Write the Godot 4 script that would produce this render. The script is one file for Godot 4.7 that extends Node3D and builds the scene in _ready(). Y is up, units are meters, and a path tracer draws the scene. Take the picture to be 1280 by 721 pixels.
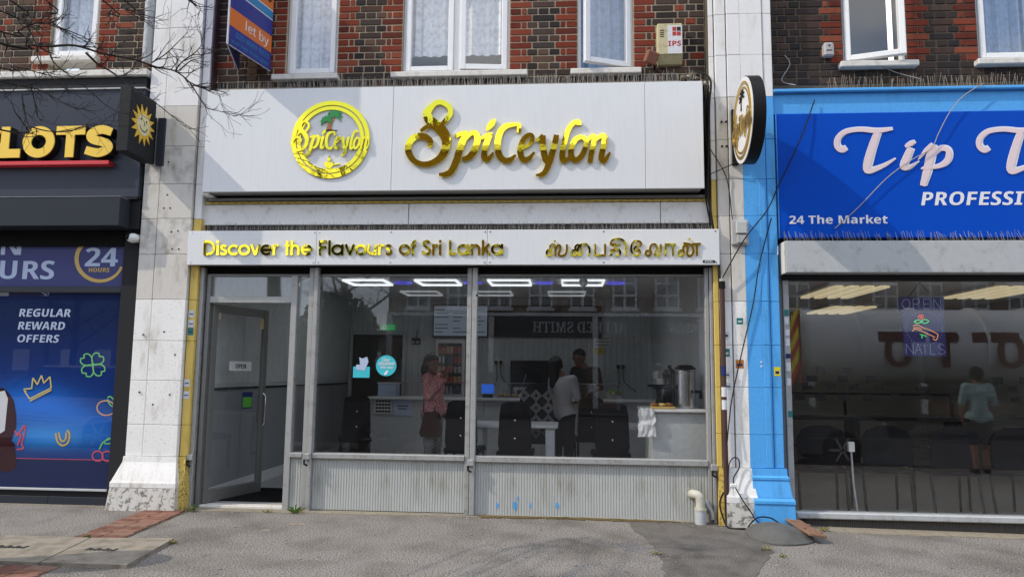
extends Node3D

# ---------- mesh builder ----------
class MB:
	var v := PackedVector3Array()
	var n := PackedVector3Array()
	var uv := PackedVector2Array()
	func tri(a: Vector3, b: Vector3, c: Vector3) -> void:
		var nn := (c - a).cross(b - a).normalized()
		v.append_array([a, b, c])
		n.append_array([nn, nn, nn])
		uv.append_array([Vector2.ZERO, Vector2.ZERO, Vector2.ZERO])
	func tri_out(a: Vector3, b: Vector3, c: Vector3, ctr: Vector3) -> void:
		if (c - a).cross(b - a).dot((a + b + c) / 3.0 - ctr) < 0.0:
			tri(a, c, b)
		else:
			tri(a, b, c)
	func quad(a: Vector3, b: Vector3, c: Vector3, d: Vector3) -> void:
		tri(a, b, c)
		tri(a, c, d)
	func quad_out(a: Vector3, b: Vector3, c: Vector3, d: Vector3, ctr: Vector3) -> void:
		tri_out(a, b, c, ctr)
		tri_out(a, c, d, ctr)
	func tris(a: Vector3, b: Vector3, c: Vector3, na: Vector3, nb: Vector3, nc: Vector3) -> void:
		if (c - a).cross(b - a).dot(na + nb + nc) < 0.0:
			v.append_array([a, c, b])
			n.append_array([na, nc, nb])
		else:
			v.append_array([a, b, c])
			n.append_array([na, nb, nc])
		uv.append_array([Vector2.ZERO, Vector2.ZERO, Vector2.ZERO])
	func quad_uv(a: Vector3, b: Vector3, c: Vector3, d: Vector3) -> void: # a bottom-left, b top-left, c top-right, d bottom-right
		var nn := (c - a).cross(b - a).normalized()
		v.append_array([a, b, c, a, c, d])
		n.append_array([nn, nn, nn, nn, nn, nn])
		uv.append_array([Vector2(0, 1), Vector2(0, 0), Vector2(1, 0), Vector2(0, 1), Vector2(1, 0), Vector2(1, 1)])
	func box(lo: Vector3, hi: Vector3, b := 0.0) -> void:
		var c := (lo + hi) / 2.0
		var h := (hi - lo).abs() / 2.0
		b = minf(b, minf(h.x, minf(h.y, h.z)) * 0.45)
		for ax in 3:
			var p := (ax + 1) % 3
			var q := (ax + 2) % 3
			for s in [-1.0, 1.0]:
				var pts := []
				for k in [[-1.0, -1.0], [1.0, -1.0], [1.0, 1.0], [-1.0, 1.0]]:
					var w := Vector3.ZERO
					w[ax] = s * h[ax]
					w[p] = k[0] * (h[p] - b)
					w[q] = k[1] * (h[q] - b)
					pts.append(c + w)
				quad_out(pts[0], pts[1], pts[2], pts[3], c)
		if b <= 0.0:
			return
		for ax in 3:
			var p := (ax + 1) % 3
			var q := (ax + 2) % 3
			for s in [-1.0, 1.0]:
				for t in [-1.0, 1.0]:
					var pts := []
					for k in [[-1.0, 0], [1.0, 0], [1.0, 1], [-1.0, 1]]:
						var w := Vector3.ZERO
						w[ax] = k[0] * (h[ax] - b)
						w[p] = s * (h[p] - (b if k[1] == 1 else 0.0))
						w[q] = t * (h[q] - (b if k[1] == 0 else 0.0))
						pts.append(c + w)
					quad_out(pts[0], pts[1], pts[2], pts[3], c)
		for s in [-1.0, 1.0]:
			for t in [-1.0, 1.0]:
				for u in [-1.0, 1.0]:
					var sg := Vector3(s, t, u)
					var e := h - Vector3(b, b, b)
					tri_out(c + sg * Vector3(h.x, e.y, e.z), c + sg * Vector3(e.x, h.y, e.z), c + sg * Vector3(e.x, e.y, h.z), c)
	func bar(a: Vector3, b: Vector3, w: float, d: float, up := Vector3.UP) -> void:
		var t := (b - a).normalized()
		var s := t.cross(up)
		s = s.normalized() if s.length() > 0.01 else t.cross(Vector3.RIGHT).normalized()
		var u := s.cross(t).normalized()
		var P := []
		for e in [a, b]:
			for k in [[-1, -1], [1, -1], [1, 1], [-1, 1]]:
				P.append(e + s * (w / 2.0 * k[0]) + u * (d / 2.0 * k[1]))
		var c := (a + b) / 2.0
		quad_out(P[0], P[1], P[2], P[3], c)
		quad_out(P[4], P[5], P[6], P[7], c)
		for i in 4:
			var j := (i + 1) % 4
			quad_out(P[i], P[j], P[4 + j], P[4 + i], c)
	func tube(pts: Array, r0, sides := 6, caps := true) -> void:
		var rings := []
		var m := pts.size()
		var ref := Vector3(0.31, 0.87, 0.38).normalized()
		for i in m:
			var t: Vector3 = (pts[mini(i + 1, m - 1)] - pts[maxi(i - 1, 0)]).normalized()
			var s := t.cross(ref)
			if s.length() < 0.05:
				s = t.cross(Vector3(1, 0.1, 0))
			s = s.normalized()
			var u := s.cross(t).normalized()
			ref = u
			var r: float = r0[i] if r0 is Array else r0
			var ring := []
			for k in sides:
				var a := TAU * k / sides
				ring.append([pts[i] + (s * cos(a) + u * sin(a)) * r, s * cos(a) + u * sin(a)])
			rings.append(ring)
		for i in m - 1:
			for k in sides:
				var j := (k + 1) % sides
				var A = rings[i][k]
				var B = rings[i][j]
				var C = rings[i + 1][j]
				var D = rings[i + 1][k]
				tris(A[0], B[0], C[0], A[1], B[1], C[1])
				tris(A[0], C[0], D[0], A[1], C[1], D[1])
		if caps:
			for e in [0, m - 1]:
				var ctr: Vector3 = pts[e]
				var inn: Vector3 = pts[1] if e == 0 else pts[m - 2]
				for k in sides:
					tri_out(ctr, rings[e][k][0], rings[e][(k + 1) % sides][0], inn)
	func lathe(prof: Array, at: Vector3, sides := 20) -> void: # prof: [radius, height]
		for i in prof.size() - 1:
			var p0 = prof[i]
			var p1 = prof[i + 1]
			var sl := Vector2(p1[1] - p0[1], -(p1[0] - p0[0])).normalized()
			for k in sides:
				var a := TAU * k / sides
				var b := TAU * (k + 1) / sides
				var da := Vector3(cos(a), 0, sin(a))
				var db := Vector3(cos(b), 0, sin(b))
				var na := (da * sl.x + Vector3.UP * sl.y).normalized()
				var nb := (db * sl.x + Vector3.UP * sl.y).normalized()
				var A: Vector3 = at + da * p0[0] + Vector3.UP * p0[1]
				var B: Vector3 = at + db * p0[0] + Vector3.UP * p0[1]
				var C: Vector3 = at + db * p1[0] + Vector3.UP * p1[1]
				var D: Vector3 = at + da * p1[0] + Vector3.UP * p1[1]
				if p0[0] > 1e-5:
					tris(A, B, C, na, nb, nb)
				if p1[0] > 1e-5:
					tris(A, C, D, na, nb, na)
	func ball(at: Vector3, r: Vector3, nu := 14, nv := 9) -> void:
		var P := func(i: int, j: int) -> Vector3:
			var a := TAU * i / nu
			var b := PI * j / nv
			return Vector3(sin(b) * cos(a), cos(b), sin(b) * sin(a))
		for i in nu:
			for j in nv:
				var A: Vector3 = P.call(i, j)
				var B: Vector3 = P.call(i + 1, j)
				var C: Vector3 = P.call(i + 1, j + 1)
				var D: Vector3 = P.call(i, j + 1)
				if j > 0:
					tris(at + A * r, at + B * r, at + C * r, (A / r).normalized(), (B / r).normalized(), (C / r).normalized())
				if j < nv - 1:
					tris(at + A * r, at + C * r, at + D * r, (A / r).normalized(), (C / r).normalized(), (D / r).normalized())
	func poly(pts: PackedVector2Array, z0: float, z1: float) -> void:
		var idx := Geometry2D.triangulate_polygon(pts)
		for k in range(0, idx.size(), 3):
			var a := pts[idx[k]]
			var b := pts[idx[k + 1]]
			var c := pts[idx[k + 2]]
			if (b - a).cross(c - a) > 0:
				var t := b
				b = c
				c = t
			tri(Vector3(a.x, a.y, z1), Vector3(b.x, b.y, z1), Vector3(c.x, c.y, z1))
			tri(Vector3(a.x, a.y, z0), Vector3(c.x, c.y, z0), Vector3(b.x, b.y, z0))
		var cw := Geometry2D.is_polygon_clockwise(pts)
		for k in pts.size():
			var p := pts[k]
			var q := pts[(k + 1) % pts.size()]
			if cw:
				quad(Vector3(p.x, p.y, z0), Vector3(p.x, p.y, z1), Vector3(q.x, q.y, z1), Vector3(q.x, q.y, z0))
			else:
				quad(Vector3(q.x, q.y, z0), Vector3(q.x, q.y, z1), Vector3(p.x, p.y, z1), Vector3(p.x, p.y, z0))
	# strokes: points [x, y, width]; smoothed, extruded from z0 to z1
	func stroke(raw: Array, z0: float, z1: float, sub := 5, closed := false, smooth := true) -> void:
		var P := []
		var m := raw.size()
		if smooth and m > 2:
			for i in (m if closed else m - 1):
				var p0 = raw[posmod(i - 1, m)] if closed else raw[maxi(i - 1, 0)]
				var p1 = raw[i]
				var p2 = raw[(i + 1) % m]
				var p3 = raw[(i + 2) % m] if closed else raw[mini(i + 2, m - 1)]
				for k in sub:
					var t := float(k) / sub
					var q := []
					for d in 3:
						var a: float = p0[d]
						var b: float = p1[d]
						var c: float = p2[d]
						var e: float = p3[d]
						q.append(0.5 * (2 * b + (c - a) * t + (2 * a - 5 * b + 4 * c - e) * t * t + (3 * b - a - 3 * c + e) * t * t * t))
					P.append(q)
			if not closed:
				P.append(raw[m - 1])
		else:
			P = raw
		var L := []
		var R := []
		var cnt := P.size()
		for i in cnt:
			var a = P[posmod(i - 1, cnt)] if closed else P[maxi(i - 1, 0)]
			var b = P[(i + 1) % cnt] if closed else P[mini(i + 1, cnt - 1)]
			var t := Vector2(b[0] - a[0], b[1] - a[1]).normalized()
			var nr: Vector2 = Vector2(-t.y, t.x) * (P[i][2] / 2.0)
			var zz := z1 + 0.0006 * i / cnt
			L.append(Vector3(P[i][0] + nr.x, P[i][1] + nr.y, zz))
			R.append(Vector3(P[i][0] - nr.x, P[i][1] - nr.y, zz))
		var down := func(q: Vector3) -> Vector3: return Vector3(q.x, q.y, z0)
		for i in (cnt if closed else cnt - 1):
			var j := (i + 1) % cnt
			quad(L[i], L[j], R[j], R[i])
			quad(down.call(L[j]), L[j], L[i], down.call(L[i]))
			quad(down.call(R[i]), R[i], R[j], down.call(R[j]))
		if not closed:
			quad(down.call(L[0]), L[0], R[0], down.call(R[0]))
			quad(down.call(R[cnt - 1]), R[cnt - 1], L[cnt - 1], down.call(L[cnt - 1]))
	func add(m: Mesh, xf: Transform3D) -> void:
		for s in m.get_surface_count():
			var ar := m.surface_get_arrays(s)
			var vs: PackedVector3Array = ar[Mesh.ARRAY_VERTEX]
			var ns: PackedVector3Array = ar[Mesh.ARRAY_NORMAL]
			var ix: PackedInt32Array = ar[Mesh.ARRAY_INDEX] if ar[Mesh.ARRAY_INDEX] != null else PackedInt32Array(range(vs.size()))
			for i in ix:
				v.append(xf * vs[i])
				n.append((xf.basis * ns[i]).normalized())
				uv.append(Vector2.ZERO)
	func mesh() -> ArrayMesh:
		var a := []
		a.resize(Mesh.ARRAY_MAX)
		a[Mesh.ARRAY_VERTEX] = v
		a[Mesh.ARRAY_NORMAL] = n
		a[Mesh.ARRAY_TEX_UV] = uv
		var m := ArrayMesh.new()
		if v.size():
			m.add_surface_from_arrays(Mesh.PRIMITIVE_TRIANGLES, a)
		return m

# ---------- scene helpers ----------
var M := {}
var box_cache := {}
var taken := {}
var rng := RandomNumberGenerator.new()

func numbered(called: String) -> String:
	taken[called] = taken.get(called, -1) + 1
	return called if taken[called] == 0 else "%s_%03d" % [called, taken[called]]

func thing(called: String, label: String, category: String, group := "", kind := "") -> Node3D:
	var o := Node3D.new()
	o.name = numbered(called)
	add_child(o)
	tag(o, label, category, group, kind)
	return o

func tag(o: Node, label := "", category := "", group := "", kind := "") -> void:
	if label: o.set_meta("label", label)
	if category: o.set_meta("category", category)
	if group: o.set_meta("group", group)
	if kind: o.set_meta("kind", kind)

func obj(called: String, mesh: Mesh, m: Material, parent: Node = null, at := Vector3.ZERO) -> MeshInstance3D:
	var o := MeshInstance3D.new()
	o.mesh = mesh
	o.material_override = m
	o.position = at
	if parent == null or parent == self:
		o.name = numbered(called)
		add_child(o)
	else:
		o.name = called
		parent.add_child(o, true)
	return o

func struct(called: String, mesh: Mesh, m: Material, label := "", at := Vector3.ZERO) -> MeshInstance3D:
	var o := obj(called, mesh, m, self, at)
	o.set_meta("kind", "structure")
	if label: o.set_meta("label", label)
	return o

func box_mesh(s: Vector3, b: float) -> ArrayMesh:
	var key := "%.4f %.4f %.4f %.4f" % [s.x, s.y, s.z, b]
	if not box_cache.has(key):
		var g := MB.new()
		g.box(-s / 2.0, s / 2.0, b)
		box_cache[key] = g.mesh()
	return box_cache[key]

# a chamfered box from x0..x1, y0..y1, z0..z1
func bx(called: String, x0: float, x1: float, y0: float, y1: float, z0: float, z1: float, m: Material, parent: Node = null, b := 0.003) -> MeshInstance3D:
	return obj(called, box_mesh(Vector3(x1 - x0, y1 - y0, z1 - z0), b), m, parent, Vector3((x0 + x1) / 2.0, (y0 + y1) / 2.0, (z0 + z1) / 2.0))

func tube_obj(called: String, pts: Array, r, m: Material, parent: Node = null, sides := 6) -> MeshInstance3D:
	var g := MB.new()
	g.tube(pts, r, sides)
	return obj(called, g.mesh(), m, parent)

func curve3(pts: Array, sub := 6) -> Array:
	var out := []
	var m := pts.size()
	for i in m - 1:
		var a: Vector3 = pts[maxi(i - 1, 0)]
		var b: Vector3 = pts[i]
		var c: Vector3 = pts[i + 1]
		var d: Vector3 = pts[mini(i + 2, m - 1)]
		for k in sub:
			out.append(b.cubic_interpolate(c, a, d, float(k) / sub))
	out.append(pts[m - 1])
	return out

func text_obj(called: String, s: String, bold: bool, height: float, depth: float, m: Material, parent: Node, at: Vector3, width := 0.0, shear := 0.0, serif := false) -> MeshInstance3D:
	var f := SystemFont.new()
	f.font_names = PackedStringArray(["Droid Serif" if serif else "Droid Sans"])
	f.font_weight = 700 if bold else 400
	var t := TextMesh.new()
	t.text = s
	t.font = f
	t.font_size = 64
	t.pixel_size = 0.01
	t.depth = 0.1
	t.curve_step = 4.0
	var ar := t.get_mesh_arrays()
	var vs: PackedVector3Array = ar[Mesh.ARRAY_VERTEX]
	var lo := Vector3(1e9, 1e9, 1e9)
	var hi := -lo
	for p in vs:
		lo = lo.min(p)
		hi = hi.max(p)
	var sy := height / (hi.y - lo.y)
	var sx := width / (hi.x - lo.x) if width > 0.0 else sy
	var g := MB.new()
	var xf := Transform3D(Basis(Vector3(sx, 0, 0), Vector3(shear * sy, sy, 0), Vector3(0, 0, depth / 0.1)), Vector3.ZERO)
	xf.origin = -(xf * Vector3(lo.x, lo.y, (lo.z + hi.z) / 2.0))
	var nb := xf.basis.inverse().transposed()
	var ns: PackedVector3Array = ar[Mesh.ARRAY_NORMAL]
	var ix: PackedInt32Array = ar[Mesh.ARRAY_INDEX] if ar[Mesh.ARRAY_INDEX] != null else PackedInt32Array(range(vs.size()))
	for i in ix:
		g.v.append(xf * vs[i])
		g.n.append((nb * ns[i]).normalized())
		g.uv.append(Vector2.ZERO)
	return obj(called, g.mesh(), m, parent, at)

# ---------- textures and materials ----------
var T := {}
func noise_tex(key: String, sd: int, freq: float, stops: Array, size := 512, type := FastNoiseLite.TYPE_SIMPLEX_SMOOTH, oct := 4, gain := 0.5) -> void:
	var f := FastNoiseLite.new()
	f.seed = sd
	f.frequency = freq
	f.noise_type = type
	f.fractal_octaves = oct
	f.fractal_gain = gain
	f.fractal_type = FastNoiseLite.FRACTAL_FBM if oct > 1 else FastNoiseLite.FRACTAL_NONE
	var im := f.get_seamless_image(size, size)
	var lut := []
	for i in 256:
		var t := i / 255.0
		var c: Color = stops[0][1]
		for k in stops.size() - 1:
			if t >= stops[k][0]:
				c = stops[k][1].lerp(stops[k + 1][1], clampf((t - stops[k][0]) / maxf(1e-4, stops[k + 1][0] - stops[k][0]), 0, 1))
		c = c.linear_to_srgb()
		lut.append([c.r8, c.g8, c.b8])
	im.convert(Image.FORMAT_L8)
	var src := im.get_data()
	var dst := PackedByteArray()
	dst.resize(size * size * 3)
	for i in src.size():
		var c = lut[src[i]]
		dst[i * 3] = c[0]
		dst[i * 3 + 1] = c[1]
		dst[i * 3 + 2] = c[2]
	T[key] = ImageTexture.create_from_image(Image.create_from_data(size, size, false, Image.FORMAT_RGB8, dst))

func g1(x: float) -> Color:
	return Color(x, x, x)

func mk(key: String, c: Color, rough: float, o := {}) -> StandardMaterial3D:
	var m := StandardMaterial3D.new()
	m.resource_name = key
	m.albedo_color = c.linear_to_srgb()
	m.roughness = rough
	m.metallic = o.get("metal", 0.0)
	m.metallic_specular = o.get("spec", 0.5 if rough < 0.42 else 0.28)
	if o.has("tex"):
		m.albedo_texture = T[o.tex]
		m.uv1_triplanar = true
		m.uv1_world_triplanar = o.get("world", true)
		var s: float = o.get("ts", 1.0)
		m.uv1_scale = Vector3(s, s * o.get("tsy", 1.0), s)
	if o.has("tri"):
		m.uv1_triplanar = true
		m.uv1_world_triplanar = true
		m.uv1_scale = Vector3.ONE * o.tri
	if o.has("tex2"):
		m.detail_enabled = true
		m.detail_blend_mode = BaseMaterial3D.BLEND_MODE_MUL
		m.detail_albedo = T[o.tex2]
		m.detail_uv_layer = BaseMaterial3D.DETAIL_UV_2
		m.uv2_triplanar = true
		m.uv2_world_triplanar = o.get("world", true)
		var s2: float = o.get("ts2", 0.4)
		m.uv2_scale = Vector3(s2, s2 * o.get("tsy2", 1.0), s2)
	if o.has("bump"):
		m.heightmap_enabled = true
		m.heightmap_texture = T[o.bump]
		m.heightmap_scale = o.get("bs", 0.3)
	if o.has("coat"):
		m.clearcoat_enabled = true
		m.clearcoat = o.coat
		m.clearcoat_roughness = o.get("cr", 0.1)
	if o.has("alpha"):
		m.transparency = BaseMaterial3D.TRANSPARENCY_ALPHA
		m.albedo_color.a = o.alpha
	if o.has("glow"):
		m.emission_enabled = true
		m.emission = c.linear_to_srgb()
		m.emission_energy_multiplier = o.glow
	M[key] = m
	return m

func setup_materials() -> void:
	noise_tex("fine", 3, 0.06, [[0.0, g1(0.72)], [0.45, g1(0.9)], [1.0, g1(1.0)]])
	noise_tex("blotch", 5, 0.012, [[0.0, g1(0.62)], [0.35, g1(0.85)], [0.6, g1(1.0)], [1.0, g1(1.0)]], 512, FastNoiseLite.TYPE_SIMPLEX_SMOOTH, 5)
	noise_tex("stain", 9, 0.007, [[0.0, Color(0.6, 0.56, 0.5)], [0.16, Color(0.8, 0.78, 0.74)], [0.32, Color(0.93, 0.92, 0.91)], [0.5, Color(1, 1, 1)], [1.0, Color(1, 1, 1)]], 512, FastNoiseLite.TYPE_SIMPLEX_SMOOTH, 6, 0.62)
	noise_tex("speck", 11, 0.17, [[0.0, g1(0.12)], [0.28, g1(0.33)], [0.45, g1(0.62)], [0.58, g1(0.84)], [0.72, g1(1.0)], [1.0, Color(1.0, 0.98, 0.95)]], 1024, FastNoiseLite.TYPE_SIMPLEX, 3)
	noise_tex("grit", 17, 0.2, [[0.0, g1(0.0)], [1.0, g1(1.0)]], 512, FastNoiseLite.TYPE_SIMPLEX, 3)
	noise_tex("patch", 13, 0.008, [[0.0, Color(0.6, 0.58, 0.56)], [0.4, Color(0.85, 0.84, 0.83)], [0.62, g1(1.0)], [1.0, Color(1.0, 0.98, 0.95)]], 512, FastNoiseLite.TYPE_SIMPLEX_SMOOTH, 5)
	noise_tex("streak", 21, 0.02, [[0.0, g1(0.95)], [0.35, g1(0.985)], [0.6, g1(1.0)], [1.0, g1(1.0)]], 512, FastNoiseLite.TYPE_SIMPLEX_SMOOTH, 4)
	noise_tex("peel", 27, 0.011, [[0.0, Color(0.22, 0.2, 0.18)], [0.36, Color(0.38, 0.35, 0.32)], [0.42, Color(0.95, 0.95, 0.94)], [1.0, Color(1, 1, 1)]], 512, FastNoiseLite.TYPE_SIMPLEX_SMOOTH, 6, 0.75)
	noise_tex("chip", 51, 0.035, [[0.0, Color(0.35, 0.35, 0.36)], [0.17, Color(0.5, 0.5, 0.5)], [0.22, g1(0.93)], [0.5, g1(1.0)], [1.0, g1(1.0)]], 1024, FastNoiseLite.TYPE_SIMPLEX_SMOOTH, 5, 0.68)
	noise_tex("rust", 31, 0.04, [[0.0, Color(0.12, 0.08, 0.06)], [0.5, Color(0.24, 0.14, 0.09)], [1.0, Color(0.33, 0.2, 0.13)]], 256)
	noise_tex("flower", 37, 0.07, [[0.0, Color(0.75, 0.55, 0.52)], [0.4, Color(0.6, 0.3, 0.3)], [0.48, Color(0.34, 0.05, 0.07)], [1.0, Color(0.3, 0.04, 0.06)]], 256, FastNoiseLite.TYPE_CELLULAR, 1)
	noise_tex("zig", 41, 0.1, [[0.0, g1(0.5)], [0.45, g1(0.4)], [0.5, g1(0.05)], [1.0, g1(0.03)]], 256, FastNoiseLite.TYPE_SIMPLEX, 2)
	noise_tex("bark", 43, 0.05, [[0.0, Color(0.5, 0.5, 0.5)], [1.0, Color(1, 1, 1)]], 256)
	noise_tex("tile", 47, 0.03, [[0.0, g1(0.85)], [1.0, g1(1.0)]], 256)

	mk("asphalt", Color(0.31, 0.287, 0.265), 0.93, {"tex": "speck", "ts": 0.3, "tex2": "patch", "ts2": 0.31, "bump": "grit", "bs": 0.45})
	mk("asphalt_new", Color(0.205, 0.189, 0.173), 0.93, {"tex": "speck", "ts": 0.45, "tex2": "patch", "ts2": 0.6, "bump": "grit", "bs": 0.3})
	mk("road", Color(0.075, 0.075, 0.078), 0.93, {"tex": "speck", "ts": 1.0, "tex2": "patch", "ts2": 0.2})
	mk("earth", Color(0.16, 0.15, 0.13), 0.95, {"tex": "blotch", "ts": 0.05})
	mk("cement", Color(0.42, 0.37, 0.29), 0.95, {"tex": "stain", "ts": 2.2, "tex2": "speck", "ts2": 2.0, "bump": "grit", "bs": 0.4})
	mk("slab", Color(0.42, 0.37, 0.3), 0.92, {"tex": "speck", "ts": 1.9, "tex2": "patch", "ts2": 1.1, "bump": "grit", "bs": 0.2})
	for k in 4:
		mk("paver%d" % k, [Color(0.25, 0.125, 0.09), Color(0.28, 0.15, 0.11), Color(0.2, 0.1, 0.075), Color(0.27, 0.165, 0.125)][k], 0.9, {"tex": "fine", "ts": 3.0, "tex2": "patch", "ts2": 2.0, "bump": "grit", "bs": 0.15})
	for k in 6:
		mk("red%d" % k, [Color(0.198, 0.041, 0.022), Color(0.232, 0.053, 0.029), Color(0.155, 0.033, 0.021), Color(0.206, 0.043, 0.026), Color(0.120, 0.029, 0.021), Color(0.249, 0.069, 0.039)][k], 0.88, {"tex": "fine", "ts": 4.0, "tex2": "stain", "ts2": 1.7, "bump": "grit", "bs": 0.12})
		mk("dark%d" % k, [Color(0.050, 0.037, 0.032), Color(0.077, 0.052, 0.043), Color(0.034, 0.027, 0.026), Color(0.084, 0.046, 0.034), Color(0.059, 0.045, 0.041), Color(0.112, 0.067, 0.048)][k], 0.8, {"tex": "fine", "ts": 4.0, "tex2": "stain", "ts2": 2.3, "bump": "grit", "bs": 0.12})
		mk("soot%d" % k, [Color(0.041, 0.031, 0.030), Color(0.054, 0.040, 0.034), Color(0.032, 0.028, 0.028), Color(0.068, 0.043, 0.037), Color(0.047, 0.036, 0.034), Color(0.078, 0.053, 0.044)][k], 0.85, {"tex": "fine", "ts": 4.0, "tex2": "stain", "ts2": 2.3, "bump": "grit", "bs": 0.12})
	mk("mortar", Color(0.46, 0.385, 0.28), 0.95, {"tex": "fine", "ts": 3.0, "tex2": "stain", "ts2": 0.9, "bump": "grit", "bs": 0.15})
	mk("mortar_dark", Color(0.13, 0.11, 0.085), 0.95, {"tex": "fine", "ts": 3.0, "tex2": "stain", "ts2": 0.9, "bump": "grit", "bs": 0.15})
	mk("wall_far", Color(0.17, 0.075, 0.055), 0.9, {"tex": "blotch", "ts": 0.6})
	mk("upvc", Color(0.78, 0.79, 0.8), 0.3, {"tex": "streak", "ts": 0.8, "spec": 0.5})
	mk("upvc_dirty", Color(0.66, 0.64, 0.6), 0.5, {"tex": "stain", "ts": 1.5})
	mk("stone", Color(0.66, 0.635, 0.59), 0.8, {"tsy": 0.35, "tex": "stain", "ts": 1.3, "tex2": "fine", "ts2": 2.6, "bump": "grit", "bs": 0.12})
	mk("stone_b", Color(0.62, 0.6, 0.56), 0.8, {"tsy": 0.35, "tex": "stain", "ts": 1.7, "tex2": "blotch", "ts2": 0.9, "bump": "grit", "bs": 0.12})
	mk("stone_pale", Color(0.75, 0.745, 0.74), 0.62, {"tex": "streak", "ts": 1.2, "tex2": "stain", "tsy2": 0.3, "ts2": 0.75})
	mk("white_paint", Color(0.8, 0.795, 0.78), 0.6, {"tsy": 0.35, "tex": "stain", "ts": 0.95, "tex2": "chip", "ts2": 0.8, "bump": "grit", "bs": 0.08})
	mk("white_peel", Color(0.66, 0.645, 0.61), 0.75, {"tex": "peel", "ts": 1.9, "tex2": "fine", "ts2": 3.0, "bump": "peel", "bs": 0.25})
	mk("yellow_paint", Color(0.76, 0.56, 0.15), 0.55, {"tsy": 0.35, "tex": "stain", "ts": 1.3, "tex2": "fine", "ts2": 3.0})
	mk("yellow_peel", Color(0.74, 0.55, 0.15), 0.65, {"tex": "peel", "ts": 4.1, "tex2": "fine", "ts2": 3.0})
	mk("blue_paint", Color(0.09, 0.375, 0.8), 0.45, {"tex": "chip", "ts": 0.9, "tex2": "stain", "tsy2": 0.3, "ts2": 0.8})
	mk("blue_sign", Color(0.002, 0.066, 0.47), 0.35, {"tex": "streak", "ts": 1.0, "tsy": 0.2, "spec": 0.2})
	mk("sign_white", Color(0.685, 0.7, 0.72), 0.32, {"tex": "streak", "ts": 2.0, "tsy": 0.08})
	mk("beam_white", Color(0.8, 0.8, 0.79), 0.6, {"tex": "stain", "ts": 1.1, "tex2": "streak", "tsy2": 0.3, "ts2": 2.2})
	mk("sign_side", Color(0.3, 0.3, 0.3), 0.5)
	mk("gold", Color(1.0, 0.8, 0.05), 0.015, {"metal": 1.0, "tri": 2.2, "bump": "blotch", "bs": 0.022})
	mk("gold_satin", Color(0.75, 0.52, 0.12), 0.25, {"metal": 1.0})
	mk("black_plastic", Color(0.012, 0.012, 0.013), 0.45, {"spec": 0.22})
	mk("cable", Color(0.016, 0.016, 0.017), 0.6)
	mk("cable_grey", Color(0.32, 0.31, 0.29), 0.6)
	mk("black_gap", Color(0.008, 0.008, 0.008), 0.9)
	mk("alu", Color(0.42, 0.425, 0.42), 0.45, {"metal": 0.25, "tex": "stain", "ts": 2.0, "tex2": "fine", "ts2": 4.0})
	mk("alu_dark", Color(0.2, 0.2, 0.19), 0.4, {"metal": 0.3, "tex": "fine", "ts": 2.0})
	mk("riser", Color(0.46, 0.475, 0.46), 0.6, {"tex": "streak", "ts": 1.6, "tex2": "stain", "tsy2": 0.3, "ts2": 0.8})
	mk("riser_dark", Color(0.1, 0.092, 0.085), 0.8, {"tex": "stain", "ts": 1.6, "tex2": "fine", "ts2": 3.0})
	mk("charcoal", Color(0.035, 0.04, 0.05), 0.38, {"tex": "streak", "ts": 1.0, "tsy": 0.3, "spec": 0.22})
	mk("charcoal_satin", Color(0.05, 0.058, 0.078), 0.3, {"tex": "streak", "ts": 1.0, "tsy": 0.3, "spec": 0.22})
	mk("charcoal_flat", Color(0.028, 0.029, 0.032), 0.6, {"tex": "fine", "ts": 1.5, "spec": 0.22})
	mk("letter_yellow", Color(0.85, 0.56, 0.05), 0.35)
	mk("red_bar", Color(0.6, 0.03, 0.04), 0.35)
	mk("sun_yellow", Color(0.8, 0.5, 0.04), 0.4)
	mk("sun_face", Color(0.75, 0.68, 0.4), 0.4)
	mk("vinyl_lilac", Color(0.075, 0.08, 0.2), 0.25, {"tex": "streak", "ts": 0.8, "spec": 0.15})
	mk("vinyl_navy", Color(0.008, 0.018, 0.075), 0.2, {"spec": 0.15})
	mk("print_pale", Color(0.42, 0.5, 0.68), 0.4)
	mk("print_gold", Color(0.55, 0.37, 0.09), 0.4)
	mk("print_green", Color(0.14, 0.5, 0.16), 0.4)
	mk("print_yellow", Color(0.62, 0.5, 0.16), 0.4)
	mk("print_orange", Color(0.6, 0.32, 0.16), 0.4)
	mk("print_red", Color(0.55, 0.06, 0.1), 0.4)
	mk("print_brown", Color(0.09, 0.05, 0.03), 0.4)
	mk("print_maroon", Color(0.035, 0.008, 0.012), 0.5, {"spec": 0.15})
	mk("print_white", Color(0.6, 0.6, 0.63), 0.5)
	mk("glass", Color(1, 1, 1), 0.0, {"alpha": 0.002, "spec": 0.5})
	mk("glass_dusty", Color(0.5, 0.5, 0.5), 0.0, {"alpha": 0.005, "spec": 0.5})
	mk("mirror_dark", Color(0.01, 0.01, 0.012), 0.02, {"spec": 0.7})
	mk("pipe_brown", Color(0.07, 0.04, 0.035), 0.5, {"tex": "stain", "ts": 3.0})
	mk("pipe_grey", Color(0.42, 0.44, 0.46), 0.45, {"tex": "stain", "ts": 2.0})
	mk("pipe_cream", Color(0.5, 0.49, 0.42), 0.5, {"tex": "stain", "ts": 6.0})
	mk("cream_box", Color(0.5, 0.45, 0.28), 0.5, {"tex": "stain", "ts": 3.0})
	mk("grey_box", Color(0.42, 0.42, 0.42), 0.5, {"tex": "stain", "ts": 4.0})
	mk("lamp_brown", Color(0.23, 0.1, 0.065), 0.5)
	mk("white_plastic", Color(0.72, 0.72, 0.7), 0.35)
	mk("spike", Color(0.34, 0.33, 0.31), 0.5)
	mk("nest", Color(0.2, 0.16, 0.1), 0.95, {"tex": "speck", "ts": 3.0})
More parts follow.
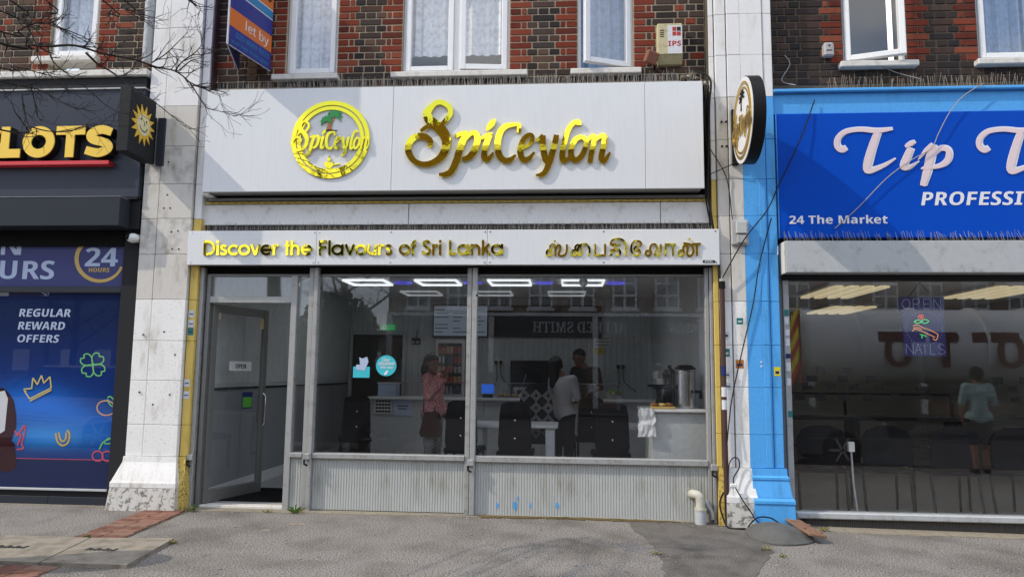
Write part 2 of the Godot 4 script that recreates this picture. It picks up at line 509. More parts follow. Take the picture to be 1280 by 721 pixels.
	mk("board_orange", Color(0.62, 0.15, 0.02), 0.4, {"tex": "streak", "ts": 1.0})
	mk("board_blue", Color(0.016, 0.026, 0.22), 0.4)
	mk("board_teal", Color(0.02, 0.2, 0.42), 0.4)
	mk("board_white", Color(0.65, 0.65, 0.65), 0.45)
	mk("wood_post", Color(0.09, 0.045, 0.04), 0.8, {"tex": "fine", "ts": 3.0})
	mk("letter_white", Color(0.74, 0.74, 0.76), 0.4)
	mk("letter_pink", Color(0.72, 0.58, 0.6), 0.4)
	mk("fascia_grey", Color(0.42, 0.44, 0.45), 0.4, {"tex": "stain", "ts": 1.3, "tex2": "streak", "ts2": 0.9})
	mk("bark", Color(0.04, 0.034, 0.03), 0.95, {"tex": "bark", "ts": 6.0})
	mk("leaf_dark", Color(0.035, 0.06, 0.025), 0.7)
	mk("weed", Color(0.12, 0.2, 0.04), 0.7)
	mk("weed_dry", Color(0.28, 0.24, 0.1), 0.8)
	mk("litter", Color(0.42, 0.39, 0.33), 0.8)
	mk("rust", Color(1, 1, 1), 0.85, {"tex": "rust", "ts": 3.0, "bump": "grit", "bs": 0.3})
	mk("mound", Color(0.13, 0.13, 0.125), 0.9, {"tex": "fine", "ts": 1.5, "tex2": "patch", "ts2": 1.0})
	mk("moss", Color(0.2, 0.15, 0.07), 0.95, {"tex": "speck", "ts": 1.2, "tex2": "patch", "ts2": 1.0})
	mk("gum", Color(0.16, 0.155, 0.15), 0.8)
	# interiors
	mk("panel_grey", Color(0.56, 0.6, 0.6), 0.55, {"tex": "tile", "ts": 1.0})
	mk("panel_dado", Color(0.26, 0.28, 0.29), 0.5, {"tex": "streak", "ts": 2.0})
	mk("room_white", Color(0.5, 0.52, 0.52), 0.7, {"tex": "tile", "ts": 0.8})
	mk("ceiling_white", Color(0.72, 0.73, 0.73), 0.8)
	mk("floor_tile", Color(0.42, 0.415, 0.4), 0.35, {"tex": "tile", "ts": 1.2})
	mk("floor_wood", Color(0.16, 0.11, 0.075), 0.45, {"tex": "fine", "ts": 1.0, "tsy": 1.0})
	mk("mat_black", Color(0.012, 0.012, 0.012), 0.95, {"spec": 0.15})
	mk("leather", Color(0.008, 0.008, 0.01), 0.38, {"tex": "fine", "ts": 3.0, "spec": 0.15})
	mk("chrome", Color(0.75, 0.75, 0.76), 0.12, {"metal": 1.0})
	mk("steel", Color(0.55, 0.56, 0.57), 0.25, {"metal": 1.0, "tex": "streak", "ts": 2.0})
	mk("black_metal", Color(0.02, 0.02, 0.022), 0.35, {"spec": 0.22})
	mk("laminate", Color(0.72, 0.73, 0.73), 0.4, {"tex": "tile", "ts": 1.5})
	mk("counter_grey", Color(0.5, 0.52, 0.52), 0.45, {"tex": "tile", "ts": 1.5})
	mk("door_dark", Color(0.02, 0.016, 0.014), 0.35)
	mk("sticker_cyan", Color(0.05, 0.5, 0.58), 0.4)
	mk("sticker_green", Color(0.1, 0.36, 0.04), 0.4)
	mk("sticker_teal", Color(0.01, 0.16, 0.15), 0.4)
	mk("sticker_orange", Color(0.42, 0.16, 0.03), 0.5)
	mk("sticker_white", Color(0.62, 0.63, 0.66), 0.5, {"tex": "stain", "ts": 8.0})
	mk("sticker_yellow", Color(0.62, 0.55, 0.03), 0.5)
	mk("sticker_navy", Color(0.02, 0.03, 0.12), 0.5)
	mk("paper", Color(0.62, 0.63, 0.63), 0.7)
	mk("ink", Color(0.02, 0.02, 0.02), 0.7)
	mk("ink_red", Color(0.42, 0.05, 0.04), 0.6)
	mk("exit_green", Color(0.02, 0.35, 0.1), 0.5, {"glow": 0.5})
	mk("led_light", Color(0.92, 0.97, 1.0), 0.5, {"glow": 0.85})
	mk("led_dim", Color(0.8, 0.86, 0.9), 0.5, {"glow": 0.2})
	mk("blue_light", Color(0.1, 0.1, 0.8), 0.5, {"glow": 0.6})
	mk("screen_light", Color(0.3, 0.36, 0.44), 0.2, {"glow": 0.16})
	mk("screen_black", Color(0.01, 0.01, 0.011), 0.1, {"spec": 0.22})
	mk("screen_blue", Color(0.02, 0.12, 0.6), 0.3, {"glow": 0.6})
	mk("neon_white", Color(0.3, 0.3, 0.42), 0.5, {"glow": 0.12})
	mk("neon_red", Color(0.95, 0.12, 0.08), 0.5, {"glow": 0.45})
	mk("neon_green", Color(0.1, 0.85, 0.2), 0.5, {"glow": 0.4})
	mk("neon_orange", Color(0.95, 0.4, 0.15), 0.5, {"glow": 0.35})
	mk("lamp_warm", Color(0.9, 0.78, 0.5), 0.5, {"glow": 0.4})
	mk("skin_a", Color(0.19, 0.09, 0.055), 0.6)
	mk("skin_b", Color(0.16, 0.075, 0.045), 0.6)
	mk("skin_c", Color(0.45, 0.24, 0.16), 0.6)
	mk("hair", Color(0.008, 0.007, 0.007), 0.45)
	mk("cloth_flower", Color(1, 1, 1), 0.9, {"tex": "flower", "ts": 3.2})
	mk("cloth_zig", Color(1, 1, 1), 0.9, {"tex": "zig", "ts": 2.5})
	mk("cloth_grey", Color(0.42, 0.43, 0.45), 0.9, {"tex": "fine", "ts": 3.0})
	mk("cloth_black", Color(0.012, 0.012, 0.014), 0.9)
	mk("cloth_teal", Color(0.42, 0.6, 0.6), 0.9, {"tex": "blotch", "ts": 2.0})
	mk("cloth_navy", Color(0.03, 0.035, 0.05), 0.9)
	mk("bag_brown", Color(0.06, 0.028, 0.018), 0.5)
	mk("food_gold", Color(0.5, 0.36, 0.12), 0.6, {"tex": "fine", "ts": 10.0})
	mk("food_brown", Color(0.2, 0.07, 0.03), 0.5)
	# across the street
	mk("opp_brick", Color(0.2, 0.125, 0.085), 0.9, {"tex": "blotch", "ts": 0.5})
	mk("opp_render", Color(0.16, 0.155, 0.145), 0.9, {"tex": "blotch", "ts": 0.4})
	mk("opp_fascia", Color(0.05, 0.055, 0.06), 0.5)
	mk("opp_letter", Color(0.5, 0.5, 0.48), 0.5)
	mk("opp_white", Color(0.7, 0.7, 0.7), 0.5)
	mk("opp_roof", Color(0.1, 0.06, 0.045), 0.9, {"tex": "fine", "ts": 1.0})
	mk("tank_steel", Color(0.85, 0.85, 0.85), 0.4)
	mk("tank_red", Color(0.13, 0.015, 0.015), 0.5)
	mk("hazard_yellow", Color(0.75, 0.7, 0.03), 0.5)
	mk("hazard_red", Color(0.5, 0.06, 0.03), 0.5)
	mk("tyre", Color(0.015, 0.015, 0.015), 0.9)
	mk("car_grey", Color(0.1, 0.105, 0.11), 0.25, {"metal": 0.5, "coat": 1.0})
	mk("car_white", Color(0.6, 0.6, 0.6), 0.3, {"coat": 1.0})
	mk("car_glass", Color(0.01, 0.01, 0.012), 0.05)

func gy(x: float, z: float) -> float:
	return -0.017 * clampf(z, 0.0, 6.0) - 0.014 * clampf(x, 0.0, 7.0)

func make_sky() -> Texture2D:
	var f := FastNoiseLite.new()
	f.seed = 4
	f.frequency = 1.15
	f.fractal_octaves = 5
	var w := 768
	var h := 384
	var im := Image.create(w, h, false, Image.FORMAT_RGBF)
	for j in h:
		var el := PI * (0.5 - (j + 0.5) / h)
		for i in w:
			var az := TAU * (i + 0.5) / w
			var d := Vector3(cos(el) * sin(az), sin(el), cos(el) * cos(az))
			var up := maxf(d.y, 0.0)
			var c := Color(0.33, 0.49, 0.8).lerp(Color(0.84, 0.9, 0.97), pow(1.0 - up, 3.0))
			if d.y > -0.02:
				var p := Vector3(d.x, 0, d.z) / (up + 0.22)
				var k := f.get_noise_3d(p.x, p.z, 2.0)
				var cl := smoothstep(-0.1, 0.26, k)
				c = c.lerp(Color(1.32, 1.3, 1.28), cl * 0.9)
			else:
				c = Color(0.3, 0.3, 0.29)
			im.set_pixel(i, j, c)
	return ImageTexture.create_from_image(im)

func _ready() -> void:
	rng.seed = 12
	# camera
	var cam := Camera3D.new()
	cam.name = "camera"
	cam.position = Vector3(0, 1.37, 7.36)
	cam.basis = Basis.from_euler(Vector3(deg_to_rad(6.53), deg_to_rad(4.26), deg_to_rad(0.605)), EULER_ORDER_YXZ)
	cam.fov = 42.58
	cam.near = 0.05
	cam.far = 1200.0
	add_child(cam)
	cam.current = true
	# sky
	var e := Environment.new()
	e.background_mode = Environment.BG_SKY
	var sm := PanoramaSkyMaterial.new()
	sm.panorama = make_sky()
	var sk := Sky.new()
	sk.sky_material = sm
	e.sky = sk
	e.background_energy_multiplier = 1.55
	e.tonemap_mode = Environment.TONE_MAPPER_LINEAR
	e.tonemap_exposure = 1.05
	e.sdfgi_enabled = true
	e.ssao_enabled = true
	e.ssil_enabled = true
	var we := WorldEnvironment.new()
	we.name = "world_environment"
	we.environment = e
	add_child(we)
	# sun: high on the left, in front of the shops
	var sun := DirectionalLight3D.new()
	sun.name = "sun"
	sun.light_energy = 0.95
	sun.light_color = Color(1.0, 0.955, 0.88)
	sun.light_angular_distance = 0.53
	sun.shadow_enabled = true
	sun.look_at_from_position(Vector3(-25, 23.5, 10), Vector3.ZERO)
	add_child(sun)
	setup_materials()
	build_ground()
	build_upper_walls()
	build_pilasters()
	build_middle_shop()
	build_main_sign()
	build_lower_sign()
	build_left_shop()
	build_right_shop()
	build_inside_middle()
	build_inside_right()
	build_wall_fittings()
	build_pavement_things()
	build_tree()
	build_across_street()
	build_people()
	rebase()

# every thing's own origin goes to the middle of its base
func rebase() -> void:
	for o in get_children():
		if o.get_class() != "Node3D" or o.has_meta("placed"):
			continue
		var bb := AABB()
		var first := true
		for m in o.find_children("*", "MeshInstance3D", true, false):
			var xf := Transform3D()
			var p: Node = m
			while p != o:
				xf = p.transform * xf
				p = p.get_parent()
			var b: AABB = xf * m.mesh.get_aabb()
			bb = b if first else bb.merge(b)
			first = false
		if first:
			continue
		var base := Vector3(bb.get_center().x, bb.position.y, bb.get_center().z)
		for c in o.get_children():
			c.position -= base
		o.position += base

# ---------- ground ----------
func sheet(x0: float, x1: float, z0: float, z1: float, nx: int, nz: int, h: Callable) -> ArrayMesh:
	var g := MB.new()
	for i in nx:
		for j in nz:
			var xa := lerpf(x0, x1, float(i) / nx)
			var xb := lerpf(x0, x1, float(i + 1) / nx)
			var za := lerpf(z0, z1, float(j) / nz)
			var zb := lerpf(z0, z1, float(j + 1) / nz)
			g.quad(Vector3(xa, h.call(xa, zb), zb), Vector3(xa, h.call(xa, za), za), Vector3(xb, h.call(xb, za), za), Vector3(xb, h.call(xb, zb), zb))
	return g.mesh()

# a thin flat piece lying on the pavement, outline in (x, z)
func flat_piece(pts: Array, lift: float, thick: float) -> ArrayMesh:
	var g := MB.new()
	var p2 := PackedVector2Array()
	for p in pts:
		p2.append(Vector2(p[0], p[1]))
	var idx := Geometry2D.triangulate_polygon(p2)
	var top := func(p: Vector2) -> Vector3: return Vector3(p.x, gy(p.x, p.y) + lift, p.y)
	for k in range(0, idx.size(), 3):
		var a: Vector3 = top.call(p2[idx[k]])
		var b: Vector3 = top.call(p2[idx[k + 1]])
		var c: Vector3 = top.call(p2[idx[k + 2]])
		g.tri_out(a, b, c, a - Vector3(0, 1, 0))
	var ctr := Vector3.ZERO
	for p in p2:
		ctr += top.call(p) / p2.size()
	for k in p2.size():
		var a: Vector3 = top.call(p2[k])
		var b: Vector3 = top.call(p2[(k + 1) % p2.size()])
		var dn := Vector3(0, thick, 0)
		g.quad_out(a, b, b - dn, a - dn, ctr - dn / 2.0)
	return g.mesh()

func ragged(pts: Array, step: float, amp: float) -> Array:
	var out := []
	for k in pts.size():
		var a := Vector2(pts[k][0], pts[k][1])
		var b := Vector2(pts[(k + 1) % pts.size()][0], pts[(k + 1) % pts.size()][1])
		var m := maxi(1, int(a.distance_to(b) / step))
		for i in m:
			var p := a.lerp(b, float(i) / m) + Vector2(rng.randf_range(-amp, amp), rng.randf_range(-amp, amp))
			out.append([p.x, p.y])
	return out

func build_ground() -> void:
	struct("ground", sheet(-400, 400, -400, 400, 2, 2, func(_x, _z): return -0.6), M.earth)
	struct("pavement", sheet(-16, 18, -0.03, 6.0, 34, 12, func(x, z): return gy(x, z)), M.asphalt, "speckled grey asphalt pavement in front of the shops")
	var road := sheet(-40, 50, 6.15, 21.0, 30, 4, func(x, _z): return gy(x, 6.0) - 0.12)
	struct("road", road, M.road)
	var kg := MB.new()
	for i in range(-16, 18):
		kg.box(Vector3(i + 0.004, gy(i + 0.5, 6.0) - 0.3, 6.0), Vector3(i + 0.996, gy(i + 0.5, 6.0) + 0.005, 6.15), 0.012)
	struct("kerb", kg.mesh(), M.slab)
	struct("pavement_far", sheet(-40, 50, 21.0, 60.0, 8, 4, func(x, _z): return gy(x, 6.0) - 0.02), M.road)
	# smoother, darker repair in the asphalt
	struct("asphalt_repair", flat_piece(ragged([[0.55, 0.02], [1.45, 0.02], [1.86, 0.15], [1.80, 0.45], [1.66, 1.06], [1.42, 1.6], [1.15, 2.3], [0.66, 2.3], [0.70, 1.9], [0.74, 1.2], [0.62, 0.5]], 0.09, 0.018), 0.004, 0.02), M.asphalt_new, "darker smooth asphalt repair near the brown pipe")
	# crumbling cement strip along the shop front and right-hand shop
	struct("cement_strip", flat_piece(ragged([[-3.7, -0.02], [1.35, -0.02], [1.33, 0.05], [0.2, 0.1], [-0.9, 0.12], [-2.2, 0.16], [-3.7, 0.15]], 0.07, 0.014), 0.006, 0.03), M.cement, "crumbling pale cement strip along the foot of the shop front")
	struct("cement_strip", flat_piece(ragged([[2.2, -0.02], [6.0, -0.02], [6.0, 0.24], [4.2, 0.2], [2.6, 0.24], [2.25, 0.2]], 0.09, 0.018), 0.006, 0.03), M.cement, "sandy cement strip along the foot of the right-hand shop")
	struct("cement_strip", flat_piece(ragged([[-7.0, -0.02], [-4.55, -0.02], [-4.55, 0.06], [-5.5, 0.08], [-7.0, 0.09]], 0.09, 0.012), 0.006, 0.03), M.cement, "pale cement line along the foot of the left-hand shop")
	struct("moss_strip", flat_piece(ragged([[-0.85, 0.06], [1.0, 0.04], [1.1, 0.09], [0.5, 0.12], [-0.2, 0.13], [-0.8, 0.15]], 0.05, 0.016), 0.009, 0.02), M.moss, "brown mossy line along the foot of the right ribbed panel")
	# strip of red paving bricks
	var strip := struct("brick_paving", flat_piece([[-4.13, 0.2], [-3.68, 0.2], [-3.58, 2.6], [-3.99, 2.6]], 0.003, 0.03), M.mortar_dark, "narrow strip of red paving bricks beside the left pilaster")
	var pm := box_mesh(Vector3(0.2, 0.05, 0.098), 0.005)
	for r in 23:
		var z := 0.25 + r * 0.103
		if z > 1.3 and z < 2.16:
			continue
		for c in 2:
			var x := -4.0 + (z - 0.25) * 0.05 + c * 0.205 - (0.0 if r % 2 else 0.012)
			var b := obj("brick", pm, M["paver%d" % rng.randi_range(0, 3)], strip, Vector3(x, gy(x, z) - 0.012 + rng.randf_range(-0.003, 0.004), z))
			b.rotation = Vector3(rng.randf_range(-0.02, 0.02), rng.randf_range(-0.03, 0.03) - 0.05, rng.randf_range(-0.02, 0.02))
	# two stone slabs of a cover
	for k in 2:
		var P: Array = [[[-4.585, 1.40], [-3.875, 1.405], [-3.765, 2.14], [-4.4, 2.13]], [[-3.862, 1.405], [-3.195, 1.35], [-3.115, 2.135], [-3.752, 2.14]]][k]
		var sl := thing("paving_slab", ["sandy stone paving slab cut by the left edge", "raised sandy stone slab with a dark right edge near the brick paving"][k], "slab", "stone slabs in the asphalt")
		obj("slab", flat_piece(P, 0.028, 0.05), M.slab, sl)
		for i in 7: # worn raised lettering, no longer readable
			var x: float = P[0][0] + 0.2 + i * 0.035
			bx("worn_mark", x, x + 0.022, gy(x, 1.75) + 0.026, gy(x, 1.75) + 0.032, 1.72 + 0.03 * (i % 2), 1.79, M.road, sl, 0.001)

# ---------- brick upper floors ----------
func lay(wall: Node, stuff: MB, x0: float, x1: float, y: float, row: Array, pal: String, from_right := false) -> void:
	var x := x1 if from_right else x0
	for r in row:
		var w: float = r[0]
		var a := (x - w) if from_right else x
		var b := x if from_right else (x + w)
		x = a if from_right else b
		a = maxf(a, x0)
		b = minf(b, x1)
		if b - a < 0.03:
			continue
		var kind: String = "red" if r[1] == "R" else pal
		var sz := Vector3(snappedf(b - a - 0.014, 0.003), 0.0615, 0.07)
		var at := Vector3((a + b) / 2.0, y + 0.0375, -0.085 + rng.randf_range(-0.0025, 0.0025))
		if y > 5.42:
			stuff.box(at - sz / 2.0, at + sz / 2.0)
			continue
		var m: Material = M["%s%d" % [kind, rng.randi_range(0, 5)]]
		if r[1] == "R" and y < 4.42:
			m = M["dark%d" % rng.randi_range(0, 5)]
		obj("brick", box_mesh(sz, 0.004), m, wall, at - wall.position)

func pier(x0: float, x1: float, k: int) -> Array:
	var w := x1 - x0
	if k % 2 == 0:
		return [[w * 0.33, "R"], [w * 0.34, "D"], [w * 0.33, "R"]]
	return [[w * 0.17, "R"], [w * 0.085, "R"], [w * 0.163, "D"], [w * 0.164, "D"], [w * 0.163, "D"], [w * 0.085, "R"], [w * 0.17, "R"]]

func run(k: int, w: float, soot := false) -> Array:
	var out := []
	if k % 2 == 0:
		out = [[0.228, "R"]]
	else:
		out = [[0.13, "R"], [0.06, "D" if rng.randf() < 0.5 else "R"]]
	var x := 0.0
	while x < w:
		var ww := 0.228 if (k % 2 == 0) != (out.size() % 3 == 2) else 0.114
		out.append([ww, "R" if not soot and rng.randf() < 0.08 else "D"])
		x += ww
	return out

func build_wall(called_label: String, x0: float, x1: float, wins: Array, pal: String, mortar: Material, first_y := 4.2) -> Node3D:
	var b := thing("brick_building", called_label, "building")
	var wall := bx("wall", x0, x1, first_y, 4.5, -0.35, -0.058, mortar, b, 0.0)
	var edges := [x0]
	for w in wins:
		edges.append_array([w[0], w[1]])
	edges.append(x1)
	for i in range(0, edges.size(), 2):
		bx("wall_pier", edges[i], edges[i + 1], 4.5, 5.85, -0.35, -0.058, mortar, b, 0.0)
	bx("upper_wall", x0, x1, 5.85, 8.0, -0.35, -0.056, M.wall_far, b, 0.0)
	bx("coping", x0 - 0.02, x1 + 0.02, 8.0, 8.15, -0.4, 0.02, M.stone, b, 0.01)
	var st := MB.new()
	var k := 0
	var y := first_y + 0.1
	while y < 5.85:
		if y < 4.46:
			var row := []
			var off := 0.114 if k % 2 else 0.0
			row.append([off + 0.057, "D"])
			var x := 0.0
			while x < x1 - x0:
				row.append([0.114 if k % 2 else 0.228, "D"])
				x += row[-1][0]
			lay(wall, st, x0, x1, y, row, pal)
		else:
			for i in range(0, edges.size(), 2):
				var a: float = edges[i]
				var c: float = edges[i + 1]
				if i == 0:
					lay(wall, st, a, c, y, run(k, c - a, pal == "soot"), pal, true)
				elif i + 1 == edges.size() - 1:
					lay(wall, st, a, c, y, run(k, c - a), pal)
				else:
					lay(wall, st, a, c, y, pier(a, c, k), pal)
		y += 0.075
		k += 1
	var rest := obj("brick_courses", st.mesh(), M.dark1, b)
	rest.set_meta("kind", "stuff")
	return b

func sash_mesh(w: float, h: float) -> ArrayMesh:
	var g := MB.new()
	var t := 0.058
	g.box(Vector3(0, 0, -0.03), Vector3(t, h, 0.03), 0.006)
	g.box(Vector3(w - t, 0, -0.03), Vector3(w, h, 0.03), 0.006)
	g.box(Vector3(t, 0, -0.029), Vector3(w - t, t, 0.029), 0.006)
	g.box(Vector3(t, h - t, -0.029), Vector3(w - t, h, 0.029), 0.006)
	return g.mesh()

# leaves: [x0, x1, hinge side (-1 left, 1 right, 0 fixed), opening angle in degrees]
func window(b: Node3D, x0: float, x1: float, y0: float, leaves: Array, sill: Array, curtain: Material, cy: float) -> void:
	var y1 := 5.85
	var w := Node3D.new()
	w.name = "window"
	b.add_child(w, true)
	var f := MB.new()
	f.box(Vector3(x0, y0, -0.17), Vector3(x0 + 0.035, y1, -0.1), 0.004)
	f.box(Vector3(x1 - 0.035, y0, -0.17), Vector3(x1, y1, -0.1), 0.004)
	f.box(Vector3(x0 + 0.035, y0, -0.169), Vector3(x1 - 0.035, y0 + 0.035, -0.1), 0.004)
	f.box(Vector3(x0 + 0.035, y1 - 0.035, -0.169), Vector3(x1 - 0.035, y1, -0.1), 0.004)
	for i in leaves.size() - 1:
		f.box(Vector3(leaves[i][1], y0 + 0.035, -0.168), Vector3(leaves[i + 1][0], y1 - 0.035, -0.098), 0.004)
	obj("frame", f.mesh(), M.upvc, w)
	for lf in leaves:
		var lw: float = lf[1] - lf[0]
		var s := obj("sash", sash_mesh(lw, y1 - y0 - 0.075), M.upvc, w)
		s.position = Vector3(lf[0], y0 + 0.037, -0.105)
		var an := deg_to_rad(lf[3])
		if lf[2] > 0:
			s.rotation.y = an
			s.position = Vector3(lf[1], y0 + 0.037, -0.105) - s.basis * Vector3(lw, 0, 0)
		elif lf[2] < 0:
			s.rotation.y = -an
		obj("pane", box_mesh(Vector3(lw - 0.11, y1 - y0 - 0.19, 0.02), 0.0), M.glass, s, Vector3(lw / 2.0, (y1 - y0 - 0.075) / 2.0, 0.0))
	bx("sill", sill[0], sill[1], y0 - 0.065, y0 - 0.004, -0.2, 0.03, M.upvc_dirty, w, 0.008)
	if curtain:
		var g := MB.new()
		var m := 40
		for i in m:
			var a := lerpf(x0 - 0.02, x1 + 0.02, float(i) / m)
			var c := lerpf(x0 - 0.02, x1 + 0.02, float(i + 1) / m)
			var za := -0.26 + 0.018 * sin(a * 60.0) + 0.01 * sin(a * 23.0)
			var zc := -0.26 + 0.018 * sin(c * 60.0) + 0.01 * sin(c * 23.0)
			g.quad(Vector3(a, cy, za), Vector3(a, y1, za), Vector3(c, y1, zc), Vector3(c, cy, zc))
		obj("curtain", g.mesh(), curtain, w)
	bx("room_back", x0 - 0.1, x1 + 0.1, y0 - 0.1, y1, -0.75, -0.7, M.panel_dado, w, 0.0)

func build_upper_walls() -> void:
	mk("net", Color(0.8, 0.84, 0.9), 0.9, {"tex": "blotch", "ts": 2.0})
	mk("net_blue", Color(0.3, 0.42, 0.6), 0.9, {"tex": "blotch", "ts": 2.0})
	var mid := build_wall("red and dark chequered brick upper floor above the white signboard", -3.82, 1.415, [[-3.016, -2.453], [-1.749, -0.605], [0.107, 0.687]], "dark", M.mortar)
	window(mid, -3.016, -2.453, 4.5, [[-2.985, -2.484, 0, 0.0]], [-3.137, -2.419], M.net, 4.5)
	window(mid, -1.749, -0.605, 4.5, [[-1.718, -1.205, 0, 0.0], [-1.13, -0.634, 1, 6.0]], [-1.85, -0.41], M.net, 4.78)
	window(mid, 0.107, 0.687, 4.5, [[0.14, 0.655, 1, 21.0]], [0.035, 0.76], M.net_blue, 4.5)
	var left := build_wall("brick upper floor above the dark amusement shop, half hidden by bare branches", -7.6, -4.43, [[-5.704, -5.154]], "dark", M.mortar, 4.46)
	window(left, -5.704, -5.154, 4.76, [[-5.67, -5.19, 0, 0.0]], [-5.85, -5.1], M.net, 4.75)
	var right := build_wall("sooty brick upper floor above the blue shop sign", 2.045, 6.2, [[2.798, 3.421], [4.113, 4.75]], "soot", M.mortar_dark)
	window(right, 2.798, 3.421, 4.52, [[2.83, 3.39, -1, 17.0]], [2.74, 3.5], null, 4.5)
	window(right, 4.113, 4.75, 4.52, [[4.145, 4.72, 0, 0.0]], [4.06, 4.85], M.net_blue, 4.5)
	# far side of the party walls and floors between shop and flats
	var fl := thing("floor_slab", "concrete floor between the shops and the flats above", "floor", "", "structure")
	bx("slab", -7.6, 6.2, 4.1, 4.19, -5.4, -0.36, M.room_white, fl, 0.0)

# ---------- pilasters ----------
func block(called: String, p: Node, x0: float, x1: float, y0: float, y1: float, z0: float, z1: float, m: Material) -> void:
	bx(called, x0, x1, y0 + 0.0013, y1 - 0.0013, z0, z1, m, p, 0.004)

# plinth block that flares: profile [y, extra]
func flare(x0: float, x1: float, z1: float, prof: Array) -> ArrayMesh:
	var g := MB.new()
	for i in prof.size() - 1:
		var a: float = prof[i][1]
		var b: float = prof[i + 1][1]
		var ya: float = prof[i][0]
		var yb: float = prof[i + 1][0]
		var c := Vector3((x0 + x1) / 2.0, (ya + yb) / 2.0, 0)
		var al: float = a * (prof[i][2] if prof[i].size() > 2 else 1.0)
		var bl: float = b * (prof[i + 1][2] if prof[i + 1].size() > 2 else 1.0)
		var P := [Vector3(x0 - al, ya, 0), Vector3(x0 - al, ya, z1 + a), Vector3(x1 + a * 0.6, ya, z1 + a), Vector3(x1 + a * 0.6, ya, 0)]
		var Q := [Vector3(x0 - bl, yb, 0), Vector3(x0 - bl, yb, z1 + b), Vector3(x1 + b * 0.6, yb, z1 + b), Vector3(x1 + b * 0.6, yb, 0)]
		for k in 3:
			g.quad_out(P[k], P[k + 1], Q[k + 1], Q[k], c)
		if i == prof.size() - 2:
			g.quad_out(Q[0], Q[1], Q[2], Q[3], c)
		if i == 0:
			g.quad_out(P[0], P[1], P[2], P[3], c)
	return g.mesh()

